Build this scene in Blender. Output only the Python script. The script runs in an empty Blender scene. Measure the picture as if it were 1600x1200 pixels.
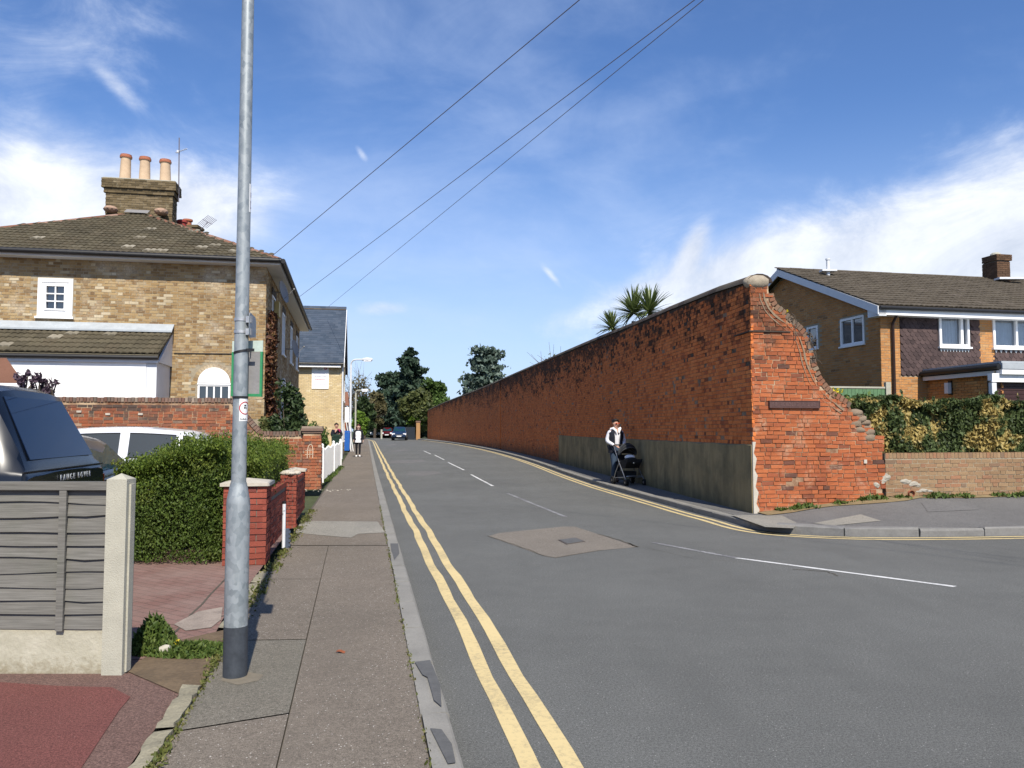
import bpy, bmesh, math, random
import numpy as np
from mathutils import Vector, Matrix, Quaternion
random.seed(7); RNG = np.random.default_rng(11)
scn = bpy.context.scene
COL = scn.collection
R = math.radians

# ------------------------------------------------------------------ camera
CAMZ = 1.6; FPX = 1250.0; PITCH = math.atan(72/1250.0)
cam_d = bpy.data.cameras.new('camera'); cam = bpy.data.objects.new('camera', cam_d); COL.objects.link(cam)
cam_d.sensor_width = 36; cam_d.lens = 36*FPX/1600; cam_d.clip_end = 3000; cam_d.clip_start = 0.05
cam.location = (0, 0, CAMZ); cam.rotation_euler = (math.pi/2+PITCH, 0, 0)
scn.camera = cam

# ------------------------------------------------------------------ sun, sky, exposure
SUN = Vector((0.245, -1.0, 0)).normalized()*math.cos(R(46)) + Vector((0, 0, math.sin(R(46))))
sd = bpy.data.lights.new('sun', 'SUN'); so = bpy.data.objects.new('sun', sd); COL.objects.link(so)
sd.energy = 4.9; sd.angle = R(0.55); sd.color = (1.0, 0.93, 0.815)
so.rotation_euler = (-SUN).to_track_quat('-Z', 'Y').to_euler(); so.location = (0, -20, 30)
scn.view_settings.view_transform = 'Standard'; scn.view_settings.look = 'None'
scn.view_settings.exposure = 0.40; scn.view_settings.gamma = 1; scn.view_settings.use_curve_mapping = False

# ------------------------------------------------------------------ node helpers
class NT:
    def __init__(s, tree): s.t = tree; s.n = tree.nodes; s.l = tree.links
    def add(s, typ, **kw):
        n = s.n.new(typ)
        for k, v in kw.items():
            if k.startswith('_'): setattr(n, k[1:], v)
        for k, v in kw.items():
            if k.startswith('_'): continue
            s.set(n.inputs[int(k[1:])] if k[0] == 'i' and k[1:].isdigit() else n.inputs[k.replace('__', ' ')], v)
        return n
    def set(s, inp, v):
        if isinstance(v, bpy.types.NodeSocket): s.l.new(v, inp)
        else:
            if inp.type == 'RGBA' and len(v) == 3: v = (*v, 1)
            inp.default_value = v
    def math(s, op, a, b=0.0, c=None, clamp=False):
        n = s.n.new('ShaderNodeMath'); n.operation = op; n.use_clamp = clamp
        s.set(n.inputs[0], a); s.set(n.inputs[1], b)
        if c is not None: s.set(n.inputs[2], c)
        return n.outputs[0]
    def vmath(s, op, a, b=None, scale=None):
        n = s.n.new('ShaderNodeVectorMath'); n.operation = op
        s.set(n.inputs[0], a)
        if b is not None: s.set(n.inputs[1], b)
        if scale is not None: s.set(n.inputs['Scale'], scale)
        return n.outputs['Value' if op in ('DOT_PRODUCT', 'LENGTH', 'DISTANCE') else 'Vector']
    def noise(s, vec, scale, detail=4, rough=0.55, out='Fac', dist=0.0):
        n = s.n.new('ShaderNodeTexNoise'); s.set(n.inputs['Vector'], vec)
        n.inputs['Scale'].default_value = scale; n.inputs['Detail'].default_value = detail
        n.inputs['Roughness'].default_value = rough; n.inputs['Distortion'].default_value = dist
        return n.outputs[out]
    def ramp(s, fac, stops, interp='LINEAR'):
        n = s.n.new('ShaderNodeValToRGB'); cr = n.color_ramp; cr.interpolation = interp
        while len(cr.elements) < len(stops): cr.elements.new(0.5)
        for e, (p, c) in zip(cr.elements, stops):
            e.position = p; e.color = (*c, 1) if not isinstance(c, (int, float)) else (c, c, c, 1)
        s.set(n.inputs[0], fac); return n.outputs[0]
    def mix(s, fac, a, b, mode='MIX'):
        n = s.n.new('ShaderNodeMix'); n.data_type = 'RGBA'; n.blend_type = mode
        s.set(n.inputs[0], fac); s.set(n.inputs[6], a); s.set(n.inputs[7], b); return n.outputs[2]
    def maprange(s, v, a, b, c=0.0, d=1.0, smooth=False):
        n = s.n.new('ShaderNodeMapRange'); n.interpolation_type = 'SMOOTHSTEP' if smooth else 'LINEAR'
        s.set(n.inputs[0], v)
        for i, x in enumerate((a, b, c, d)): s.set(n.inputs[1+i], x)
        return n.outputs[0]
    def bump(s, h, strength=0.3, dist=0.01):
        n = s.n.new('ShaderNodeBump'); s.set(n.inputs['Height'], h)
        n.inputs['Strength'].default_value = strength; n.inputs['Distance'].default_value = dist
        return n.outputs[0]
    def pos(s):
        if not hasattr(s, '_pos'): s._geo = s.n.new('ShaderNodeNewGeometry'); s._pos = s._geo.outputs['Position']
        return s._pos
    def geo(s): s.pos(); return s._geo
    def obj(s): return s.n.new('ShaderNodeTexCoord').outputs['Object']
    def sep(s, v):
        n = s.n.new('ShaderNodeSeparateXYZ'); s.set(n.inputs[0], v); return n.outputs
    def rand(s):
        oi = s.n.new('ShaderNodeObjectInfo').outputs['Random']
        return s.math('FRACT', s.math('ADD', oi, s.geo().outputs['Random Per Island']))

def material(name, build=None, color=(.5, .5, .5), rough=0.7, metal=0.0, spec=0.35, **extra):
    m = bpy.data.materials.new(name); m.use_nodes = True
    nt = NT(m.node_tree); p = nt.n['Principled BSDF']
    p.inputs['Base Color'].default_value = (*color, 1); p.inputs['Roughness'].default_value = rough
    p.inputs['Metallic'].default_value = metal; p.inputs['Specular IOR Level'].default_value = spec
    for k, v in extra.items(): p.inputs[k.replace('__', ' ')].default_value = v
    if build: build(nt, p)
    return m
MAT = {}

def m_plain(name, color, rough=0.7, var=0.12, scale=9.0, metal=0.0, spec=0.35, bump=0.15, bscale=60, **extra):
    def b(nt, p):
        n = nt.noise(nt.pos(), scale, 6, 0.6)
        f = nt.noise(nt.pos(), bscale, 3, 0.6)
        c = nt.ramp(n, [(0.25, tuple(x*(1-var*1.6) for x in color)), (0.75, tuple(min(1, x*(1+var)) for x in color))])
        c = nt.mix(0.35, c, nt.ramp(f, [(0.3, tuple(x*(1-var*1.5) for x in color)), (0.7, tuple(min(1, x*(1+var)) for x in color))]))
        nt.set(p.inputs['Base Color'], c)
        nt.set(p.inputs['Roughness'], nt.maprange(n, 0.2, 0.8, max(0.02, rough-0.08), min(1, rough+0.08)))
        if bump: nt.set(p.inputs['Normal'], nt.bump(f, bump, 0.01))
    m = material(name, b, color, rough, metal, spec, **extra); MAT[name] = m; return m

def m_brick(name, stops, soot=None, pale=None, base_stain=None, grain=70, var=0.5):
    def b(nt, p):
        pos = nt.pos()
        r = nt.rand()
        c = nt.ramp(r, stops)
        g = nt.noise(pos, grain, 4, 0.65)
        c = nt.mix(var, c, nt.ramp(g, [(0.25, .28), (0.5, .5), (0.75, .78)]), 'OVERLAY')
        big = nt.noise(pos, 1.1, 4, 0.6)
        c = nt.mix(0.35, c, nt.ramp(big, [(0.3, .35), (0.7, .68)]), 'OVERLAY')
        if pale:
            col, lo, hi, sc = pale
            k = nt.noise(nt.vmath('ADD', pos, (3.1, 7.7, 1.9)), sc, 5, 0.65)
            k = nt.math('MULTIPLY', nt.maprange(k, lo, hi, 0, 1), nt.maprange(nt.noise(pos, 24, 3, .6), .35, .6, .35, 1))
            c = nt.mix(k, c, col)
        if soot:
            z = nt.sep(pos)[2]
            col, zlo, zhi, amt = soot
            k = nt.maprange(z, zlo, zhi, -0.28, 0.62)
            n1 = nt.noise(nt.vmath('MULTIPLY', pos, (1, 1, 1.7)), 0.75, 7, 0.66)
            n2 = nt.noise(pos, 5.5, 5, 0.7)
            k = nt.math('ADD', k, nt.math('MULTIPLY', nt.math('SUBTRACT', n1, 0.5), 1.9))
            k = nt.math('ADD', k, nt.math('MULTIPLY', nt.math('SUBTRACT', n2, 0.5), 0.9))
            k = nt.math('ADD', k, nt.math('MULTIPLY', nt.math('SUBTRACT', r, 0.5), 0.55))
            k = nt.math('MULTIPLY', nt.maprange(k, 0.12, 0.55, 0, 1), amt)
            c = nt.mix(k, c, col)
        if base_stain:
            z = nt.sep(pos)[2]; col, zlo, zhi = base_stain
            k = nt.math('ADD', nt.maprange(z, zlo, zhi, 0.9, -0.4), nt.math('MULTIPLY', nt.math('SUBTRACT', nt.noise(pos, 2.3, 5, .65), .5), 1.6), clamp=True)
            c = nt.mix(nt.math('MULTIPLY', k, .75), c, col)
        nt.set(p.inputs['Base Color'], c)
        nt.set(p.inputs['Normal'], nt.bump(g, 0.5, 0.012))
    m = material(name, b, rough=0.9, spec=0.15); MAT[name] = m; return m

def m_leaf(name, stops, trans=0.25, rough=0.55, big=None):
    m = bpy.data.materials.new(name); m.use_nodes = True; nt = NT(m.node_tree)
    p = nt.n['Principled BSDF']; p.inputs['Roughness'].default_value = rough; p.inputs['Specular IOR Level'].default_value = 0.3
    c = nt.ramp(nt.rand(), stops)
    if big:
        col, sc, lo, hi = big
        c = nt.mix(nt.math('MULTIPLY', nt.maprange(nt.noise(nt.pos(), sc, 3, .6), lo, hi, 0, 1), .85), c, col)
    nt.set(p.inputs['Base Color'], c)
    t = nt.n.new('ShaderNodeBsdfTranslucent'); nt.set(t.inputs[0], c)
    mx = nt.n.new('ShaderNodeMixShader'); mx.inputs[0].default_value = trans
    nt.l.new(p.outputs[0], mx.inputs[1]); nt.l.new(t.outputs[0], mx.inputs[2])
    nt.l.new(mx.outputs[0], nt.n['Material Output'].inputs[0])
    MAT[name] = m; return m

def m_glass(name, tint=(.7, .8, .85), refl=0.12, opacity=0.25, dark=(.01, .014, .02), fk=1.0):
    """thin pane: fresnel gloss over partly see-through tinted glass"""
    m = bpy.data.materials.new(name); m.use_nodes = True; nt = NT(m.node_tree)
    p = nt.n['Principled BSDF']; p.inputs['Base Color'].default_value = (*dark, 1); p.inputs['Roughness'].default_value = 0.03
    p.inputs['Specular IOR Level'].default_value = 0.2
    tr = nt.n.new('ShaderNodeBsdfTransparent'); tr.inputs[0].default_value = (*tint, 1)
    mx = nt.n.new('ShaderNodeMixShader'); mx.inputs[0].default_value = opacity
    gl = nt.n.new('ShaderNodeBsdfGlossy'); gl.inputs['Roughness'].default_value = 0.02
    lw = nt.n.new('ShaderNodeFresnel'); lw.inputs[0].default_value = 1.5
    fr = nt.math('ADD', nt.math('MULTIPLY', lw.outputs[0], fk), refl, clamp=True)
    nt.l.new(tr.outputs[0], mx.inputs[1]); nt.l.new(p.outputs[0], mx.inputs[2])
    m2 = nt.n.new('ShaderNodeMixShader'); nt.l.new(fr, m2.inputs[0]); nt.l.new(mx.outputs[0], m2.inputs[1]); nt.l.new(gl.outputs[0], m2.inputs[2])
    nt.l.new(m2.outputs[0], nt.n['Material Output'].inputs[0])
    MAT[name] = m; return m

# ------------------------------------------------------------------ projection helpers (survey of the place from the photograph)
CP, SP = math.cos(PITCH), math.sin(PITCH)
def ray(px, py):
    a = px-800; b = 600-py
    return Vector((a, FPX*CP-b*SP, FPX*SP+b*CP))/FPX
def at(px, py, y):
    d = ray(px, py); k = y/d.y; return Vector((d.x*k, y, CAMZ+d.z*k))
def onplane(px, py, P0, n):
    d = ray(px, py); o = Vector((0, 0, CAMZ)); P0 = Vector(P0); n = Vector(n)
    return o+d*((P0-o).dot(n)/d.dot(n))
def project(p):
    x, y, z = p[0], p[1], p[2]-CAMZ
    dep = y*CP+z*SP; up = -y*SP+z*CP
    if dep < 0.05: return None
    return (800+FPX*x/dep, 600-FPX*up/dep)
def gz(y):
    if y < 26: return 0.0
    if y < 34: return 0.0071*(y-26)**2/16
    if y < 100: return 0.0071*(y-30)
    return 0.497+0.2*(1-math.exp(-(y-100)/80.0))-0.004*(y-100) if y < 400 else -0.4
def G(px, py, dz=0.0):
    d = ray(px, py); y = 20.0
    for _ in range(60):
        z = gz(y)+dz; k = (z-CAMZ)/d.z; y = 0.5*y+0.5*min(140, max(1, d.y*k))
    k = y/d.y
    return Vector((d.x*k, y, gz(y)+dz))

# ------------------------------------------------------------------ object helpers
ORG = {}
def worg(o):
    return ORG.get(o.name, Vector((0, 0, 0))) if o is not None else Vector((0, 0, 0))
def link(o, parent=None):
    COL.objects.link(o)
    if parent is not None: o.parent = parent
    return o
def tag(o, label=None, cat=None, group=None, kind=None):
    if label: o['label'] = label
    if cat: o['category'] = cat
    if group: o['group'] = group
    if kind: o['kind'] = kind
    return o
def thing(name, label, cat, loc=(0, 0, 0), group=None):
    o = bpy.data.objects.new(name, None); o.empty_display_size = .2; o.location = loc; COL.objects.link(o)
    ORG[o.name] = Vector(loc); return tag(o, label, cat, group)

class MB:
    def __init__(s): s.v = []; s.f = []; s.mi = []
    def quad(s, a, b, c, d, m=0):
        i = len(s.v); s.v += [tuple(a), tuple(b), tuple(c), tuple(d)]; s.f.append((i, i+1, i+2, i+3)); s.mi.append(m)
    def poly(s, pts, m=0):
        i = len(s.v); s.v += [tuple(p) for p in pts]; s.f.append(tuple(range(i, i+len(pts)))); s.mi.append(m)
    def box(s, lo, hi, m=0, M=None):
        x0, y0, z0 = lo; x1, y1, z1 = hi
        P = [(x0, y0, z0), (x1, y0, z0), (x1, y1, z0), (x0, y1, z0), (x0, y0, z1), (x1, y0, z1), (x1, y1, z1), (x0, y1, z1)]
        if M is not None: P = [tuple(M @ Vector(p)) for p in P]
        i = len(s.v); s.v += P
        for f in ((0, 3, 2, 1), (4, 5, 6, 7), (0, 1, 5, 4), (1, 2, 6, 5), (2, 3, 7, 6), (3, 0, 4, 7)):
            s.f.append(tuple(i+k for k in f)); s.mi.append(m)
    def cbox(s, c, size, m=0, M=None):
        s.box([c[i]-size[i]/2 for i in range(3)], [c[i]+size[i]/2 for i in range(3)], m, M)
    def tube(s, pts, rad, n=8, caps=True, m=0):
        pts = [Vector(p) for p in pts]; k = len(pts)
        rad = [rad]*k if isinstance(rad, (int, float)) else rad
        base = len(s.v); prev = None
        for i, p in enumerate(pts):
            t = (pts[min(i+1, k-1)]-pts[max(i-1, 0)])
            t = t.normalized() if t.length > 1e-9 else Vector((0, 0, 1))
            if prev is None:
                a = Vector((0, 0, 1)) if abs(t.z) < .9 else Vector((1, 0, 0))
                u = t.cross(a).normalized()
            else:
                u = prev-t*prev.dot(t); u = u.normalized() if u.length > 1e-6 else t.orthogonal().normalized()
            w = t.cross(u); prev = u
            for j in range(n):
                an = 2*math.pi*j/n; s.v.append(tuple(p+(u*math.cos(an)+w*math.sin(an))*rad[i]))
        for i in range(k-1):
            for j in range(n):
                a = base+i*n+j; b = base+i*n+(j+1) % n
                s.f.append((a, b, b+n, a+n)); s.mi.append(m)
        if caps:
            s.f.append(tuple(base+j for j in reversed(range(n)))); s.mi.append(m)
            s.f.append(tuple(base+(k-1)*n+j for j in range(n))); s.mi.append(m)
    def lathe(s, prof, n=20, M=None, m=0):
        base = len(s.v); k = len(prof)
        for r, z in prof:
            for j in range(n):
                an = 2*math.pi*j/n; p = Vector((r*math.cos(an), r*math.sin(an), z))
                s.v.append(tuple(M @ p if M is not None else p))
        for i in range(k-1):
            for j in range(n):
                a = base+i*n+j; b = base+i*n+(j+1) % n
                s.f.append((a, b, b+n, a+n)); s.mi.append(m)
        s.f.append(tuple(base+j for j in reversed(range(n)))); s.mi.append(m)
        s.f.append(tuple(base+(k-1)*n+j for j in range(n))); s.mi.append(m)
    def prism(s, pts, off, m=0):
        """closed prism: polygon pts (3D) pushed by vector off"""
        off = Vector(off); n = len(pts); i = len(s.v)
        s.v += [tuple(p) for p in pts]+[tuple(Vector(p)+off) for p in pts]
        s.f.append(tuple(range(i, i+n))); s.mi.append(m)
        s.f.append(tuple(range(i+2*n-1, i+n-1, -1))); s.mi.append(m)
        for j in range(n):
            k = (j+1) % n; s.f.append((i+j, i+n+j, i+n+k, i+k)); s.mi.append(m)
    def ico(s, c, r, sub=2, sc=(1, 1, 1), m=0, jit=0.0):
        bm = bmesh.new(); bmesh.ops.create_icosphere(bm, subdivisions=sub, radius=1)
        i = len(s.v)
        for v in bm.verts:
            q = 1+random.uniform(-jit, jit)
            s.v.append((c[0]+v.co.x*r*sc[0]*q, c[1]+v.co.y*r*sc[1]*q, c[2]+v.co.z*r*sc[2]*q))
        for f in bm.faces: s.f.append(tuple(i+v.index for v in f.verts)); s.mi.append(m)
        bm.free()
    def strip(s, A, B, m=0):
        i = len(s.v); n = len(A)
        for a, b in zip(A, B): s.v += [tuple(a), tuple(b)]
        for k in range(n-1):
            s.f.append((i+2*k, i+2*k+1, i+2*k+3, i+2*k+2)); s.mi.append(m)
    def build(s, name, mats, parent=None, smooth=None, fix=True):
        if not isinstance(mats, (list, tuple)): mats = [mats]
        me = bpy.data.meshes.new(name); o0 = worg(parent)
        me.from_pydata([(x-o0.x, y-o0.y, z-o0.z) for x, y, z in s.v], [], s.f)
        for m in mats: me.materials.append(m)
        if len(mats) > 1: me.polygons.foreach_set('material_index', s.mi)
        if fix:
            bm = bmesh.new(); bm.from_mesh(me); bmesh.ops.recalc_face_normals(bm, faces=bm.faces); bm.to_mesh(me); bm.free()
        if smooth is not None:
            me.polygons.foreach_set('use_smooth', [True]*len(me.polygons))
            me.set_sharp_from_angle(angle=R(smooth))
        else: me.polygons.foreach_set('use_smooth', [False]*len(me.polygons))
        me.update()
        o = bpy.data.objects.new(name, me); link(o, parent)
        ORG[o.name] = o0.copy() if parent is not None else Vector((0, 0, 0))
        return o

def mesh_np(name, V, F, mat, parent=None, smooth=False):
    """V (n,3), F (m,k) numpy -> one object"""
    me = bpy.data.meshes.new(name); k = F.shape[1]
    V = V-np.array(worg(parent)) if parent is not None else V
    me.vertices.add(len(V)); me.vertices.foreach_set('co', V.astype(np.float32).ravel())
    me.loops.add(F.size); me.loops.foreach_set('vertex_index', F.astype(np.int32).ravel())
    me.polygons.add(len(F)); me.polygons.foreach_set('loop_start', np.arange(0, F.size, k, dtype=np.int32))
    me.polygons.foreach_set('loop_total', np.full(len(F), k, dtype=np.int32))
    me.polygons.foreach_set('use_smooth', np.full(len(F), bool(smooth)))
    me.materials.append(mat); me.update(calc_edges=True); me.validate()
    o = bpy.data.objects.new(name, me); link(o, parent); ORG[o.name] = worg(parent).copy() if parent is not None else Vector((0, 0, 0)); return o

# ------------------------------------------------------------------ many alike pieces: nearest as objects, the rest one joined part
TPL = {}
def tpl_brick(w, h, dep, var):
    key = ('b', round(w, 3), round(h, 3), dep, var)
    if key not in TPL:
        rr = random.Random(hash(key) % 9999); j = lambda a: rr.uniform(-a, a)
        x, z = w/2, h/2
        V = [(-x+j(.004), 0+j(.003), -z+j(.003)), (x+j(.004), 0+j(.003), -z+j(.003)), (x+j(.004), 0+j(.003), z+j(.003)), (-x+j(.004), 0+j(.003), z+j(.003)),
             (-x-.001, dep, -z-.001), (x+.001, dep, -z-.001), (x+.001, dep, z+.001), (-x-.001, dep, z+.001)]
        F = [(0, 1, 2, 3), (1, 5, 6, 2), (3, 2, 6, 7), (4, 0, 3, 7), (4, 5, 1, 0)]
        TPL[key] = [np.array(V), np.array(F), None]
    return key
def tpl_tile(w, l, th, var, wave=0):
    key = ('t', round(w, 3), round(l, 3), th, var, wave)
    if key not in TPL:
        rr = random.Random(hash(key) % 9999); j = lambda a: rr.uniform(-a, a)
        xs = np.linspace(-w/2, w/2, 2 if not wave else 7)
        V = []; F = []
        for x in xs:
            hz = 0 if not wave else wave*(0.5-0.5*math.cos((x/w+.5)*4*math.pi))
            V += [(x, -l/2+j(.004), hz-.002), (x, -l/2+j(.004), th+hz), (x, l/2, th*0.35+hz)]
        for i in range(len(xs)-1):
            a = i*3; b = a+3
            F += [(a, b, b+1, a+1), (a+1, b+1, b+2, a+2)]
        e = (len(xs)-1)*3
        n = len(V); V += [(-w/2, l/2, -.004), (w/2, l/2, -.004)]
        F += [(0, 1, 2, n), (e, n+1, e+2, e+1)]
        TPL[key] = [np.array(V), np.array(F), None]
    return key
def pieces(root, name, items, mat, nparts=300, vis=None, rest=None, first=None):
    """items: list of (Matrix, key). root is unrotated."""
    o0 = worg(root)
    def d2(M):
        t = M.translation; return t.x**2+t.y**2+(t.z-CAMZ)**2
    def seen(M):
        p = project(M.translation)
        ok = p is not None and -5 < p[0] < 1605 and -5 < p[1] < 1205
        return ok and (vis is None or vis(p[0], p[1]))
    idx = sorted(range(len(items)), key=lambda i: (0 if seen(items[i][0]) else 1, d2(items[i][0])))
    near = [i for i in idx[:nparts] if seen(items[i][0])]
    nearset = set(near); far = [i for i in range(len(items)) if i not in nearset]
    T = Matrix.Translation(-o0)
    for i in near:
        M, key = items[i]; t = TPL[key]
        if t[2] is None or t[2].get(mat.name) is None:
            me = bpy.data.meshes.new(name); me.from_pydata([tuple(v) for v in t[0]], [], [tuple(f) for f in t[1]])
            me.materials.append(mat); me.update()
            t[2] = t[2] or {}; t[2][mat.name] = me
        o = bpy.data.objects.new(name, t[2][mat.name]); link(o, root); o.matrix_local = T @ M
    if far:
        by = {}
        for i in far: by.setdefault(items[i][1], []).append(items[i][0])
        VV = []; FF = []; base = 0
        for key, Ms in by.items():
            v, f, _ = TPL[key]
            A = np.array([[list(r) for r in M] for M in Ms])
            P = np.einsum('nij,kj->nki', A[:, :3, :3], v)+A[:, None, :3, 3]
            n, k = P.shape[:2]
            VV.append(P.reshape(-1, 3)); FF.append((f[None]+base+(np.arange(n)*k)[:, None, None]).reshape(-1, 4)); base += n*k
        o = mesh_np(rest or name+'work', np.vstack(VV), np.vstack(FF), mat, root); o['kind'] = 'stuff'

def brick_items(O, u, width, z0, z1, inside=None, bond='flemish', L=0.215, Hd=0.1025, ch=0.065, joint=0.010, proud=0.007, jit=0.003, dep=0.05, seed=0, tilt=0.004, zf=None, lj=0.0):
    """bricks on a vertical face; u points right as seen from outside; face plane through O"""
    rr = random.Random(seed); u = Vector((u[0], u[1], 0)).normalized(); n = Vector((u.y, -u.x, 0)); ang = math.atan2(u.y, u.x)
    out = []; course = 0; z = z0
    while z+ch <= z1+1e-4:
        if bond == 'flemish': pat = [L, Hd]
        elif bond == 'stretcher': pat = [L]
        elif bond == 'english': pat = [L] if course % 2 else [Hd]
        elif bond == 'rand': pat = [rr.choice((L, L, Hd)) for _ in range(60)]
        elif bond == 'garden': pat = [L, L, L, Hd] if course % 4 else [Hd]
        off = {'flemish': (0 if course % 2 else (L+Hd)/2+joint), 'stretcher': (0 if course % 2 else L/2), 'english': (0 if course % 2 else Hd/2), 'garden': rr.uniform(0, .6), 'rand': rr.uniform(0, .2)}[bond]
        t = -off; i = 0
        while t < width:
            w = pat[i % len(pat)]*(1+rr.uniform(-lj, lj)); i += 1
            a = max(t, 0); b = min(t+w, width); t += w+joint
            if b-a < 0.03: continue
            zc = z+ch/2; zz = zf((a+b)/2) if zf else 0
            if inside is not None and not inside(a, b, z+zz, z+ch+zz): continue
            w2 = round((b-a)/0.0125)*0.0125
            p = O+u*((a+b)/2)+n*(proud+rr.uniform(-jit, jit)); p = Vector((p.x, p.y, O.z+zc+zz+rr.uniform(-.002, .002)))
            M = Matrix.Translation(p) @ Matrix.Rotation(ang+rr.uniform(-tilt, tilt)*2, 4, 'Z') @ Matrix.Rotation(rr.uniform(-tilt, tilt)*2, 4, 'Y')
            out.append((M, tpl_brick(w2, ch, dep, rr.randrange(4))))
        z += ch+joint; course += 1
    return out

def tile_items(O, u, s, inside, tw, tl, gauge, smax, t0, t1, th=0.02, wave=0, seed=0, stagger=True, lift=0.012):
    """tiles on a pitched plane; O on the eave, u along eave, s up the slope (unit vectors)"""
    rr = random.Random(seed); n = u.cross(s).normalized(); out = []; row = 0; sc = 0.0
    tilt = math.atan2(th, gauge)*0.6
    while sc < smax:
        t = t0-(tw/2 if (stagger and row % 2) else 0)
        while t < t1:
            a = max(t, t0); b = min(t+tw, t1); t += tw
            if b-a < 0.04: continue
            c = (a+b)/2; sm = sc+gauge/2
            if not inside(c, sm): continue
            p = O+u*c+s*(sc+tl/2)+n*(lift+rr.uniform(-.003, .003))
            B = Matrix((u, s, n)).transposed().to_4x4()
            M = Matrix.Translation(p) @ B @ Matrix.Rotation(-tilt+rr.uniform(-.006, .006), 4, 'X') @ Matrix.Rotation(rr.uniform(-.008, .008), 4, 'Z')
            out.append((M, tpl_tile(round((b-a-.003)/0.01)*0.01, tl, th, rr.randrange(3), wave)))
        sc += gauge; row += 1
    return out

# ------------------------------------------------------------------ foliage
def leaf_mesh(name, P, size, mat, parent, nrm=None, aspect=1.7, rng=RNG, flat=0.0, orient=None):
    """P (n,3) leaf centres -> rhombus leaves facing mixed ways"""
    n = len(P); d = rng.normal(size=(n, 3))
    if nrm is not None: d = d*(1-flat)+nrm*flat*2.0
    d /= np.linalg.norm(d, axis=1)[:, None]+1e-9
    a = rng.normal(size=(n, 3)) if orient is None else orient+rng.normal(size=(n, 3))*0.35
    a -= d*(a*d).sum(1)[:, None]; a /= np.linalg.norm(a, axis=1)[:, None]+1e-9
    b = np.cross(d, a); s = size*rng.uniform(.45, 1.5, size=n)[:, None]
    A = a*s*aspect/2; B = b*s/2
    V = np.stack([P-A, P+B+d*s*.12, P+A, P-B+d*s*.12], 1).reshape(-1, 3)
    F = np.arange(4*n).reshape(n, 4)
    return mesh_np(name, V, F, mat, parent)
def blob_pts(n, c, rad, rng=RNG, shell=0.55):
    d = rng.normal(size=(n, 3)); d /= np.linalg.norm(d, axis=1)[:, None]
    r = shell+(1-shell)*rng.random(n)[:, None]**.7
    return np.array(c)+d*r*np.array(rad)
# ------------------------------------------------------------------ world: Nishita sky plus procedural cloud
w = bpy.data.worlds.new('World'); scn.world = w; w.use_nodes = True
nt = NT(w.node_tree); bg = nt.n['Background']
sky = nt.n.new('ShaderNodeTexSky'); sky.sky_type = 'NISHITA'; sky.sun_disc = False
sky.sun_elevation = R(46); sky.sun_rotation = math.atan2(SUN.x, SUN.y); sky.air_density = 1.1; sky.dust_density = 0.6; sky.ozone_density = 2.4; sky.altitude = 50
D = nt.n.new('ShaderNodeTexCoord').outputs['Generated']
D = nt.vmath('NORMALIZE', D)
X, Y, Z = nt.sep(D)
# flat cloud layer seen in perspective
zz = nt.math('ADD', nt.math('MAXIMUM', Z, 0.0), 0.22)
cp = nt.n.new('ShaderNodeCombineXYZ'); nt.set(cp.inputs[0], nt.math('DIVIDE', X, zz)); nt.set(cp.inputs[1], nt.math('DIVIDE', Y, zz)); nt.set(cp.inputs[2], 0.35)
cpv = cp.outputs[0]
n1 = nt.noise(cpv, 1.5, 8, 0.62, dist=0.5)
mpw = nt.n.new('ShaderNodeMapping'); mpw.inputs['Rotation'].default_value = (0, R(28), R(10)); mpw.inputs['Scale'].default_value = (1.0, 1.0, 2.6); nt.set(mpw.inputs['Vector'], D)
n2 = nt.noise(mpw.outputs[0], 2.1, 6, 0.55, dist=.35)
n3 = nt.noise(D, 7.0, 7, 0.6)
def cdir(px, py): return tuple(ray(px, py).normalized())
bias = None
# broad cloud masses as (pixel direction, angular radius in degrees, weight), the rest of the sky carries the same noise
for (px, py, rx, ry, wt) in ((40, 330, 12, 5.0, .46), (325, 325, 5.5, 3.0, .44), (0, 60, 12, 9, .15), (-600, 330, 26, 9, .35), (1640, 450, 24, 9, .44), (1230, 430, 11, 5.0, .26), (1050, 480, 13, 5, .20), (2100, 400, 26, 10, .40),
                          (597, 482, 2.4, .75, .50), (2600, 200, 24, 12, .3), (1000, 590, 9, 3, .12)):
    c = cdir(px, py); q = nt.vmath('MULTIPLY', nt.vmath('SUBTRACT', D, c), (1/math.sin(R(rx)), 1/math.sin(R(rx)), 1/math.sin(R(ry))))
    k = nt.maprange(nt.vmath('LENGTH', q), 1.45, .15, 0, wt, smooth=True)
    bias = k if bias is None else nt.math('ADD', bias, k)
for (px, py, rx, ry, ang, wt) in ((862, 432, 1.15, .28, -48, .42), (565, 240, .8, .30, -55, .34), (190, 142, 1.8, .6, -38, .30), (1085, 380, 2.4, .9, 62, .36), (980, 470, 8, 1.5, 16, .22), (90, 60, 7, 3.5, 30, .14)):
    c = Vector(cdir(px, py)); rt = c.cross(Vector((0, 0, 1))).normalized(); up_ = rt.cross(c); a_ = R(ang); e1 = rt*math.cos(a_)+up_*math.sin(a_); e2 = up_*math.cos(a_)-rt*math.sin(a_)
    dv = nt.vmath('SUBTRACT', D, tuple(c)); qv = nt.n.new('ShaderNodeCombineXYZ')
    for k_, (ax, rr_) in enumerate(((e1, math.sin(R(rx))), (e2, math.sin(R(ry))), (c, .3))): nt.set(qv.inputs[k_], nt.math('DIVIDE', nt.vmath('DOT_PRODUCT', dv, tuple(ax)), rr_))
    bias = nt.math('ADD', bias, nt.maprange(nt.vmath('LENGTH', qv.outputs[0]), 1.5, .1, 0, wt, smooth=True))
bias = nt.math('ADD', bias, nt.math('MULTIPLY', nt.maprange(Y, 0.1, -0.4, 0, 1), 0.16))
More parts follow.
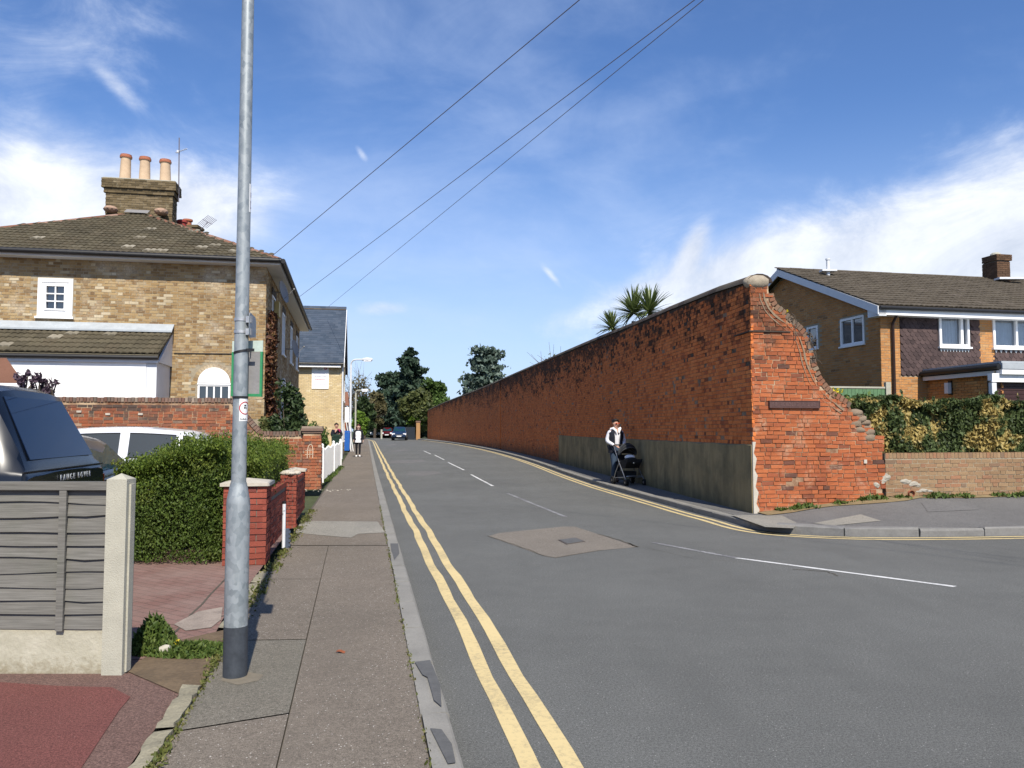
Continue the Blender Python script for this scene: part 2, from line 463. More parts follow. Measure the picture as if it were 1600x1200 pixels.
n4 = nt.noise(nt.vmath('MULTIPLY', D, (1, 1, 1.7)), 6.0, 10, 0.66, dist=.55)
f = nt.math('ADD', nt.math('MULTIPLY', n1, 0.55), nt.math('ADD', nt.math('MULTIPLY', n3, 0.45), nt.math('MULTIPLY', n4, .75)))
puff = nt.maprange(nt.math('ADD', f, bias), 1.00, 1.56, 0, 1, smooth=True)
wisp = nt.math('MULTIPLY', nt.maprange(nt.math('ADD', n2, nt.math('MULTIPLY', n4, .3)), 0.54, 0.92, 0, 1, smooth=True), 0.42)
hor = nt.math('MULTIPLY', nt.maprange(Z, 0.38, 0.0, 0, 1, smooth=True), 0.72)
cl = nt.math('ADD', nt.math('MULTIPLY', puff, .92), nt.math('MULTIPLY', nt.math('SUBTRACT', 1, puff), nt.math('ADD', nt.math('MULTIPLY', wisp, nt.maprange(Z, 0, .2, .3, 1)), hor)), clamp=True)
ccol = nt.mix(nt.maprange(nt.math('ADD', nt.math('MULTIPLY', n4, .6), nt.math('MULTIPLY', n3, .4)), .38, .60, 0, 1), (6.4, 6.8, 7.6), (10.6, 10.7, 10.8))
ccol = nt.mix(puff, (5.9, 7.1, 9.6), ccol)
tint = nt.mix(1.0, sky.outputs[0], (0.72, 0.94, 1.30), 'MULTIPLY')
nt.set(bg.inputs[0], nt.mix(nt.math('MULTIPLY', cl, 0.90), tint, ccol)); bg.inputs[1].default_value = 0.088

# ------------------------------------------------------------------ materials
def b_asphalt(base, dark, light, speck, spk=(.45, .75), scale=1.0, tint2=None):
    def b(nt, p):
        pos = nt.pos()
        big = nt.noise(pos, 0.35*scale, 5, 0.6); mid = nt.noise(pos, 3.0*scale, 5, 0.65); fine = nt.noise(pos, 150, 3, 0.7); vf = nt.noise(pos, 420, 2, .6)
        c = nt.mix(nt.maprange(big, .3, .7, 0, 1), dark, base)
        c = nt.mix(nt.math('MULTIPLY', nt.maprange(mid, .35, .7, 0, 1), .28), c, light)
        gr = nt.noise(pos, 62, 2, .8)
        c = nt.mix(0.75, c, nt.ramp(fine, [(0.30, .12), (0.5, .5), (0.70, .90)]), 'OVERLAY')
        c = nt.mix(0.55, c, nt.ramp(gr, [(0.30, .22), (0.5, .5), (0.70, .80)]), 'OVERLAY')
        vor = nt.n.new('ShaderNodeTexVoronoi'); vor.inputs['Scale'].default_value = 65; nt.set(vor.inputs['Vector'], pos)
        sel = nt.math('GREATER_THAN', nt.sep(vor.outputs['Color'])[0], spk[1]); dot = nt.math('LESS_THAN', vor.outputs['Distance'], spk[0]*.5)
        c = nt.mix(nt.math('MULTIPLY', nt.math('MULTIPLY', sel, dot), .75), c, speck)
        st = nt.noise(nt.vmath('MULTIPLY', pos, (1.6, .25, 1)), 1.2, 5, .6)
        c = nt.mix(nt.math('MULTIPLY', nt.maprange(st, .50, .72, 0, 1), .42), c, dark)
        nt.set(p.inputs['Base Color'], c); nt.set(p.inputs['Normal'], nt.bump(nt.math('ADD', fine, vf), 0.55, 0.006))
    return b
MAT['road'] = material('road_asphalt', b_asphalt((.130, .132, .124), (.100, .101, .095), (.158, .158, .148), (.40, .40, .37), (.42, .94)), rough=.9, spec=.18)
MAT['pave'] = material('pavement_asphalt', b_asphalt((.180, .152, .122), (.140, .120, .097), (.222, .192, .156), (.62, .58, .52), (.5, .90), 2), rough=.92, spec=.15)
MAT['pave2'] = material('pavement_grey_patch', b_asphalt((.168, .150, .122), (.130, .122, .098), (.205, .188, .152), (.45, .44, .42), (.4, .96), 2), rough=.92, spec=.15)
MAT['pave3'] = material('pavement_pale_patch', b_asphalt((.27, .252, .215), (.21, .20, .172), (.31, .295, .25), (.5, .48, .45), (.4, .96), 2), rough=.92, spec=.15)
MAT['pave_r'] = material('side_pavement_asphalt', b_asphalt((.150, .146, .140), (.115, .112, .108), (.185, .180, .170), (.42, .41, .4), (.4, .96), 1.5), rough=.92, spec=.15)
MAT['patch'] = material('road_patch_asphalt', b_asphalt((.190, .168, .140), (.155, .137, .115), (.225, .20, .168), (.45, .42, .4), (.4, .95), 3), rough=.93, spec=.15)
MAT['patch2'] = material('road_patch_grey', b_asphalt((.155, .150, .145), (.125, .122, .118), (.18, .175, .165), (.4, .4, .4), (.4, .97), 3), rough=.93, spec=.15)
MAT['fore'] = material('forecourt_tarmac', b_asphalt((.150, .092, .076), (.115, .073, .062), (.18, .118, .098), (.32, .27, .25), (.35, .975), 2), rough=.92, spec=.15)
MAT['fore_red'] = material('forecourt_red', b_asphalt((.160, .060, .052), (.125, .052, .046), (.185, .080, .066), (.35, .25, .22), (.35, .98), 2), rough=.92, spec=.15)
def b_drive(nt, p):
    pos = nt.pos()
    mp = nt.n.new('ShaderNodeMapping'); mp.inputs['Rotation'].default_value = (0, 0, R(35)); nt.set(mp.inputs['Vector'], pos)
    br = nt.n.new('ShaderNodeTexBrick'); nt.set(br.inputs['Vector'], mp.outputs[0]); br.inputs['Scale'].default_value = 1
    br.inputs['Brick Width'].default_value = .2; br.inputs['Row Height'].default_value = .1; br.inputs['Mortar Size'].default_value = .006
    br.inputs['Color1'].default_value = (.175, .098, .082, 1); br.inputs['Color2'].default_value = (.215, .128, .108, 1); br.inputs['Mortar'].default_value = (.10, .065, .055, 1)
    n = nt.noise(pos, 2.5, 6, .65)
    c = nt.mix(nt.math('MULTIPLY', nt.maprange(n, .35, .7, 0, 1), .6), br.outputs[0], (.24, .175, .15))
    c = nt.mix(.5, c, nt.ramp(nt.noise(pos, 120, 3, .7), [(.3, .3), (.7, .7)]), 'OVERLAY')
    nt.set(p.inputs['Base Color'], c); nt.set(p.inputs['Normal'], nt.bump(br.outputs['Fac'], -.5, .006))
MAT['drive'] = material('driveway_imprint', b_drive, rough=.85, spec=.2)
def b_paint(col, under, lo, hi):
    def b(nt, p):
        pos = nt.pos(); n = nt.noise(pos, 22, 7, .75); n2 = nt.noise(pos, 1.3, 4, .6); f = nt.noise(pos, 150, 3, .7)
        k = nt.maprange(nt.math('ADD', nt.math('ADD', nt.math('MULTIPLY', n, .6), nt.math('MULTIPLY', f, .3)), nt.math('MULTIPLY', n2, .3)), lo, hi, 0, 1)
        c = nt.mix(nt.maprange(n2, .35, .65, 0, .4), col, tuple(x*.82 for x in col))
        c = nt.mix(k, c, under); nt.set(p.inputs['Base Color'], c); nt.set(p.inputs['Normal'], nt.bump(f, .4, .005))
    return b
MAT['yellow'] = material('yellow_road_paint', b_paint((.60, .475, .24), (.24, .205, .14), .585, .80), rough=.8, spec=.2)
MAT['white_paint'] = material('white_road_paint', b_paint((.62, .62, .60), (.12, .12, .125), .60, .74), rough=.8, spec=.2)
MAT['faded_paint'] = material('faded_road_paint', b_paint((.36, .36, .36), (.12, .12, .125), .50, .66), rough=.85, spec=.2)
m_plain('kerb', (.235, .225, .20), .9, .22, 3.0, bump=.4, bscale=90)
m_plain('kerb_dark', (.10, .10, .098), .9, .2, 9, bump=.3)
m_plain('granite', (.185, .18, .17), .85, .2, 6, bump=.5, bscale=40)
m_plain('earth', (.13, .092, .055), .95, .3, 5, bump=.8, bscale=40)
m_plain('dirt_gap', (.088, .076, .058), .95, .3, 5)
m_plain('lawn_soil', (.06, .075, .03), .95, .35, 2, bump=.8, bscale=30)
def b_mort(nt, p):
    pos = nt.pos(); a = nt.noise(pos, 1.7, 5, .65); f = nt.noise(pos, 60, 3, .7)
    c = nt.mix(nt.maprange(a, .40, .62, 0, 1), (.16, .075, .042), (.46, .34, .22)); c = nt.mix(.5, c, nt.ramp(f, [(.3, .3), (.7, .7)]), 'OVERLAY')
    nt.set(p.inputs['Base Color'], c); nt.set(p.inputs['Normal'], nt.bump(f, .6, .01))
MAT['mortar_red'] = material('mortar_red', b_mort, rough=.95, spec=.1)
m_plain('mortar_pale', (.32, .27, .19), .95, .2, 8, bump=.5)
m_plain('mortar_grey', (.16, .14, .115), .95, .2, 8, bump=.5)
def b_render(nt, p):
    pos = nt.pos(); z = nt.sep(pos)[2]
    a = nt.noise(nt.vmath('MULTIPLY', pos, (3, 3, .5)), 1.2, 6, .65); b = nt.noise(pos, 1.6, 6, .65)
    c = nt.mix(nt.maprange(a, .3, .7, 0, 1), (.21, .165, .085), (.34, .27, .145))
    c = nt.mix(nt.math('MULTIPLY', nt.maprange(b, .4, .7, 0, 1), .55), c, (.075, .072, .05))
    k = nt.math('ADD', nt.maprange(z, .1, .55, .9, 0), nt.math('MULTIPLY', nt.math('SUBTRACT', b, .5), 1.2), clamp=True)
    c = nt.mix(nt.math('MULTIPLY', k, .55), c, (.05, .055, .032))
    nt.set(p.inputs['Base Color'], c); nt.set(p.inputs['Normal'], nt.bump(nt.noise(pos, 50, 4, .7), .45, .012))
MAT['render'] = material('cement_render', b_render, rough=.92, spec=.15)
RED = [(0, (.26, .080, .036)), (.2, (.33, .100, .041)), (.5, (.375, .118, .047)), (.75, (.32, .096, .041)), (.90, (.25, .076, .038)), (.97, (.17, .064, .038)), (1, (.10, .052, .040))]
m_brick('brick_end', RED, soot=((.050, .034, .026), 2.2, 5.2, .8), pale=((.44, .30, .20), .54, .76, 3.0))
REDS = [(0, (.48, .130, .037)), (.2, (.56, .165, .047)), (.55, (.63, .198, .060)), (.80, (.53, .148, .046)), (.94, (.38, .105, .038)), (.985, (.26, .075, .032)), (1, (.13, .052, .028))]
m_brick('brick_wall', REDS, soot=((.030, .020, .013), 2.75, 4.75, .92), base_stain=((.062, .052, .034), .2, 1.5))
m_brick('brick_low', [(0, (.23, .145, .082)), (.4, (.28, .185, .105)), (.7, (.235, .155, .088)), (.9, (.27, .14, .08)), (1, (.17, .12, .08))], pale=((.45, .42, .36), .72, .8, 1.7))
m_brick('brick_stock', [(0, (.23, .145, .068)), (.25, (.31, .21, .102)), (.5, (.36, .26, .135)), (.7, (.25, .16, .076)), (.85, (.18, .115, .06)), (.95, (.40, .32, .20)), (1, (.50, .42, .29))], pale=((.54, .47, .36), .52, .72, 1.1))
m_brick('brick_buff', [(0, (.50, .38, .20)), (.5, (.58, .45, .25)), (.85, (.52, .40, .23)), (1, (.64, .53, .34))], grain=40)
m_brick('brick_tan', [(0, (.40, .185, .068)), (.4, (.47, .235, .088)), (.75, (.42, .20, .072)), (.92, (.47, .27, .12)), (1, (.24, .13, .06))])
m_brick('brick_garden', [(0, (.22, .075, .040)), (.3, (.31, .105, .052)), (.55, (.18, .085, .058)), (.75, (.37, .135, .06)), (.88, (.11, .07, .055)), (1, (.38, .26, .18))], soot=((.068, .055, .048), 1.6, 2.35, .92), pale=((.45, .38, .32), .70, .8, 2.2))
m_brick('brick_pier', [(0, (.20, .052, .036)), (.5, (.26, .072, .048)), (.85, (.215, .056, .04)), (1, (.16, .05, .04))], grain=110)
m_brick('coping_brick', [(0, (.14, .075, .055)), (.5, (.20, .13, .10)), (.8, (.13, .10, .08)), (1, (.28, .22, .17))])
m_brick('coping_dark', [(0, (.045, .035, .030)), (.5, (.07, .055, .045)), (1, (.10, .085, .065))])
m_brick('tile_moss', [(0, (.070, .060, .040)), (.5, (.098, .084, .055)), (.9, (.085, .070, .046)), (.97, (.11, .095, .065)), (1, (.30, .27, .21))], pale=((.19, .105, .022), .69, .76, .75), grain=40)
m_brick('tile_brown', [(0, (.075, .062, .046)), (.5, (.095, .080, .060)), (.95, (.084, .070, .053)), (1, (.12, .10, .08))], grain=40)
m_brick('slate', [(0, (.042, .058, .082)), (.5, (.054, .070, .096)), (1, (.066, .082, .108))], grain=30, var=.3)
m_brick('tile_hung', [(0, (.052, .037, .036)), (.5, (.070, .049, .047)), (1, (.09, .062, .058))], grain=40)
m_brick('ridge', [(0, (.15, .075, .05)), (.6, (.21, .10, .065)), (1, (.26, .17, .13))])
m_plain('stone_cap', (.46, .42, .35), .9, .14, 8, bump=.35)
m_plain('white', (.80, .80, .79), .45, .05, 5, bump=.03)
m_plain('white_wood', (.78, .78, .76), .55, .08, 12, bump=.1)
m_plain('white_render', (.84, .84, .82), .8, .05, 3, bump=.1)
m_plain('fascia_grey', (.62, .64, .66), .5, .06, 6, bump=.05)
m_plain('lead', (.36, .39, .41), .6, .14, 5, bump=.15)
m_plain('black', (.016, .016, .017), .45, .2, 9, bump=.05)
m_plain('dark_inside', (.012, .012, .013), .8, .2, 4, bump=0)
m_plain('curtain', (.66, .67, .68), .9, .1, 6, bump=.1)
m_plain('terracotta', (.52, .38, .25), .85, .15, 6, bump=.25)
m_plain('terracotta_red', (.36, .12, .065), .85, .15, 8, bump=.25)
m_plain('steel', (.45, .46, .47), .45, .12, 20, metal=.7, bump=.1)
m_plain('concrete', (.39, .375, .305), .92, .12, 7, bump=.4, bscale=120)
def b_gravel(nt, p):
    pos = nt.pos(); z = nt.sep(pos)[2]; a = nt.noise(pos, 6, 7, .7); b = nt.noise(pos, 26, 5, .7)
    c = nt.mix(nt.maprange(a, .3, .7, 0, 1), (.33, .31, .235), (.45, .425, .34))
    k = nt.math('ADD', nt.maprange(z, .10, .26, .75, -.35), nt.math('MULTIPLY', nt.math('SUBTRACT', b, .5), 2.6), clamp=True)
    c = nt.mix(nt.math('MULTIPLY', k, .8), c, (.20, .165, .10))
    k2 = nt.math('ADD', nt.maprange(z, .30, .39, -.5, .5), nt.math('MULTIPLY', nt.math('SUBTRACT', a, .5), 2.2), clamp=True)
    c = nt.mix(nt.math('MULTIPLY', k2, .6), c, (.24, .20, .10))
    nt.set(p.inputs['Base Color'], c); nt.set(p.inputs['Normal'], nt.bump(b, .6, .012))
MAT['concrete_pale'] = material('concrete_pale', b_gravel, rough=.92, spec=.15)
m_plain('black_paint', (.045, .052, .062), .55, .25, 14, bump=.15)
def b_galv(nt, p):
    o = nt.pos(); v = nt.n.new('ShaderNodeTexVoronoi'); v.inputs['Scale'].default_value = 38; nt.set(v.inputs['Vector'], nt.vmath('MULTIPLY', o, (1, 1, .7)))
    s = nt.sep(v.outputs['Color'])[0]; n = nt.noise(o, 9, 5, .6)
    c = nt.mix(s, (.19, .22, .235), (.30, .33, .345)); c = nt.mix(nt.maprange(n, .4, .7, 0, .5), c, (.36, .385, .39))
    nt.set(p.inputs['Base Color'], c); nt.set(p.inputs['Roughness'], nt.maprange(s, 0, 1, .42, .6))
MAT['galv'] = material('galvanised_steel', b_galv, rough=.5, metal=.35, spec=.5)
def b_wood(nt, p):
    pos = nt.pos(); r = nt.rand()
    g = nt.noise(nt.vmath('MULTIPLY', pos, (1.6, 10, 42)), 2.2, 6, .6); n = nt.noise(pos, 3, 5, .6)
    c = nt.mix(nt.maprange(g, .3, .7, 0, 1), (.105, .101, .090), (.195, .187, .168)); c = nt.mix(nt.math('MULTIPLY', r, .3), c, (.095, .09, .08))
    c = nt.mix(nt.maprange(n, .5, .75, 0, .4), c, (.095, .105, .075))
    nt.set(p.inputs['Base Color'], c); nt.set(p.inputs['Normal'], nt.bump(g, .35, .006))
MAT['wood'] = material('weathered_wood', b_wood, rough=.85, spec=.2)
m_plain('green_wood', (.105, .20, .10), .8, .2, 8, bump=.2)
m_plain('bark', (.075, .058, .042), .95, .3, 8, bump=.8, bscale=25)
m_plain('twig', (.10, .08, .06), .95, .2, 8, bump=.2)
m_leaf('leaf_hedge', [(0, (.050, .085, .012)), (.5, (.100, .155, .020)), (1, (.18, .235, .036))], .35, big=((.15, .17, .03), 2.6, .52, .70))  # brighter hedge leaf for top and shoots, sunlight painted into its colour
m_leaf('leaf_hedge_shaded', [(0, (.040, .068, .012)), (.5, (.070, .115, .019)), (1, (.12, .172, .032))], .32, big=((.10, .125, .025), 2.6, .55, .72))  # darker hedge leaf for the sides, their shade painted into the colour
m_leaf('leaf_dark', [(0, (.020, .036, .014)), (.5, (.034, .058, .020)), (1, (.060, .090, .030))], .2)
m_leaf('leaf_conifer', [(0, (.020, .038, .024)), (.6, (.034, .060, .036)), (1, (.055, .086, .050))], .1)
m_leaf('leaf_cedar', [(0, (.030, .055, .040)), (.6, (.055, .088, .066)), (1, (.085, .125, .095))], .1)
m_leaf('leaf_bluecedar', [(0, (.045, .070, .055)), (.6, (.080, .115, .090)), (1, (.13, .17, .14))], .1)
m_leaf('leaf_olive', [(0, (.050, .066, .020)), (.6, (.082, .098, .030)), (1, (.13, .14, .045))], .25)
m_leaf('leaf_brown', [(0, (.075, .070, .030)), (.6, (.115, .100, .045)), (1, (.16, .14, .065))], .25)
m_leaf('leaf_green', [(0, (.045, .080, .020)), (.6, (.075, .125, .028)), (1, (.12, .19, .045))], .3)
m_leaf('leaf_bright', [(0, (.09, .16, .02)), (.6, (.14, .23, .03)), (1, (.20, .30, .05))], .35)
m_leaf('leaf_gold', [(0, (.026, .040, .014)), (.3, (.048, .070, .022)), (1, (.095, .130, .042))], .22, big=((.44, .33, .11), 1.9, .51, .575))
m_leaf('leaf_laurel', [(0, (.028, .050, .020)), (.5, (.060, .095, .034)), (1, (.125, .165, .065))], .2, rough=.4)
m_leaf('leaf_purple', [(0, (.05, .03, .045)), (1, (.11, .075, .10))], .2)
m_leaf('leaf_creeper', [(0, (.060, .024, .014)), (.5, (.11, .042, .02)), (.85, (.15, .07, .025)), (1, (.24, .15, .06))], .2)
m_leaf('leaf_palm', [(0, (.075, .105, .030)), (.5, (.12, .16, .05)), (1, (.19, .23, .085))], .2, rough=.4)
m_leaf('leaf_weed', [(0, (.045, .080, .016)), (.5, (.080, .125, .024)), (1, (.14, .18, .045))], .3)
m_leaf('leaf_yellow', [(0, (.55, .42, .02)), (1, (.72, .58, .03))], .2)
m_glass('pane_dark', tint=(.2, .24, .28), opacity=.75)
m_glass('pane_clear', tint=(.86, .92, .97), refl=.10, opacity=.06)
m_glass('car_glass', tint=(.28, .36, .40), refl=.02, opacity=.6, dark=(.018, .070, .085), fk=.12)
m_glass('car_glass_blue', tint=(.05, .10, .2), refl=.0, opacity=.9, dark=(.005, .012, .034), fk=.03)
def carpaint(name, col, rough=.22, metal=.3):
    m = material(name, None, col, rough, metal, .5); m.node_tree.nodes['Principled BSDF'].inputs['Coat Weight'].default_value = .35; MAT[name] = m
m_glass('car_glass_grey', tint=(.3, .32, .32), refl=.03, opacity=.7, dark=(.055, .060, .058), fk=.4)
carpaint('paint_navy', (.006, .009, .016), .25, 0); MAT['paint_navy'].node_tree.nodes['Principled BSDF'].inputs['Coat Weight'].default_value = .1; MAT['paint_navy'].node_tree.nodes['Principled BSDF'].inputs['Specular IOR Level'].default_value = .3; carpaint('paint_white', (.60, .61, .63), .25, .2); carpaint('paint_charcoal', (.025, .030, .040), .3, 0)
carpaint('paint_blue', (.015, .035, .085)); carpaint('paint_red', (.10, .008, .012)); carpaint('paint_silver', (.35, .36, .37))
m_plain('tyre', (.012, .012, .012), .85, .2, 20); m_plain('alloy', (.35, .36, .38), .35, .1, 20, metal=.8)
m_plain('lamp_red', (.25, .012, .01), .2, .1, 20, bump=0, spec=.6); m_plain('lamp_clear', (.75, .76, .78), .15, .05, 20, bump=0, spec=.7)
m_plain('chrome', (.75, .76, .78), .15, .05, 20, metal=1, bump=0)
m_plain('plate_yellow', (.62, .42, .04), .5, .08, 30); m_plain('plate_white', (.75, .75, .73), .5, .05, 30)
m_plain('sign_green', (.03, .22, .09), .5, .1, 12); m_plain('sign_grey', (.22, .215, .215), .6, .1, 9); m_plain('sign_pale', (.42, .50, .45), .4, .1, 10)
m_plain('sticker', (.78, .78, .77), .5, .05, 20, bump=0); m_plain('sign_red', (.45, .03, .035), .5, .1, 20, bump=0); m_plain('ink', (.03, .03, .035), .6, .1, 20, bump=0)
m_plain('ink_grey', (.30, .30, .40), .6, .1, 20, bump=0); m_plain('ink_red', (.55, .13, .17), .6, .1, 20, bump=0); m_plain('ink_green', (.35, .50, .38), .6, .1, 20, bump=0)
m_plain('bin_blue', (.02, .11, .42), .45, .1, 10, bump=.05); m_plain('bin_green', (.012, .035, .024), .5, .2, 10, bump=.05); m_plain('dark_door', (.12, .03, .022), .6, .15, 9)
m_plain('iron', (.13, .11, .095), .7, .25, 40, metal=.4, bump=.4); m_plain('wire', (.15, .14, .17), .7, .1, 5, bump=0)
m_plain('skin', (.50, .29, .21), .6, .08, 20, bump=.05, spec=.3); m_plain('skin_pale', (.60, .40, .32), .6, .06, 20, bump=.05, spec=.3)
m_plain('hair_dark', (.014, .010, .008), .6, .3, 60, bump=.4); m_plain('hair_red', (.075, .015, .012), .55, .3, 60, bump=.4)
m_plain('shirt', (.62, .62, .66), .85, .08, 14, bump=.15); m_plain('navy_cloth', (.011, .013, .022), .9, .25, 14, bump=.15); m_plain('jeans', (.030, .050, .082), .9, .35, 5, bump=.2)
m_plain('trouser_black', (.009, .009, .012), .9, .2, 14, bump=.15); m_plain('white_cloth', (.80, .80, .82), .85, .05, 12, bump=.1); m_plain('boot', (.11, .05, .03), .6, .2, 20); m_plain('shoe_white', (.75, .74, .72), .6, .06, 20)
m_plain('shades', (.30, .045, .02), .15, .1, 20, bump=0, spec=.7); m_plain('pram_cloth', (.013, .014, .016), .8, .25, 30, bump=.2); m_plain('pram_rib', (.055, .058, .06), .7, .15, 30)
m_plain('pram_metal', (.30, .31, .33), .35, .1, 30, metal=.8, bump=0); m_plain('magenta', (.30, .02, .10), .8, .1, 10)
m_plain('eye', (.03, .02, .02), .3, .1, 10, bump=0); m_plain('lip', (.35, .12, .10), .6, .1, 10, bump=0); m_plain('rust_leaf', (.26, .08, .03), .8, .2, 20)
m_plain('cement', (.36, .33, .27), .95, .2, 14, bump=.7)
m_plain('debris', (.42, .39, .32), .95, .15, 8, bump=.6)

# ------------------------------------------------------------------ ground, road, pavements
def XL(y): return -0.24-0.183*(y-3.8)+(-0.0045*(y-84)**2 if y > 84 else 0)
KR = [G(647, 686.5), G(675, 689.3), G(707, 692.8), G(745, 699.5), G(783, 708), G(840, 724.5), G(923, 755.5), G(1000, 777.5), G(1045, 790), G(1094, 804), G(1131, 813), G(1160, 822), G(1187, 828), G(1212, 831.5), G(1240, 834), G(1300, 837), G(1367, 838.5), G(1470, 838), G(1600, 836)]
e = KR[-1]; KR += [Vector((e.x+6, e.y+.9, 0)), Vector((e.x+24, e.y+3.6, 0))]
KR = [Vector((-40, 150, gz(150))), Vector((KR[0].x-7.0, KR[0].y+16, gz(KR[0].y+16)))]+KR
def resample(P, step):
    out = [P[0].copy()]
    for a, b in zip(P, P[1:]):
        n = max(1, int((b-a).length/step))
        out += [a.lerp(b, (i+1)/n) for i in range(n)]
    return out
def smooth_path(P, it=2):
    for _ in range(it):
        Q = [P[0]]
        for a, b in zip(P, P[1:]): Q += [a.lerp(b, .25), a.lerp(b, .75)]
        Q.append(P[-1]); P = Q
    return P
KRS = resample(smooth_path(KR), 1.5)
for p in KRS: p.z = gz(p.y)
def offset_path(P, d):
    out = []
    for i, p in enumerate(P):
        t = P[min(i+1, len(P)-1)]-P[max(i-1, 0)]; t.z = 0; t.normalize()
        out.append(p+Vector((-t.y, t.x, 0))*d)      # +d = left of travel (far -> near): the wall side is left
    return out
# ground sheet
m = MB(); ys = [-60, -20]+list(np.arange(-8, 40, 2.0))+list(np.arange(40, 200, 5.0))+[240, 320, 450, 700, 1200]
m.strip([(-900, y, gz(y)-.06) for y in ys], [(900, y, gz(y)-.06) for y in ys])
tag(m.build('ground', MAT['lawn_soil']), kind='structure')
# road surface
m = MB(); ys = list(np.arange(-10, 12, 1.0))+list(np.arange(12, 16, .25))+list(np.arange(16, 60, 1.5))+list(np.arange(60, 150, 3.0))
def xr(y):
    for a, b in zip(KRS, KRS[1:]):
        if a.y >= y >= b.y: return a.x+(b.x-a.x)*((y-a.y)/((b.y-a.y) or 1e-6))
    return None
rows = [(y, xr(y)) for y in ys]
A = []; B = []
for y, x in rows:
    xx = 40.0 if y < 11.8 else (x if x is not None else 4.6)
    A.append((XL(y), y, gz(y))); B.append((xx, y, gz(y)))
m.strip(A, B)
# side road leading off to the right
sr = [p for p in KRS if p.x > 4.0 and p.y < 13.5]
road = m.build('road', MAT['road']); tag(road, kind='structure')
m = MB(); m.strip([(p.x, p.y+.0, -.004) for p in sr]+[(60, 17.5, -.004)], [(p.x, 8.0, -.004) for p in sr]+[(60, 8, -.004)])
tag(m.build('side_road', MAT['road']), kind='structure')

def sheet(name, pts, z, mat, parent=None, zoff=None):
    mm = MB(); mm.poly([(p[0], p[1], (zoff(p) if zoff else gz(p[1]))+z) for p in pts]); return mm.build(name, mat, parent)
def line_strip(name, path, w, z, mat, parent, jit=0.0):
    L = offset_path(path, w/2); Rr = offset_path(path, -w/2); mm = MB()
    rr = random.Random(3)
    mm.strip([(p.x+rr.uniform(-jit, jit), p.y, gz(p.y)+z) for p in L], [(p.x+rr.uniform(-jit, jit), p.y, gz(p.y)+z) for p in Rr])
    return mm.build(name, mat, parent)
# yellow double lines
ly = [Vector((XL(y), y, gz(y))) for y in list(np.arange(-6, 40, .4))+list(np.arange(40, 105, 2.0))][::-1]
def wob(P, amp, k):
    return [Vector((p.x+amp*math.sin(p.y*k)+amp*.7*math.sin(p.y*k*2.7+1), p.y, p.z)) for p in P]
line_strip('yellow_line', wob(offset_path(ly, .345), .010, 1.1), .10, .004, MAT['yellow'], road, .006)
line_strip('yellow_line', wob(offset_path(ly, .545), .010, 1.1), .10, .004, MAT['yellow'], road, .006)
kr2 = [p for p in KRS if p.y < 92]
line_strip('yellow_line', offset_path(kr2, -.17), .085, .004, MAT['yellow'], road, .006)
line_strip('yellow_line', offset_path(kr2, -.36), .085, .004, MAT['yellow'], road, .006)
# centre dashes
for i, (p0, p1, mt) in enumerate((((662, 704.5), (673, 709.5), 'white_paint'), ((679, 711), (694, 718.5), 'white_paint'), ((700, 722.5), (725, 734.5), 'white_paint'), ((736, 741.5), (770, 759.5), 'white_paint'), ((793, 771), (883, 807.5), 'faded_paint'), ((1020, 848), (1150, 872), 'faded_paint'), ((1150, 872), (1492, 917), 'white_paint'))):
    a = G(*p0); b = G(*p1); n = 10
    line_strip('centre_line', [a.lerp(b, k/n) for k in range(n+1)], .075, .004, MAT[mt], road, .008)
# repair patches in the road
def road_poly(name, px, mat, z=.003, parent=road):
    return sheet(name, [G(*p) for p in px], z, MAT[mat] if isinstance(mat, str) else mat, parent)
road_poly('road_patch', [(763, 838), (780, 833), (880, 823), (898, 823), (935, 835), (996, 855), (940, 860), (868, 872), (850, 869)], 'patch', .003)
for q in ([(632, 742), (640, 737), (680, 736), (691, 740), (660, 744)], [(607, 724), (612, 720), (660, 718), (665, 721), (640, 724)], [(602, 706), (630, 702), (640, 703.5), (620, 706)], [(598, 696), (615, 694), (622, 695), (606, 697)]):
    road_poly('road_patch', q, 'patch2', .003)
# crack edges of the patch (thin trenches in the surface, darker grit)
def crack(px, w, name='crack', parent=road, z=.0045, mat='dirt_gap', dz=0.0):
    P = [G(*p, dz) for p in px]; Q = []
    rr = random.Random(len(px)*7)
    for a, b in zip(P, P[1:]):
        for k in range(6): q = a.lerp(b, k/6); Q.append(q+Vector((rr.uniform(-w, w)*.6, rr.uniform(-w, w)*.8, 0)))
    Q.append(P[-1]); Lf = offset_path(Q, w/2); Rt = offset_path(Q, -w/2); mm = MB()
    mm.strip([(p.x, p.y, gz(p.y)+dz+z) for p in Lf], [(p.x, p.y, gz(p.y)+dz+z) for p in Rt])
    return mm.build(name, MAT[mat], parent)
crack([(763, 838), (800, 850), (850, 868.5)], .02); crack([(935, 835), (965, 843), (996, 855)], .03); crack([(980, 849), (997, 855)], .05)
crack([(850, 868.5), (868, 871.5), (940, 859.5)], .012)
crack([(1010, 856), (1080, 872), (1175, 880)], .006); crack([(1240, 890), (1290, 893), (1310, 900)], .02)
t = thing('manhole_cover', 'small rectangular iron cover set in the brown tarmac patch of the road', 'manhole cover', G(893, 845, .003))
c = [G(872, 844, .003), G(900, 840.5, .003), G(914, 846.5, .003), G(885, 851, .003)]
m = MB(); up = Vector((0, 0, .006)); m.prism([p+Vector((0, 0, .002)) for p in c], up); m.build('frame', MAT['iron'], t)
ce = sum(c, Vector())/4
m = MB(); m.prism([ce+(p-ce)*.86+Vector((0, 0, .008)) for p in c], (0, 0, .003)); lid = m.build('lid', MAT['kerb_dark'], t)

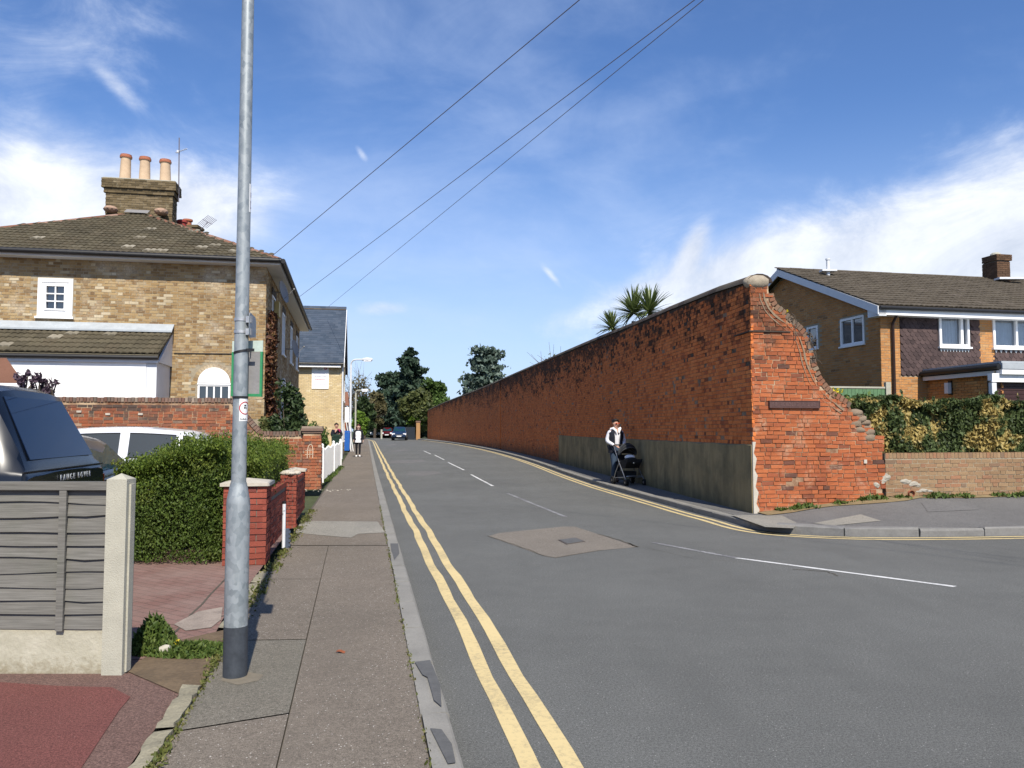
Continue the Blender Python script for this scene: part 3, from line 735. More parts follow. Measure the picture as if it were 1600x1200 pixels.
# --- left pavement
PZ = 0.12
def XPL(y): return -2.62-0.183*(y-8.7) if y > 6 else (-1.62-.19*(y-3.6) if y < 4.6 else -1.81+(-2.126+1.81)*(y-4.6)/1.4)
ys = list(np.arange(-8, 40, .5))+list(np.arange(40, 110, 3.0))
m = MB(); m.strip([(XPL(y), y, gz(y)+PZ-.02) for y in ys], [(XL(y)-.14, y, gz(y)+PZ-.02) for y in ys])
pavement = m.build('pavement', MAT['dirt_gap']); tag(pavement, kind='structure')
# slabs of laid tarmac with open joints: a long joint runs up the middle
def XJ(y):  # middle joint
    a, b = G(432, 1200, PZ), G(515, 845, PZ); return a.x+(b.x-a.x)*(y-a.y)/(b.y-a.y)
def slab(x0f, x1f, y0, y1, mat, h=0.0, sk0=0.0, sk1=0.0):
    n = max(2, int((y1-y0)/.5)); yy = np.linspace(y0, y1, n+1); mm = MB(); z = PZ+h
    B = []; A = [(x0f(y), y, gz(y)+z) for y in yy]
    for k, y in enumerate(yy): q = y+sk0+(sk1-sk0)*k/n; B.append((x1f(q), q, gz(q)+z))
    mm.strip(A, B); return mm.build('pavement_panel', MAT[mat], pavement)
g = .0035
Lf = lambda y: XPL(y)+.05; Jl = lambda y: XJ(y)-g; Jr = lambda y: XJ(y)+g; Kf = lambda y: XL(y)-.155
slab(Lf, Jl, -8, 4.02, 'pave', 0, 0, .25); slab(Lf, Jl, 4.035, 5.72, 'pave2', .001, .25, .03); slab(Lf, Jl, 5.735, 8.05, 'pave', .001, .03, 0); slab(Lf, Jl, 8.07, 10.35, 'pave', .0)
slab(Jr, Kf, -8, 10.36, 'pave', 0)
slab(Lf, Kf, 10.40, 12.0, 'pave', 0); slab(Lf, Kf, 12.02, 22.0, 'pave', 0); slab(Lf, Kf, 22.02, 48, 'pave', 0); slab(Lf, Kf, 48.03, 108, 'pave', 0)
m = MB(); m.poly([tuple(G(*p, PZ+.004)) for p in [(468, 818), (490, 814), (590, 815), (602, 832), (560, 834), (548, 840), (500, 836), (462, 832)]]); m.build('pavement_patch', MAT['pave3'], pavement)
# stain ring round the column foot, leaf
sheet('pavement_patch', [G(*p, PZ) for p in [(345, 1064), (352, 1055), (390, 1051), (412, 1055), (404, 1064), (372, 1071)]], PZ+.003, m_plain('sandy', (.175, .15, .11), .95, .2, 9, bump=.4), pavement)
leaf = MB(); q = G(532, 1019, PZ+.004)
for k in range(5): leaf.quad(q+Vector((-.028+.012*k, -.018, .004+.006*math.sin(k))), q+Vector((-.016+.012*k, -.02, .004+.006*math.sin(k+1))), q+Vector((-.014+.011*k, .016, .010+.006*math.sin(k+1))), q+Vector((-.026+.011*k, .014, .008+.005*math.sin(k))))
tag(leaf.build('fallen_leaf', MAT['rust_leaf']), 'single rust brown dead leaf lying in the middle of the left pavement', 'leaf')

# --- kerb stones, left
def kerb_stone(path_a, path_b, wd, h, mat, parent, lean=0.0, z=None, jit=.004):
    rr = random.Random(int(path_a.y*100)); t = (path_b-path_a); t.z = 0; n = Vector((-t.y, t.x, 0)).normalized()
    j = lambda: Vector((rr.uniform(-jit, jit), 0, rr.uniform(-jit, jit)))
    za, zb = gz(path_a.y), gz(path_b.y); mm = MB()
    f0 = Vector((path_a.x, path_a.y, za)); f1 = Vector((path_b.x, path_b.y, zb)); up = Vector((0, 0, h)); dn = Vector((0, 0, -.05)); br = .018
    b0 = f0+n*wd; b1 = f1+n*wd
    P = [f0+dn, f0+up-Vector((0, 0, br))+j(), f0+up+n*br+j(), b0+up+j(), b0+dn]; Q = [f1+dn, f1+up-Vector((0, 0, br))+j(), f1+up+n*br+j(), b1+up+j(), b1+dn]
    i = len(mm.v); mm.v += [tuple(p) for p in P]+[tuple(p) for p in Q]
    for k in range(4): mm.f.append((i+k, i+k+1, i+5+k+1, i+5+k)); mm.mi.append(0)
    mm.f.append((i, i+4, i+3, i+2, i+1)); mm.f.append((i+5, i+6, i+7, i+8, i+9)); mm.mi += [0, 0]
    return mm.build('kerb_stone', mat, parent, smooth=None)
kerb = MB(); kerb.strip([(XL(y)-.01, y, gz(y)-.04) for y in ys], [(XL(y)-.15, y, gz(y)-.04) for y in ys]); kerb = kerb.build('kerb', MAT['dirt_gap']); tag(kerb, kind='structure')
y = -3.0
while y < 100:
    L = .914 if y < 40 else 1.83
    a = Vector((XL(y+L-.012), y+L-.012, 0)); b = Vector((XL(y), y, 0))
    o = kerb_stone(b, a, .145, PZ+random.uniform(-.004, .004), MAT['kerb'], kerb)
    y += L
# dark tar smears on the near kerb stones
for px in ([(648, 1036), (672, 1033), (688, 1072), (690, 1106), (678, 1096), (668, 1060), (660, 1056)], [(672, 1140), (690, 1142), (706, 1165), (712, 1194), (700, 1196), (686, 1168)], [(610, 850), (622, 850), (624, 866), (616, 876), (612, 862)]):
    sheet('tar_smear', [G(*p, PZ) for p in px], PZ+.008, MAT['kerb_dark'], kerb)

# --- right kerb along the long wall and round the corner
rk = MB(); KI = offset_path(KRS, .14)
rk.strip([(p.x, p.y, gz(p.y)-.04) for p in KRS], [(p.x, p.y, gz(p.y)-.04) for p in KI]); rkerb = rk.build('wall_side_kerb', MAT['dirt_gap']); tag(rkerb, kind='structure')
kp = resample([p for p in KRS if p.y < 100 or p.x > 4], .02)
acc = 0; last = kp[0]; seg0 = kp[0]; n_ = 0
for a, b in zip(kp, kp[1:]):
    acc += (b-a).length
    side = b.x > 4.25
    corner_ = 3.5 < b.x <= 4.25 and b.y < 15.5
    Lw = (1.05 if side else .30 if corner_ else .914) if b.y < 40 else 1.83
    if acc >= Lw+(random.uniform(-.15, .25) if side else 0):
        s0 = seg0; s1 = b
        px = project(s0)
        drop = 11.9 < b.y < 14.6 and b.x < 4.3
        hh = .105 if drop else (.115 if not side else .125+random.uniform(-.02, .02))
        if n_ < 130 and b.x < 14: kerb_stone(s0, s1.lerp(s0, .015), .135, hh, MAT['granite' if side else 'kerb'], rkerb, jit=.012 if side else .004)
        n_ += 1; seg0 = b; acc = 0
# ================================================================== LEFT SIDE
U = Vector((1, .183, 0)).normalized(); V = Vector((-.183, 1, 0)).normalized(); UP = Vector((0, 0, 1))
def frame_plane(C, u):           # vertical plane through C with right-direction u, outward normal
    u = Vector((u[0], u[1], 0)).normalized(); return u, Vector((u.y, -u.x, 0))
def on_wall(px, py, C, u):
    u, n = frame_plane(C, u); p = onplane(px, py, C, n); return (p-C).dot(u), p.z
def wall_pt(C, u, t, z, out=0.0):
    u, n = frame_plane(C, u); return Vector((C.x, C.y, 0))+u*t+n*out+Vector((0, 0, z))
def wbox(mb, C, u, t0, t1, z0, z1, o0, o1, m=0):
    """box on a wall: t along, z up, o outward"""
    u2, n = frame_plane(C, u); q = [wall_pt(C, u, t, z, o) for o in (o0, o1) for t, z in ((t0, z0), (t1, z0), (t1, z1), (t0, z1))]
    i = len(mb.v); mb.v += [tuple(p) for p in q]
    for f in ((0, 1, 2, 3), (4, 5, 6, 7), (0, 1, 5, 4), (1, 2, 6, 5), (2, 3, 7, 6), (3, 0, 4, 7)): mb.f.append(tuple(i+k for k in f)); mb.mi.append(m)

# --- forecourt and driveway
fo = [(-40, -8), (-40, 5.3), (-2.25, 5.3), (XPL(4.9), 4.85)]+[(XPL(y)-.07, y) for y in (4.6, 4.0, 3.6, 2, -8)]
forecourt = sheet('forecourt', fo, PZ-.01, MAT['fore']); tag(forecourt, kind='structure')
sheet('red_tarmac_panel', [tuple(G(*p, PZ)[:2]) for p in [(-400, 1062), (0, 1064), (90, 1070), (175, 1072), (204, 1087), (186, 1108), (128, 1196), (60, 1330), (-600, 1330)]], PZ-.006, MAT['fore_red'], forecourt)
dr = [(-40, 5.3), (-40, 19.0), (-6.2, 19.0), (XPL(14)-.1, 14.0), (XPL(8.7)-.08, 8.7), (XPL(6.4)-.08, 6.4), (XPL(5.3)-.05, 5.3)]
driveway = sheet('driveway', dr, PZ-.006, MAT['drive']); tag(driveway, kind='structure')
crack([(262, 1000), (352, 905)], .018, 'joint', driveway, .003, 'dirt_gap', PZ-.006); crack([(290, 985), (350, 962)], .012, 'joint', driveway, .003, 'dirt_gap', PZ-.006)
sheet('pale_patch', [tuple(G(*p, PZ)[:2]) for p in [(272, 975), (310, 955), (348, 948), (345, 968), (330, 980), (290, 985)]], PZ-.001, m_plain('drive_pale', (.29, .24, .20), .9, .3, 6, bump=.3), driveway)
# edging stones between forecourt and pavement
edge = MB(); edge.quad((XPL(2)-.07, 2, PZ-.03), (XPL(2)+.04, 2, PZ-.03), (XPL(8)+.04, 8, PZ-.03), (XPL(8)-.07, 8, PZ-.03)); edge = edge.build('path_edging', MAT['dirt_gap']); tag(edge, kind='structure')
m_plain('edging', (.26, .235, .165), .95, .35, 4, bump=.7, bscale=60)
for k, (a, b) in enumerate(((2.2, 3.1), (3.12, 4.02), (4.04, 4.72), (6.05, 6.9), (6.92, 7.8), (7.82, 8.45))):
    mm = MB(); n = 10; j = lambda q=.006: random.uniform(-q, q)
    row = [(Vector((XPL(y)-.06+j(.01), y+j(.003), PZ+.010+j())), Vector((XPL(y)+.03+j(.012), y+j(.003), PZ+.012+j()))) for y in np.linspace(a, b-.008, n+1)]
    for P, Q in zip(row, row[1:]):
        mm.quad(P[0], P[1], Q[1], Q[0]); mm.quad(P[0], Q[0], Q[0]-UP*.05, P[0]-UP*.05); mm.quad(P[1], P[1]-UP*.05, Q[1]-UP*.05, Q[1])
    mm.build('edging_stone', MAT['edging'], edge)

earth_bed = sheet('earth_bed', [(-2.4, 5.05), (XPL(4.5)+.04, 4.5), (XPL(6.1)+.04, 6.1), (-2.4, 5.7)], PZ-.004, MAT['earth']); tag(earth_bed, kind='structure')
# --- weeds and moss
def weed_patch(name, label, centre, rad, n, size, mat, h=0.1, upright=1.0, kind='stuff', cat='weeds'):
    c = np.array(centre); P = np.zeros((n, 3)); r = np.sqrt(RNG.random(n)); an = RNG.random(n)*6.283
    P[:, 0] = c[0]+np.cos(an)*r*rad[0]; P[:, 1] = c[1]+np.sin(an)*r*rad[1]; P[:, 2] = c[2]+h*(1-r**1.5)*RNG.random(n)**.7+.004
    o = leaf_mesh(name, P, size, MAT[mat], None, aspect=2.6, orient=np.array([[0, 0, 1.0]])*upright)
    return tag(o, label, cat, kind=kind)
w0 = G(235, 1022, PZ)
weed_patch('weeds', 'tall green weeds growing against the concrete fence post', (w0.x-.03, w0.y+.12, PZ), (.16, .16), 1900, .022, 'leaf_weed', .24)
weed_patch('weeds', 'low weeds spreading from the fence post to the steel column', (w0.x+.26, w0.y+.06, PZ), (.33, .16), 2300, .017, 'leaf_weed', .06)
def strip_weeds(name, label, path, wd, n, size, mat, h=.03):
    P = []
    for _ in range(n):
        k = random.random()*(len(path)-1); i = int(k); q = path[i].lerp(path[min(i+1, len(path)-1)], k-i)
        cl = .5+.5*math.sin(q.y*5.3+1.3*math.sin(q.y*2.1))
        if random.random() > .25+.75*cl: continue
        P.append((q.x+random.gauss(0, wd), q.y+random.gauss(0, wd), q.z+random.random()*h*cl))
    return tag(leaf_mesh(name, np.array(P), size, MAT[mat], None, aspect=2.0, orient=np.array([[0, 0, .7]])), label, 'weeds', kind='stuff')
m_leaf('leaf_moss', [(0, (.06, .075, .015)), (.6, (.10, .11, .025)), (1, (.16, .14, .05))], .1)
strip_weeds('moss', 'mossy seam along the edging stones beside the pavement', [Vector((XPL(y)+.05, y, PZ)) for y in np.arange(2.2, 6.0, .2)], .018, 1600, .014, 'leaf_moss', .02)
strip_weeds('moss', 'mossy seam along the foot of the red brick garden piers', [Vector((XPL(y)+.06, y, PZ)) for y in np.arange(6.2, 15, .3)], .04, 2200, .018, 'leaf_moss', .03)
strip_weeds('moss', 'thin moss line along the back of the left kerb', [Vector((XL(y)-.155, y, PZ)) for y in np.arange(2.5, 16, .3)], .010, 900, .012, 'leaf_moss', .012)
st = MB(); q = G(258, 1022, PZ); st.ico((q.x, q.y, PZ+.03), .035, 2, (1.2, 1, .9), jit=.15); tag(st.build('stone', MAT['debris'], smooth=40), 'grey stone lying among the weeds by the fence post', 'stone')
fl = []
for k in range(7): a = G(276+random.uniform(-4, 4), 1004+random.uniform(-4, 4), PZ+.05); fl.append(tuple(a))
tag(leaf_mesh('flower', np.array(fl), .02, MAT['leaf_yellow'], None, aspect=1), 'tiny yellow flowers among the weeds beside the steel column', 'flowers', kind='stuff')

# --- lapped board fence with concrete post and gravel board
fn = thing('garden_fence', 'grey weathered lap panel fence with concrete post and gravel board', 'fence', (-2.5, 5.0, PZ))
FX1 = -2.50; FX0 = -4.75; FY = 5.02
pm = MB(); x0, x1 = FX1, FX1+.125; ztop = CAMZ+(672-748)/1250*5.0
pm.box((x0, FY-.06, PZ-.05), (x1, FY+.06, ztop))
top = [(x0, FY-.06, ztop), (x1, FY-.06, ztop), (x1, FY+.06, ztop), (x0, FY+.06, ztop)]; ap = ((x0+x1)/2, FY, ztop+.035)
for k in range(4): pm.poly([top[k], top[(k+1) % 4], ap])
pm.box((x1-.002, FY-.025, PZ), (x1+.012, FY+.03, ztop-.03))
pm.build('concrete_post', MAT['concrete'], fn)
gb = MB(); gb.box((FX0-1.2, FY-.025, PZ-.05), (FX1-.001, FY+.025, PZ+.265)); gb.build('gravel_board', MAT['concrete_pale'], fn)
zt = CAMZ+(672-752)/1250*5.0; zb = PZ+.262; ns = 10
edges = [zb+(zt-.05-zb)*k/ns for k in range(ns+1)]
def wave(k, x): return .010*math.sin(x*2.3+k*1.7)+.006*math.sin(x*6.1+k*2.9)
for k in range(ns):
    mm = MB(); zl0, zh0 = edges[k], edges[k+1]+.022; nx = 26; A = []; B = []; Cc = []; Dd = []
    for i in range(nx+1):
        x = FX0-1.2+(FX1-.004-FX0+1.2)*i/nx; kn = .010*math.exp(-((x-(FX1-.17-.05*math.sin(k*2.1)))/.03)**2)
        zl = zl0+wave(k, x)*(.6+.5*k/ns)-kn*.8-(.0 if k else .0)
        if k == 0: zl = max(zl0-.004, zl0+.01*math.sin(x)*.3)
        yb = FY-.030-kn*.5-.004*math.sin(x*1.9+k)
        A.append((x, yb, zl)); B.append((x, FY-.012, zh0+wave(k+1, x)*.5)); Cc.append((x, yb+.009, zl)); Dd.append((x, FY-.004, zh0))
    mm.strip(A, B); mm.strip(Cc, A); mm.strip(B, Dd)
    mm.build('slat', MAT['wood'], fn, fix=False)
mm = MB(); xb = at(103, 850, FY).x; mm.box((xb-.022, FY-.052, zb-.01), (xb+.022, FY-.034, zt-.045)); mm.build('batten', MAT['wood'], fn)
mm = MB(); mm.box((FX0+.3-.02, FY-.052, zb), (FX0+.3+.02, FY-.034, zt-.045)); mm.build('batten', MAT['wood'], fn)
mm = MB(); mm.box((FX0-1.2, FY-.055, zt-.05), (FX1-.003, FY+.02, zt)); mm.build('top_rail', MAT['wood'], fn)
mm = MB(); mm.box((FX0-1.2, FY+.004, PZ+.25), (FX1-.003, FY+.012, zt-.052)); mm.build('backing', MAT['wood'], fn)

# --- steel lamp column in the foreground with its signs
LP = G(367, 1056, PZ); LPT = at(399, 0, LP.y)
lp = thing('lamp_post', 'tall galvanised steel column with black base standing on the left pavement', 'lamp post', LP)
m = MB(); m.lathe([(.071, -.02), (.071, .30)], 28, Matrix.Translation(LP)); m.build('base_band', MAT['black_paint'], lp, smooth=40)
zsh = CAMZ+(672-772)/1250*LP.y-PZ
m = MB(); m.lathe([(.070, .30), (.070, zsh-.06), (.068, zsh-.03), (.054, zsh+.045), (.0475, zsh+.07), (.0475, zsh+.075)], 28, Matrix.Translation(LP)); m.build('base_compartment', MAT['galv'], lp, smooth=35)
m = MB(); zs = [zsh+.07, 1.6, 2.4, 3.4, 4.6, 6.2]; m.lathe([(.0470-.0024*z, z) for z in zs], 28, Matrix.Translation(LP)); m.build('shaft', MAT['galv'], lp, smooth=35)
m = MB(); m.box((LP.x-.025, LP.y-.074, PZ+.5), (LP.x+.025, LP.y-.066, PZ+.95)); 
def col_r(z): return .0470-.0024*z
def sticker_on(name, px0, px1, py0, py1, mat, parent, out=.001, n=8):
    """curved label on the column; px across the visible face"""
    zt = at(0, py0, LP.y).z; zb_ = at(0, py1, LP.y).z; mm = MB(); r = col_r((zt+zb_)/2-PZ)+out
    cx = project((LP.x, LP.y, (zt+zb_)/2))[0]; hw = r*1250/LP.y
    a0 = math.asin(max(-.98, min(.98, (px0-cx)/hw))); a1 = math.asin(max(-.98, min(.98, (px1-cx)/hw))) if px1 < cx+hw else 2.0
    vx = math.atan2(LP.x, LP.y)
    f = lambda a, z: (LP.x+r*math.sin(a-vx), LP.y-r*math.cos(a-vx), z)
    mm.strip([f(a0+(a1-a0)*k/n, zt) for k in range(n+1)], [f(a0+(a1-a0)*k/n, zb_) for k in range(n+1)])
    return mm.build(name, mat, parent), f, (a0, a1, zt, zb_)
s1, f, (a0, a1, zt_, zb_) = sticker_on('sticker', 374, 999, 622, 658, MAT['sticker'], lp, .0012)
mm = MB(); ac = a0+.85; zc = zt_-.062
f2 = lambda a, z: sticker_on
def arc(mb, ac, zc, r0, r1, rr, n=26):
    vx = math.atan2(LP.x, LP.y); P = []
    for rad in (r0, r1):
        P.append([(LP.x+rr*math.sin(ac+rad*math.cos(t)/rr-vx), LP.y-rr*math.cos(ac+rad*math.cos(t)/rr-vx), zc+rad*math.sin(t)) for t in np.linspace(0, 2*math.pi, n+1)])
    mb.strip(P[0], P[1])
rr_ = col_r(1.6)+.0022
arc(mm, ac, zc, .034, .040, rr_); mm.build('red_ring', MAT['sign_red'], s1)
mm = MB(); vx = math.atan2(LP.x, LP.y)
def cyl_rect(mb, a0, a1, z0, z1, rr, n=3):
    f = lambda a, z: (LP.x+rr*math.sin(a-vx), LP.y-rr*math.cos(a-vx), z)
    mb.strip([f(a0+(a1-a0)*k/n, z1) for k in range(n+1)], [f(a0+(a1-a0)*k/n, z0) for k in range(n+1)])
for (da, dz, w_, h_) in ((.05, .012, .35, .008), (.02, -.004, .14, .012), (.22, -.002, .12, .010), (.38, -.006, .10, .012)): cyl_rect(mm, ac-.25+da, ac-.25+da+w_, zc+dz, zc+dz+h_, rr_)
for k in range(6): cyl_rect(mm, a0+.16+.16*k, a0+.27+.16*k, zb_+.008, zb_+.018-.004*(k % 2), rr_)
mm.build('small_print', MAT['ink'], s1)['kind'] = 'stuff'
s2, f, (a0, a1, zt_, zb_) = sticker_on('sticker', 389, 999, 288, 332, MAT['sticker'], lp, .0012)
mm = MB(); rr_ = col_r(3)+.0022
for (da, dz, w_, h_) in ((.25, .022, .5, .012), (.25, .022, .14, .05), (.25, .060, .5, .012), (.30, .095, .6, .03)): cyl_rect(mm, a0+da, a0+da+w_, zb_+dz, zb_+dz+h_, rr_)
mm.build('small_print', MAT['ink_grey'], s2)['kind'] = 'stuff'
def ring_at(py, parent, tilt=0.0, mat='steel', h=.018, rx=.004):
    z = at(0, py, LP.y).z; M = Matrix.Translation((LP.x, LP.y, z)) @ Matrix.Rotation(tilt, 4, 'Y'); r = col_r(z-PZ)+rx
    mm = MB(); mm.lathe([(r-.004, -h/2), (r, -h/2), (r, h/2), (r-.004, h/2)], 24, M); return mm, z
# small edge-on plate held by two clamps
spz = at(393, 512, LP.y)
sp = thing('sign_plate', 'small steel sign plate seen edge on, clamped high on the steel column', 'sign', (LP.x, LP.y, spz.z))
for py in (500, 519):
    mm, z = ring_at(py, sp); mm.box((LP.x+.036, LP.y-.035, z-.02), (LP.x+.068, LP.y-.005, z+.02)); mm.build('clamp', MAT['steel'], sp, smooth=35)
mm = MB(); a = Vector((LP.x+.068, LP.y-.075, 0)); d = Vector((-.17, .985, 0)); z0, z1 = at(0, 529, LP.y).z, at(0, 490, LP.y).z
mm.prism([(a.x, a.y, z0+.02), (a.x, a.y, z1-.02), (a.x+d.x*.03, a.y+d.y*.03, z1), (a.x+d.x*.25, a.y+d.y*.25, z1), (a.x+d.x*.28, a.y+d.y*.28, z1-.03), (a.x+d.x*.28, a.y+d.y*.28, z0+.03), (a.x+d.x*.03, a.y+d.y*.03, z0)], (.004, -.0005, 0)); mm.build('plate', MAT['galv'], sp)
# notice panel strapped to the far side of the column
nb = thing('notice_board', 'green edged notice panel strapped to the steel column, its grey back showing', 'notice board', (LP.x, LP.y+.06, at(0, 575, LP.y).z))
yb = LP.y+.058; A_, B_, C_, D_ = at(363, 533, yb), at(411, 532, yb), at(409, 620, yb), at(361, 619, yb)
def lerp2(s, t): return A_.lerp(B_, s).lerp(D_.lerp(C_, s), t)
def ppanel(mb, s0, s1, t0, t1, d0, d1): mb.prism([lerp2(s0, t0)+Vector((0, d0, 0)), lerp2(s1, t0)+Vector((0, d0, 0)), lerp2(s1, t1)+Vector((0, d0, 0)), lerp2(s0, t1)+Vector((0, d0, 0))], (0, d1-d0, 0))
mm = MB(); ppanel(mm, .07, .93, .205, .95, 0, .010); mm.build('backing', MAT['sign_grey'], nb)
mm = MB(); ppanel(mm, 0, .07, .2, 1, -.006, .016); ppanel(mm, .93, 1, .2, 1, -.006, .016); ppanel(mm, .0701, .9299, .951, 1, -.006, .016); mm.build('frame', MAT['sign_green'], nb)
mm = MB(); ppanel(mm, 0, 1, 0, .198, 0, .008); mm.build('header', MAT['sign_pale'], nb)
mm, z = ring_at(550, nb, -.22, 'black', .014); mm.box((LP.x+.03, LP.y-.02, z+.002), (LP.x+.085, LP.y-.012, z+.02)); mm.build('strap', MAT['black'], nb, smooth=35)
mm, z = ring_at(621, nb, 0, 'black', .014); mm.build('strap', MAT['black'], nb, smooth=35)

# --- red brick garden piers and the low walls between them
def pier(name, label, px0, px1, pybase, pytop, cap, courses, depth=None, capmat='stone_cap', mat='brick_pier', rough=False):
    a = G(px0, pybase, PZ); b = G(px1, pybase, PZ); b = a+U*((b-a).length); wd = (b-a).length
    zt = at((px0+px1)/2, pytop, a.y).z; t = thing(name, label, 'pier', ((a+b)/2+V*wd/2)); dep = depth or wd
    core = MB(); i = .012
    q = [a+U*i+V*i, b-U*i+V*i, b-U*i+V*(dep-i), a+U*i+V*(dep-i)]
    core.prism([p for p in q], (0, 0, zt-PZ-.004)); core.build('mortar', MAT['mortar_grey'], t)
    it = []; ch = (zt-PZ)/courses-.010
    for (O, u, w_, s) in ((a, U, wd, 1), (b, V, dep, 2), (b+V*dep, -U, wd, 3), (a+V*dep, -V, dep, 4)):
        L = (w_-.01)/2 if w_ < .55 else .215
        it += brick_items(Vector((O.x, O.y, PZ)), u, w_, 0, zt-PZ+.002, None, 'stretcher', L, L/2, ch, .010, proud=.0 if not rough else .004, jit=.003 if not rough else .012, dep=.04, seed=s+int(px0))
    pieces(t, 'brick', it, MAT[mat], 140)
    if cap:
        o = .035; c = MB(); q = [a-U*o-V*o, b+U*o-V*o, b+U*o+V*(dep+o), a-U*o+V*(dep+o)]; z0 = zt; z1 = zt+.035; ap = (a+b)/2+V*dep/2
        lo = [Vector((p.x, p.y, z0)) for p in q]; hi = [Vector((p.x, p.y, z1)) for p in q]; top = Vector((ap.x, ap.y, z1+cap))
        for k in range(4): c.quad(lo[k], lo[(k+1) % 4], hi[(k+1) % 4], hi[k]); c.poly([hi[k], hi[(k+1) % 4], top])
        c.poly(lo[::-1]); c.build('cap_stone', MAT[capmat], t)
    return a, b, dep, zt, t
pa = pier('brick_pier', 'near red brick pier with pale pyramid cap beside the steel column', 347, 412, 884, 760, .045, 13)
pb = pier('brick_pier', 'middle red brick pier without cap, mortar lump on top, under the hedge', 437, 461, 826, 742, 0, 14)
pc = pier('brick_pier', 'far red brick pier with pale cap next to the old orange brick wall', 444, 473, 797, 737, .04, 14)
def garden_wall(label, p0, p1, ztop, off=.10, th=.22):
    a = Vector((p0.x, p0.y, PZ))-U*off; ln = (p1-p0).length; O = a+V*0
    t = thing('garden_wall', label, 'wall', O)
    c = MB(); c.prism([O, O+V*ln, O+V*ln-U*th, O-U*th], (0, 0, ztop-PZ-.065)); c.build('mortar', MAT['mortar_grey'], t)
    it = brick_items(O, V, ln, 0, ztop-PZ-.07, None, 'stretcher', .215, .1, .062, .012, proud=.006, seed=5)
    O2 = O-U*th*0
    pieces(t, 'brick', it, MAT['brick_pier'], 150)
    cb = []
    k = 0
    while k*.075 < ln-.05:
        M = Matrix.Translation(O+V*(k*.075+.035)-U*(th/2)+Vector((0, 0, ztop-PZ-.03))) @ Matrix.Rotation(math.atan2(V.y, V.x), 4, 'Z')
        cb.append((M, 'edgebrick')); k += 1
    TPL.setdefault('edgebrick', [np.array([(x, y, z) for z in (-.035, .035) for x, y in ((-.032, -.12), (.032, -.12), (.032, .12), (-.032, .12))]), np.array([(0, 1, 5, 4), (1, 2, 6, 5), (2, 3, 7, 6), (3, 0, 4, 7), (4, 5, 6, 7)]), None])
    pieces(t, 'coping_brick', cb, MAT['brick_pier'], 120)
    return t
garden_wall('low red brick wall between the near and middle garden piers', pa[1]+V*pa[2], pb[1], .82)
garden_wall('short red brick wall between the middle and far garden piers', pb[1]+V*pb[2], pc[1], .80)
mm = MB(); c = (pb[0]+pb[1])/2+V*pb[2]/2
for k in range(7): mm.ico((c.x+random.uniform(-.12, .12), c.y+random.uniform(-.12, .12), pb[3]+.02), random.uniform(.05, .10), 2, (1, 1, .5), jit=.12)
mm.build('mortar_lump', MAT['stone_cap'], pb[4])
# marker post
mp = G(443, 856, PZ); t = thing('marker_post', 'thin pale grey marker post with black cap at the foot of the garden wall', 'post', mp)
h = CAMZ+(672-786)/1250*mp.y-PZ
mm = MB(); mm.tube([mp, mp+UP*h], .022, 12); mm.build('post', MAT['fascia_grey'], t, smooth=40)
mm = MB(); mm.tube([mp+UP*h, mp+UP*(h+.03)], .024, 12); mm.build('cap', MAT['black'], t, smooth=40)
mm = MB(); mm.box((mp.x+.025, mp.y-.01, PZ), (mp.x+.065, mp.y+.03, PZ+.24)); [mm.box((mp.x+.06, mp.y-.014, PZ+.02+.055*k), (mp.x+.085, mp.y+.01, PZ+.05+.055*k)) for k in range(4)]; mm.build('bracket', m_plain('slate_blue', (.07, .09, .13), .6, .2, 20), t)

m_plain('hedge_core', (.020, .026, .010), .95, .3, 12, bump=.5)
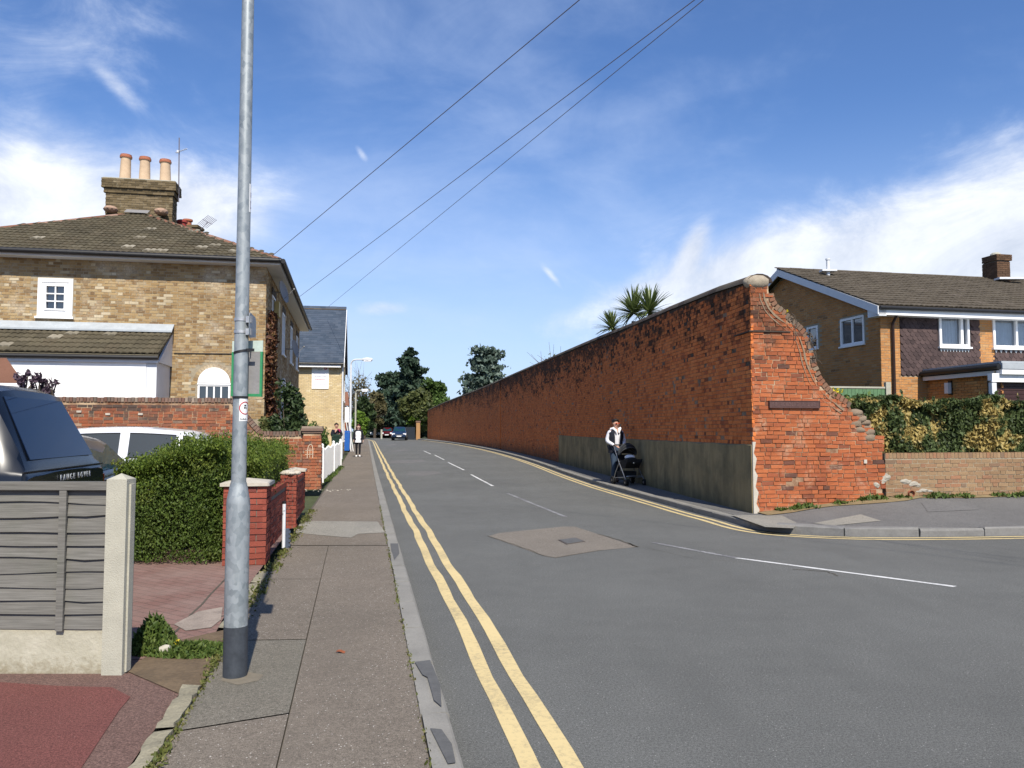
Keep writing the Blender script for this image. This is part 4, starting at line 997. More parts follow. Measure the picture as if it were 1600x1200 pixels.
# --- clipped hedge behind the piers
def hedge(name, label, corners, z0, ztopf, n, size, mat, core='bark', cat='hedge', bulge=.12, seed=3, tips=0, tl=.022, topmat=None):
    """corners: 4 ground points (front-left, front-right, back-right, back-left)"""
    A, B, C, Dq = [Vector(c) for c in corners]; rg = np.random.default_rng(seed)
    t = thing(name, label, cat, (A+B+C+Dq)/4)
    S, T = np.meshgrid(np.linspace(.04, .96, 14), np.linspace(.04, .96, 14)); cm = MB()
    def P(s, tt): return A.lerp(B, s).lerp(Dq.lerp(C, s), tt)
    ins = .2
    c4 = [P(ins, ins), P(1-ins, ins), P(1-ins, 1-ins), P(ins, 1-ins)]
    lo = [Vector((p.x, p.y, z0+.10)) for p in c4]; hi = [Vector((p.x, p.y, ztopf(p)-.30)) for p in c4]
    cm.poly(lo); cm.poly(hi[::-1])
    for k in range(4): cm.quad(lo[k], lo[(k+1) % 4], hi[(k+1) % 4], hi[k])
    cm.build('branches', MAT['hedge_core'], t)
    pts = []; nr = []
    per = [(A, B), (B, C), (C, Dq), (Dq, A)]; lens = [(b-a).length for a, b in per]; H = ztopf((A+B)/2)-z0
    areas = [l*H for l in lens]+[lens[0]*lens[1]*1.4]; areas[2] *= .25; tot = sum(areas)
    lump = lambda p: .5*math.sin(p.x*3.1+p.z*2.3)+.3*math.sin(p.y*4.3+p.z*3.7+1)+.3*math.sin(p.x*7.7+p.y*5.1)
    for f, ar in enumerate(areas):
        k = int(n*ar/tot)
        for _ in range(k):
            if f < 4:
                a, b = per[f]; s = rg.random(); q = a.lerp(b, s); zt = ztopf(q); nn = Vector(((b-a).y, -(b-a).x, 0)).normalized()
                z = z0+.02+(zt-z0-.03)*rg.random()**.9
                edge_ = min(1, (zt-z)/.38); inset = .20*(1-edge_)**2; ce_ = min(s, 1-s)*(b-a).length; inset += .16*max(0, 1-ce_/.3)**2
                p = Vector((q.x, q.y, z)); dd = bulge*lump(p)*.6-inset-abs(rg.normal())*.13
                p += nn*dd
            else:
                q = P(rg.random(), rg.random()); zt = ztopf(q); p = Vector((q.x, q.y, zt)); nn = UP
                p.z += bulge*lump(p)*.35-abs(rg.normal())*.06
            pts.append(p); nr.append(nn)
    Pn = np.array([tuple(p) for p in pts]); Nn = np.array([tuple(v) for v in nr]); On = np.array([tuple((v*.4+UP*.6)) for v in nr])
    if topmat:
        zt_n = np.array([ztopf(p) for p in pts]); kk = np.clip((Pn[:, 2]-(zt_n-.42))/.36, 0, 1); up = rg.random(len(Pn)) < kk  # leaves near the top switch to the brighter, painted sunlit leaf
        leaf_mesh('foliage', Pn[~up], size, MAT[mat], t, Nn[~up], 1.9, rg, .35, On[~up]); leaf_mesh('lit_top_growth', Pn[up], size, MAT[topmat], t, Nn[up], 1.9, rg, .35, On[up])
    else: leaf_mesh('foliage', Pn, size, MAT[mat], t, Nn, 1.9, rg, .35, On)
    if tips:
        tp = []
        for _ in range(tips):
            q = P(rg.random(), rg.random()**1.5*.98); b0 = Vector((q.x, q.y, ztopf(q)-.02)); d = Vector((rg.normal()*.25, rg.normal()*.25, 1)).normalized()
            for k in range(7): tp.append(b0+d*(tl*k*rg.uniform(.7, 1.3)))
        leaf_mesh('shoots', np.array([tuple(p) for p in tp]), size*.9, MAT[topmat or mat], t, None, 2.2, rg, 0, np.array([[0, 0, .8]]))
    return t
ha = G(207, 882, PZ); hb = pa[0]-U*.02+V*.06; hb2 = pa[0]+V*.05
H0 = ha+V*.12-U*.26; H1 = pa[0]-U*.03+V*.12; H2 = pc[0]-U*.0+V*.0; H3 = H2-U*1.75
H1b = pa[0]+V*.5-U*.02
hz_ = lambda p: 1.31+.14*math.sin((p.x+4)*1.1)*.6+.05*math.sin(p.y*2.2)+(.10 if p.y > 9.6 else 0)-.20*max(0, min(1, (-3.55-p.x)))+.04*math.sin(p.x*5.3+p.y*3)+.03*math.sin(p.x*11-p.y*7)
hedge('hedge', 'dense bright green clipped hedge behind the red brick piers', (H0, H1, H2, H3), PZ, hz_, 230000, .0165, 'leaf_hedge_shaded', seed=5, tips=2600, bulge=.2, topmat='leaf_hedge')
# overhang above the low wall
hedge('hedge', 'bulging part of the green hedge hanging over the low wall between piers', (pa[0]+V*.52+U*.05, pa[0]+V*.55+U*.36, pc[1]-U*.25-V*.2, pc[1]-U*.6-V*.2), .80, lambda p: 1.30+.06*math.sin(p.y*1.9), 40000, .0165, 'leaf_hedge_shaded', seed=6, tips=300, topmat='leaf_hedge')
weed_patch('weeds', 'bright leafy weeds sprouting at the foot of the hedge beside the near pier', tuple(G(340, 872, PZ)), (.10, .12), 160, .045, 'leaf_bright', .18)
# ================================================================== LEFT HOUSES
# --- window builder on a wall
def window(parent, C, u, t0, t1, z0, z1, cols=1, rows=1, fr=.06, bar=.025, out=.02, mat='white', pane='pane_dark', sill=True, curtain=False, depth=.09, name='window', mull=None):
    f = MB(); wbox(f, C, u, t0, t0+fr, z0, z1, -depth, out); wbox(f, C, u, t1-fr, t1, z0, z1, -depth, out)
    wbox(f, C, u, t0+fr, t1-fr, z0, z0+fr, -depth, out); wbox(f, C, u, t0+fr, t1-fr, z1-fr, z1, -depth, out)
    wd = t1-t0-2*fr; ht = z1-z0-2*fr
    for k in range(1, cols): x = t0+fr+wd*(mull if mull else k/cols); wbox(f, C, u, x-bar/2, x+bar/2, z0+fr, z1-fr, -.05, out-.012)
    for k in range(1, rows): z = z0+fr+ht*k/rows; wbox(f, C, u, t0+fr, t1-fr, z-bar/2, z+bar/2, -.049, out-.014)
    o = f.build(name, MAT[mat], parent)
    p = MB(); a = [wall_pt(C, u, t, z, -.035) for t, z in ((t0+fr*.9, z0+fr*.9), (t1-fr*.9, z0+fr*.9), (t1-fr*.9, z1-fr*.9), (t0+fr*.9, z1-fr*.9))]
    p.quad(*a)
    if pane: p.build('pane', MAT[pane], o, fix=False)
    if sill:
        s = MB(); wbox(s, C, u, t0-.04, t1+.04, z0-.055, z0-.002, -.05, out+.05); s.build('sill', MAT[mat if mat != 'white' else 'white'], o)
    if curtain:
        c = MB(); n = 40; A = []; B = []
        for k in range(n+1):
            t = t0+fr+wd*k/n; d = -.15+.022*math.sin(k*1.45)+.012*math.sin(k*.6+1)
            A.append(wall_pt(C, u, t, z0+fr, d)); B.append(wall_pt(C, u, t, z1-fr, d))
        c.strip(A, B); c.build('curtain', MAT['curtain'], o, smooth=80)
    return o

def face_sheet(mb, C, u, t0, t1, z0, z1, holes, depth=.12, keep=None):
    """wall face with real openings: quads round the holes plus their reveals"""
    ts = sorted(set([t0, t1]+[x for h in holes for x in h[:2]])); zs = sorted(set([z0, z1]+[x for h in holes for x in h[2:]]))
    for a, b in zip(ts, ts[1:]):
        for c, d in zip(zs, zs[1:]):
            m_, n_ = (a+b)/2, (c+d)/2
            if any(h[0] < m_ < h[1] and h[2] < n_ < h[3] for h in holes): continue
            mb.quad(*[wall_pt(C, u, t, z, 0) for t, z in ((a, c), (b, c), (b, d), (a, d))])
    for a, b, c, d in holes:
        for (p, q) in (((a, c), (b, c)), ((b, c), (b, d)), ((b, d), (a, d)), ((a, d), (a, c))):
            mb.quad(wall_pt(C, u, *p, 0), wall_pt(C, u, *q, 0), wall_pt(C, u, *q, -depth), wall_pt(C, u, *p, -depth))
# --- old orange brick garden wall: pier by the pavement, low run, ramp, high run
OPa, OPb = G(472, 765, PZ), G(500, 765, PZ)
oldw = thing('old_garden_wall', 'old orange brick garden wall ramping up behind the parked cars, ending in a pier', 'wall', OPb)
pw = (OPb-OPa).length; OPb = OPa+U*pw
z_p = at(486, 667, OPa.y).z; z_l = at(440, 676, OPa.y-.3).z; z_h = at(250, 622, 19.0).z
GW0 = OPa-U*14.0; GL = 14.0; off_back = .12
def gw_top(t):      # t from far left; ramp between px 405 and 365
    tr1, tr0 = on_wall(407, 668, GW0+V*off_back, U)[0], on_wall(362, 622, GW0+V*off_back, U)[0]
    if t > tr1: return z_l
    if t < tr0: return z_h
    k = (t-tr0)/(tr1-tr0); return z_h+(z_l-z_h)*k
GWC = GW0+V*off_back
core = MB(); tr1, tr0 = on_wall(407, 668, GWC, U)[0], on_wall(362, 622, GWC, U)[0]
prof = [(0, PZ-.1), (GL-.02, PZ-.1), (GL-.02, z_l-.05), (tr1, z_l-.05), (tr0, z_h-.05), (0, z_h-.05)]
core.prism([wall_pt(GWC, U, t, z, 0) for t, z in prof], V*.22)
core.build('mortar', MAT['mortar_red'], oldw)
it = brick_items(Vector((GWC.x, GWC.y, PZ)), U, GL-.02, 0, z_h-PZ, lambda a, b, c, d: PZ+d < min(gw_top(a), gw_top(b))-.09, 'garden', proud=.010, jit=.007, seed=21)
nearby = lambda px, py: py < 735 and not (353 < px < 405)
ptemp = []
a0_, b0_ = OPa, OPb
for (O, u, w_, s) in ((OPa, U, pw, 1), (OPb, V, pw, 2), (OPa+V*pw, -V, pw, 4)):
    ptemp += brick_items(Vector((O.x, O.y, PZ)), u, w_, 0, z_p-PZ-.16, None, 'flemish', .20, .10, .064, .011, proud=.004, jit=.010, seed=s+70, tilt=.01)
pc_ = MB(); q = [OPa+U*.015+V*.015, OPb-U*.015+V*.015, OPb-U*.015+V*(pw-.015), OPa+U*.015+V*(pw-.015)]; pc_.prism(q, (0, 0, z_p-PZ-.02)); pc_.build('pier_mortar', MAT['mortar_red'], oldw)
pieces(oldw, 'brick', it+ptemp, MAT['brick_garden'], 300, nearby)
# brick-on-edge coping
TPL['cope'] = [np.array([(x, y, z) for z in (-.055, .055) for x, y in ((-.033, -.13), (.033, -.13), (.033, .13), (-.033, .13))]), np.array([(0, 1, 5, 4), (1, 2, 6, 5), (2, 3, 7, 6), (3, 0, 4, 7), (4, 5, 6, 7)]), None]
cb = []; t = .04
angU = math.atan2(U.y, U.x)
while t < GL-.05:
    slope = math.atan2(gw_top(t+.04)-gw_top(t-.04), .08)
    p = wall_pt(GWC, U, t, gw_top(t)-.02+random.uniform(-.008, .008), 0)+V*.10
    cb.append((Matrix.Translation(p) @ Matrix.Rotation(angU, 4, 'Z') @ Matrix.Rotation(-slope+random.uniform(-.05, .05), 4, 'Y'), 'cope')); t += .077*math.cos(slope)
pieces(oldw, 'coping_brick', cb, MAT['coping_brick'], 140)
mm = MB(); tt = z_p-.15
for (e_, h0, h1) in ((.02, tt, tt+.05), (.05, tt+.05, tt+.11), (.03, tt+.11, tt+.17)): mm.prism([Vector((p.x, p.y, h0)) for p in (OPa-U*e_-V*e_, OPb+U*e_-V*e_, OPb+U*e_+V*(pw+e_), OPa-U*e_+V*(pw+e_))], (0, 0, h1-h0-.002))
mm.build('pier_cap', MAT['coping_brick'], oldw)
# chalk mark on the pier
mm = MB()
def chalk(pts, w=.018):
    P = [wall_pt(OPa, U, *on_wall(px, py, OPa, U), .020) for px, py in pts]
    for a, b in zip(P, P[1:]):
        d = (b-a).normalized(); n_ = Vector((U.x, U.y, 0)).cross(UP).normalized(); s = d.cross(n_)*w/2
        mm.quad(a-s, a+s, b+s, b-s)
chalk([(480, 716), (480.5, 704), (482, 697), (485, 694), (488, 696), (489, 704), (488.5, 716)]); chalk([(477, 704), (490, 703)], .014); chalk([(477, 710), (490, 709.5)], .014); chalk([(484.5, 699), (484, 715)], .012)
mm.build('chalk_mark', m_plain('chalk', (.55, .42, .30), .95, .1, 20), oldw)
for k in range(3):
    mm = MB(); a = wall_pt(GWC, U, *on_wall(124+45*k+6*(k == 2), 643+4*(k > 0), GWC, U), .018); mm.cbox(a, (.11, .03, .05)); mm.build('patch_of_mortar', MAT['stone_cap'], oldw)

# --- yellow stock brick house with hipped roof
Uh = Vector((1, .2, 0)).normalized(); Vh = Vector((-.2, 1, 0)).normalized()
HR = Vector((at(413, 600, 21.5).x, 21.5, 0)); HW, HD = 9.0, 14.0
zg = CAMZ+(672-403)/1250*21.08   # gutter
hs = thing('brick_house', 'yellow stock brick house with mossy hipped roof and tall chimney', 'house', (HR.x, HR.y, PZ))
HC = HR-Uh*HW                       # left front corner
# openings kept free of bricks
win = [on_wall(58, 494, HC, Uh), on_wall(115, 436, HC, Uh)]
wt0, wz0, wt1, wz1 = win[0][0], win[0][1], win[1][0], win[1][1]
at0, az0 = on_wall(308, 614, HC, Uh); at1, az1 = on_wall(361, 579, HC, Uh); acx = (at0+at1)/2; ar = (at1-at0)/2; asp = on_wall(335, 600, HC, Uh)[1]
# lean-to plan
le_t = on_wall(271, 520, HC, Uh)[0]; le_ztop = on_wall(271, 513, HC, Uh)[1]; le_p = 1.5
le_z0 = CAMZ+(672-557)/1250*19.6
def hs_in(a, b, c, d):
    if b > wt0 and a < wt1 and d > wz0 and c < wz1: return False
    if b > at0 and a < at1 and d > asp-.35 and c < asp: return False
    if c >= asp-.02 and math.hypot(min(abs(a-acx), abs(b-acx)), c-asp) < ar+.13 and d > asp: return False
    if b < le_t-.05 and d < le_ztop-.1: return False
    return True
zs0 = 1.9
mm = MB(); q = [HC+Vh*.13, HR-Uh*.13+Vh*.13, HR-Uh*.13+Vh*HD, HC+Vh*HD]; mm.prism([p+Vector((0, 0, PZ-.1)) for p in q], (0, 0, zg-PZ-.05))
SW = [(s0, zc) for s0, zc in ((1.6, 3.0), (5.2, 3.0), (8.8, 3.0), (12.0, 3.0))]
face_sheet(mm, HC, Uh, 0, HW, PZ-.1, zg-.05, [(wt0+.005, wt1-.005, wz0+.005, wz1-.005), (at0+.01, at1-.01, asp-.9, asp)])
face_sheet(mm, HR, Vh, 0, HD, PZ-.1, zg-.05, [(s0, s0+1.0, zc-1.6, zc) for s0, zc in SW]+[(s0, s0+1.0, zc+1.15, zc+2.55) for s0, zc in SW])
mm.build('wall', MAT['mortar_pale'], hs, fix=False)
it = brick_items(Vector((HC.x, HC.y, 0)), Uh, HW, zs0, zg-.08, hs_in, 'flemish', proud=.006, jit=.004, seed=31)
pieces(hs, 'brick', it, MAT['brick_stock'], 300, lambda px, py: 0 < px < 412 and py < 610)
it = brick_items(Vector((HR.x, HR.y, 0)), Vh, HD, zs0-1.2, zg-.08, lambda a, b, c, d: not any(b > s0 and a < s0+1 and ((d > zc-1.6 and c < zc) or (d > zc+1.15 and c < zc+2.55)) for s0, zc in SW), 'flemish', proud=.006, jit=.004, seed=32)
pieces(hs, 'brick', it, MAT['brick_stock'], 0, None, 'street_brickwork')
# brick arch over the low window
ab = []
TPL['vous'] = [np.array([(x*(1.0 if z < 0 else 1.25), y, z) for z in (-.055, .055) for x, y in ((-.030, 0), (.030, 0), (.030, .05), (-.030, .05))]), np.array([(0, 1, 5, 4), (1, 2, 6, 5), (3, 0, 4, 7), (4, 5, 6, 7), (0, 3, 2, 1)]), None]
na = 19
for k in range(na):
    an = math.pi*(k+.5)/na; p = wall_pt(HC, Uh, acx+math.cos(an)*(ar+.062), asp+math.sin(an)*(ar+.062), .008)
    ab.append((Matrix.Translation(p) @ Matrix.Rotation(math.atan2(Uh.y, Uh.x), 4, 'Z') @ Matrix.Rotation(math.pi/2-an, 4, 'Y'), 'vous'))
pieces(hs, 'arch_brick', ab, MAT['brick_stock'], 40)
window(hs, HC, Uh, wt0, wt1, wz0, wz1, 1, 1, .10, .02, .03, pane=None)
ww = window(hs, HC, Uh, wt0+.16, wt1-.16, wz0+.16, wz1-.16, 2, 3, .045, .03, .035, sill=False, name='casement')
wi = MB()
for tt0, tt1, q0, q1 in ((wt0+.09, wt0+.165, wz0+.09, wz1-.09), (wt1-.165, wt1-.09, wz0+.09, wz1-.09), (wt0+.165, wt1-.165, wz0+.09, wz0+.165), (wt0+.165, wt1-.165, wz1-.165, wz1-.09)): wbox(wi, HC, Uh, tt0, tt1, q0, q1, -.06, .008)
wi.build('window_board', MAT['white'], hs)
window(hs, HC, Uh, at0+.01, at1-.01, asp-.9, asp-.01, 4, 1, .05, .04, .01, sill=False)
fan = MB(); pts = [wall_pt(HC, Uh, acx+ar*.97*math.cos(a), asp+.03+ar*.97*math.sin(a), .012) for a in np.linspace(0, math.pi, 20)]
fan.prism(pts, Vector((-Uh.y, Uh.x, 0))*-.03); fan.build('arched_panel', MAT['white'], hs)
rl = MB(); wbox(rl, HC, Uh, at0-.0, at1+.0, asp-.02, asp+.028, -.02, .03); rl.build('transom', MAT['white'], hs)
# cable along the wall
mm = MB(); mm.tube([wall_pt(HC, Uh, *on_wall(px, py, HC, Uh), .025) for px, py in ((272, 552), (320, 552.5), (370, 553), (412, 553.5))], .012, 6); mm.build('cable', MAT['black'], hs)
# street side: windows, white arch heads, dishes
for k, (s0, zc) in enumerate(((1.6, 3.0), (5.2, 3.0), (8.8, 3.0), (12.0, 3.0))):
    window(hs, HR, Vh, s0, s0+1.0, zc-1.6, zc, 2, 2, .06, .03, .02, sill=True)
    hd = MB(); P = []; n = 10
    lo = [wall_pt(HR, Vh, s0-.12+1.24*i/n, zc+.02+.16*math.sin(math.pi*i/n), .012) for i in range(n+1)]; hi = [p+UP*.17 for p in lo]
    hd.prism(lo+hi[::-1], Vector((.98, .2, 0))*.05); hd.build('window_head', MAT['white'], hs)
    window(hs, HR, Vh, s0, s0+1.0, zc+1.15, zc+2.55, 2, 2, .06, .03, .02, sill=True)
    mm = MB(); wbox(mm, HR, Vh, s0-.1, s0+1.1, zc+2.55, zc+2.75, -.02, .03); mm.build('lintel', MAT['coping_dark'], hs)
# roof
ov = .42; E = [HC-Uh*ov-Vh*ov, HR+Uh*ov-Vh*ov, HR+Uh*ov+Vh*(HD+ov), HC-Uh*ov+Vh*(HD+ov)]
E = [Vector((p.x, p.y, zg)) for p in E]
AP = at(215, 330, 0.1); apx = HR-Uh*(HW/2-.05)+Vh*4.95; zr_ = CAMZ+(672-329)/1250*apx.y
A1 = Vector((apx.x, apx.y, zr_)); A2 = A1+Vh*(HD-9.4)
mm = MB(); mm.poly([E[0], E[1], A1]); mm.quad(E[1], E[2], A2, A1); mm.poly([E[2], E[3], A2]); mm.quad(E[3], E[0], A1, A2); mm.poly(E[::-1])
roof = mm.build('roof', MAT['tile_moss'], hs)
def roof_tiles(root, e0, e1, apexes, mat, tw, tl, gauge, seed, nparts, vis=None, th=.022, wave=0, name='roof_tile', stagger=True):
    u = (e1-e0); Lw = u.length; u = u.normalized(); ap0 = apexes[0]
    nn = u.cross(ap0-e0).normalized(); s = nn.cross(u).normalized()
    poly = [(0, 0), (Lw, 0)]+[((p-e0).dot(u), (p-e0).dot(s)) for p in apexes]
    def ins(x, y):
        c = True
        for i in range(len(poly)):
            (x0, y0), (x1, y1) = poly[i], poly[(i+1) % len(poly)]
            if (x1-x0)*(y-y0)-(y1-y0)*(x-x0) < -.02: c = False
        return c
    it = tile_items(e0, u, s, ins, tw, tl, gauge, max(p[1] for p in poly), 0, Lw, th, wave, seed, stagger)
    pieces(root, name, it, MAT[mat], nparts, vis)
roof_tiles(roof, E[0], E[1], [A1], 'tile_moss', .30, .42, .315, 3, 300, th=.028, wave=.028, stagger=False)
roof_tiles(roof, E[1], E[2], [A2, A1], 'tile_moss', .30, .42, .315, 4, 0, th=.028, wave=.028, stagger=False)
def ridge_line(root, a, b, mat, r=.11, step=.42, name='ridge_tile'):
    n = max(1, int((b-a).length/step)); d = (b-a).normalized(); side = d.cross(UP).normalized(); up = side.cross(d)
    for k in range(n):
        p = a.lerp(b, k/n); q = a.lerp(b, (k+.97)/n); mm = MB(); P = []; Q = []
        rr = r*random.uniform(.96, 1.06)
        for i in range(7):
            an = math.pi*i/6; o = side*math.cos(an)*rr+up*(math.sin(an)*rr*.8-.03); P.append(p+o); Q.append(q+o)
        mm.strip(P, Q); mm.poly(P[::-1]); mm.poly(Q); mm.build(name, MAT[mat], root)
for a, b in ((E[0], A1), (E[1], A1), (E[2], A2)): ridge_line(roof, a+(A1-a)*.01, b, 'ridge')
# gutter, soffit and fascia
mm = MB()
for a, b, o in ((E[0], E[1], -Vh), (E[1], E[2], Uh)):
    mm.tube([a+o*.05-UP*.02, b+o*.05-UP*.02], .065, 10)
mm.build('gutter', MAT['black'], hs, smooth=50)
mm = MB(); mm.prism([p-UP*.12 for p in (E[0]+Uh*.03+Vh*.03, E[1]-Uh*.03+Vh*.03, E[2]-Uh*.03, E[3]+Uh*.03)], (0, 0, .10)); mm.build('soffit', MAT['fascia_grey'], hs)
# satellite dishes, small box on street wall
def dish(parent, px, py, s, r):
    c = wall_pt(HR, Vh, s, 0, .30); c = Vector((c.x, c.y, CAMZ+(672-py)/1250*c.y)); mm = MB()
    ax = Vector((.97, -.06, .22)).normalized(); M = Matrix.Translation(c) @ ax.to_track_quat('Z', 'Y').to_matrix().to_4x4()
    mm.lathe([(r*k/6, .10*r*(k/6)**2*2) for k in range(7)]+[(r*k/6, .10*r*(k/6)**2*2-.012) for k in range(6, -1, -1)], 20, M)
    w0_ = wall_pt(HR, Vh, s+.05, c.z, .0); mm.tube([w0_, c-ax*.02], .018, 6); mm.tube([c-UP*r*.8, c+ax*r*1.1], .008, 5)
    mm.ico(c+ax*r*1.1, .035, 1); t = thing('satellite_dish', '', 'dish', c); return mm.build('dish', MAT['sign_grey'], t, smooth=50), t
d_, t = dish(hs, 432, 455, 1.4, .33); t['label'] = 'grey satellite dish high under the eave at the street corner of the brick house'
d_, t = dish(hs, 460, 545, 6.6, .33); t['label'] = 'grey satellite dish low on the street wall of the brick house'
al = wall_pt(HR, Vh, 2.6, CAMZ+(672-484)/1250*24.0, .0); mm = MB(); wbox(mm, HR, Vh, 2.35, 2.85, al.z-.2, al.z+.25, .004, .14); mm.build('alarm_box', m_plain('box_yellow', (.50, .36, .13), .6, .1, 9), hs)
# main chimney stack
ch = thing('chimney', 'wide stock brick chimney stack with three buff pots', 'chimney', A1); ch.parent = hs; ch.location = A1-worg(hs); del ch['label']; del ch['category']
# (part of the house: child empties keep world origin bookkeeping)
ORG[ch.name] = A1.copy()
c0 = A1+Vh*.15; cw = 1.0; cd = .33
zc0, zc1 = A1.z-.55, CAMZ+(672-303)/1250*c0.y; zc2 = CAMZ+(672-281)/1250*c0.y
O = c0-Uh*cw-Vh*cd
mm = MB(); mm.prism([Vector((p.x, p.y, zc0)) for p in (O+Uh*.01+Vh*.01, O+Uh*(2*cw-.01)+Vh*.01, O+Uh*(2*cw-.01)+Vh*(2*cd-.01), O+Uh*.01+Vh*(2*cd-.01))], (0, 0, zc2-zc0)); mm.build('stack', MAT['mortar_grey'], ch)
m_brick('brick_chimney', [(0, (.085, .065, .036)), (.5, (.135, .102, .056)), (1, (.18, .14, .085))], pale=((.30, .26, .17), .6, .72, 3))
it = []
for zz0, zz1, e_ in ((zc0, zc1, 0), (zc1, zc1+.16, .05), (zc1+.155, zc2-.02, .11)):
    P0 = O-Uh*e_-Vh*e_
    it += brick_items(Vector((P0.x, P0.y, 0)), Uh, 2*(cw+e_), zz0, zz1+.02, None, 'stretcher', proud=.006, jit=.007, seed=int(e_*100)+1, dep=.12)
    P1 = P0+Uh*2*(cw+e_)
    it += brick_items(Vector((P1.x, P1.y, 0)), Vh, 2*(cd+e_), zz0, zz1+.02, None, 'stretcher', proud=.006, jit=.007, seed=int(e_*100)+2, dep=.12)
    mmx = MB(); mmx.prism([Vector((p.x, p.y, zz0+.004)) for p in (P0+Uh*.012+Vh*.012, P1-Uh*.012+Vh*.012, P1-Uh*.012+Vh*(2*(cd+e_)-.012), P0+Uh*.012+Vh*(2*(cd+e_)-.012))], (0, 0, zz1-zz0)); mmx.build('corbel', MAT['mortar_grey'], ch)
pieces(ch, 'brick', it, MAT['brick_chimney'], 220)
mm = MB(); P0 = O-Uh*.08-Vh*.08; mm.prism([Vector((p.x, p.y, zc2-.02)) for p in (P0, P0+Uh*2*(cw+.08), P0+Uh*2*(cw+.08)+Vh*2*(cd+.08), P0+Vh*2*(cd+.08))], (0, 0, .05)); mm.build('flaunching', MAT['concrete'], ch)
for k, px in enumerate((188, 217, 248)):
    tb = (px-217)/1250*c0.y; p = c0+Uh*((px-214)/1250*c0.y*1.0); h = CAMZ+(672-238-2*k)/1250*c0.y-zc2
    mm = MB(); mm.lathe([(.19, 0), (.175, .06), (.155, h*.8), (.155, h-.12), (.185, h-.10), (.185, h-.04), (.16, h-.035), (.17, h), (.13, h), (.13, h-.3)], 20, Matrix.Translation((p.x, p.y, zc2+.02)) @ Matrix.Rotation(.02*(1-k), 4, 'Y'))
    po = mm.build('chimney_pot', MAT['terracotta'], ch, smooth=40)
    mm = MB(); mm.lathe([(.188, h-.10), (.188, h-.045), (.17, h-.04), (.172, h+.003)], 20, Matrix.Translation((p.x, p.y, zc2+.02)) @ Matrix.Rotation(.02*(1-k), 4, 'Y')); mm.build('rim', MAT['terracotta_red'], po, smooth=40)
mm = MB(); f0 = A1-Vh*.52; mm.prism([f0-Uh*.35-UP*.12, f0+Uh*.35-UP*.12, f0+Uh*.35+Vh*.25+UP*.02, f0-Uh*.35+Vh*.25+UP*.02], UP*.02); mm.build('flashing', MAT['sign_grey'], ch)
for sx in (-.78, .72): mm = MB(); mm.ico(f0+Uh*sx+Vh*.12-UP*.02, .22, 2, (1, 1, .55), jit=.05); mm.build('mortar_fillet', m_plain('fillet', (.36, .24, .17), .9, .2, 8), ch)
# aerial on the stack
ae = thing('tv_aerial', 'thin television aerial mast rising beside the main chimney pots', 'aerial', c0+Uh*1.12)
b0 = c0+Uh*1.12; zb_ = zc1-.1; z1 = CAMZ+(672-207)/1250*b0.y
mm = MB(); mm.tube([(b0.x, b0.y, zb_), (b0.x-.03, b0.y, z1)], .018, 6); mm.build('mast', MAT['wire'], ae)
za = CAMZ+(672-229)/1250*b0.y; bd = Vector((.9, -.5, .08)).normalized(); mm = MB(); mm.tube([Vector((b0.x, b0.y, za))-bd*.20, Vector((b0.x, b0.y, za))+bd*.35], .012, 5)
for k in range(7): q = Vector((b0.x, b0.y, za))+bd*(-.18+.08*k); mm.tube([q-Vh*.12-UP*.02, q+Vh*.12+UP*.02], .007, 4)
mm.box((b0.x-.09, b0.y-.03, za-.05), (b0.x-.03, b0.y+.03, za+.03)); mm.build('antenna', MAT['fascia_grey'], ae); ae['label'] = 'thin television aerial mast rising beside the main chimney pots'
# small red cowl at the right of the stack and the second chimney behind the ridge
mm = MB(); q = c0+Uh*1.05+Vh*.9; mm.lathe([(.16, 0), (.15, .35), (.19, .36), (.19, .42), (.1, .46)], 14, Matrix.Translation((q.x, q.y, A1.z-.35))); mm.build('red_cowl', m_plain('red_clay', (.30, .045, .035), .7, .1, 9), hs, smooth=40)
c2 = apx+Vh*6.2; z2 = CAMZ+(672-352)/1250*c2.y; px2 = project((c2.x, c2.y, z2))
q = Vector((at(298, 352, c2.y).x, c2.y, 0)); mm = MB(); mm.cbox((q.x, q.y, z2-.55), (.75, .6, 1.0)); mm.cbox((q.x, q.y, z2-.02), (.84, .7, .1)); mm.build('rear_chimney', MAT['brick_chimney'], hs)
mm = MB(); mm.lathe([(.15, 0), (.14, .22), (.19, .23), (.19, .30)], 14, Matrix.Translation((q.x-.12, q.y, z2+.02))); mm.build('chimney_pot', MAT['terracotta_red'], hs, smooth=40)
ae = thing('tv_aerial', 'short multi-element television aerial behind the roof hip of the brick house', 'aerial', (q.x, q.y, z2))
aq = at(325, 347, c2.y); mm = MB(); mm.tube([(q.x+.3, q.y, z2-.2), aq], .014, 5); bd = Vector((.6, -.5, -.35)).normalized(); mm.tube([aq-bd*.45, aq+bd*.35], .012, 5)
for k in range(7): p = aq+bd*(-.42+.12*k); mm.tube([p-Vector((.2, .1, .22))*.9, p+Vector((.2, .1, .22))*.9], .009, 4)
mm.build('antenna', MAT['wire'], ae)

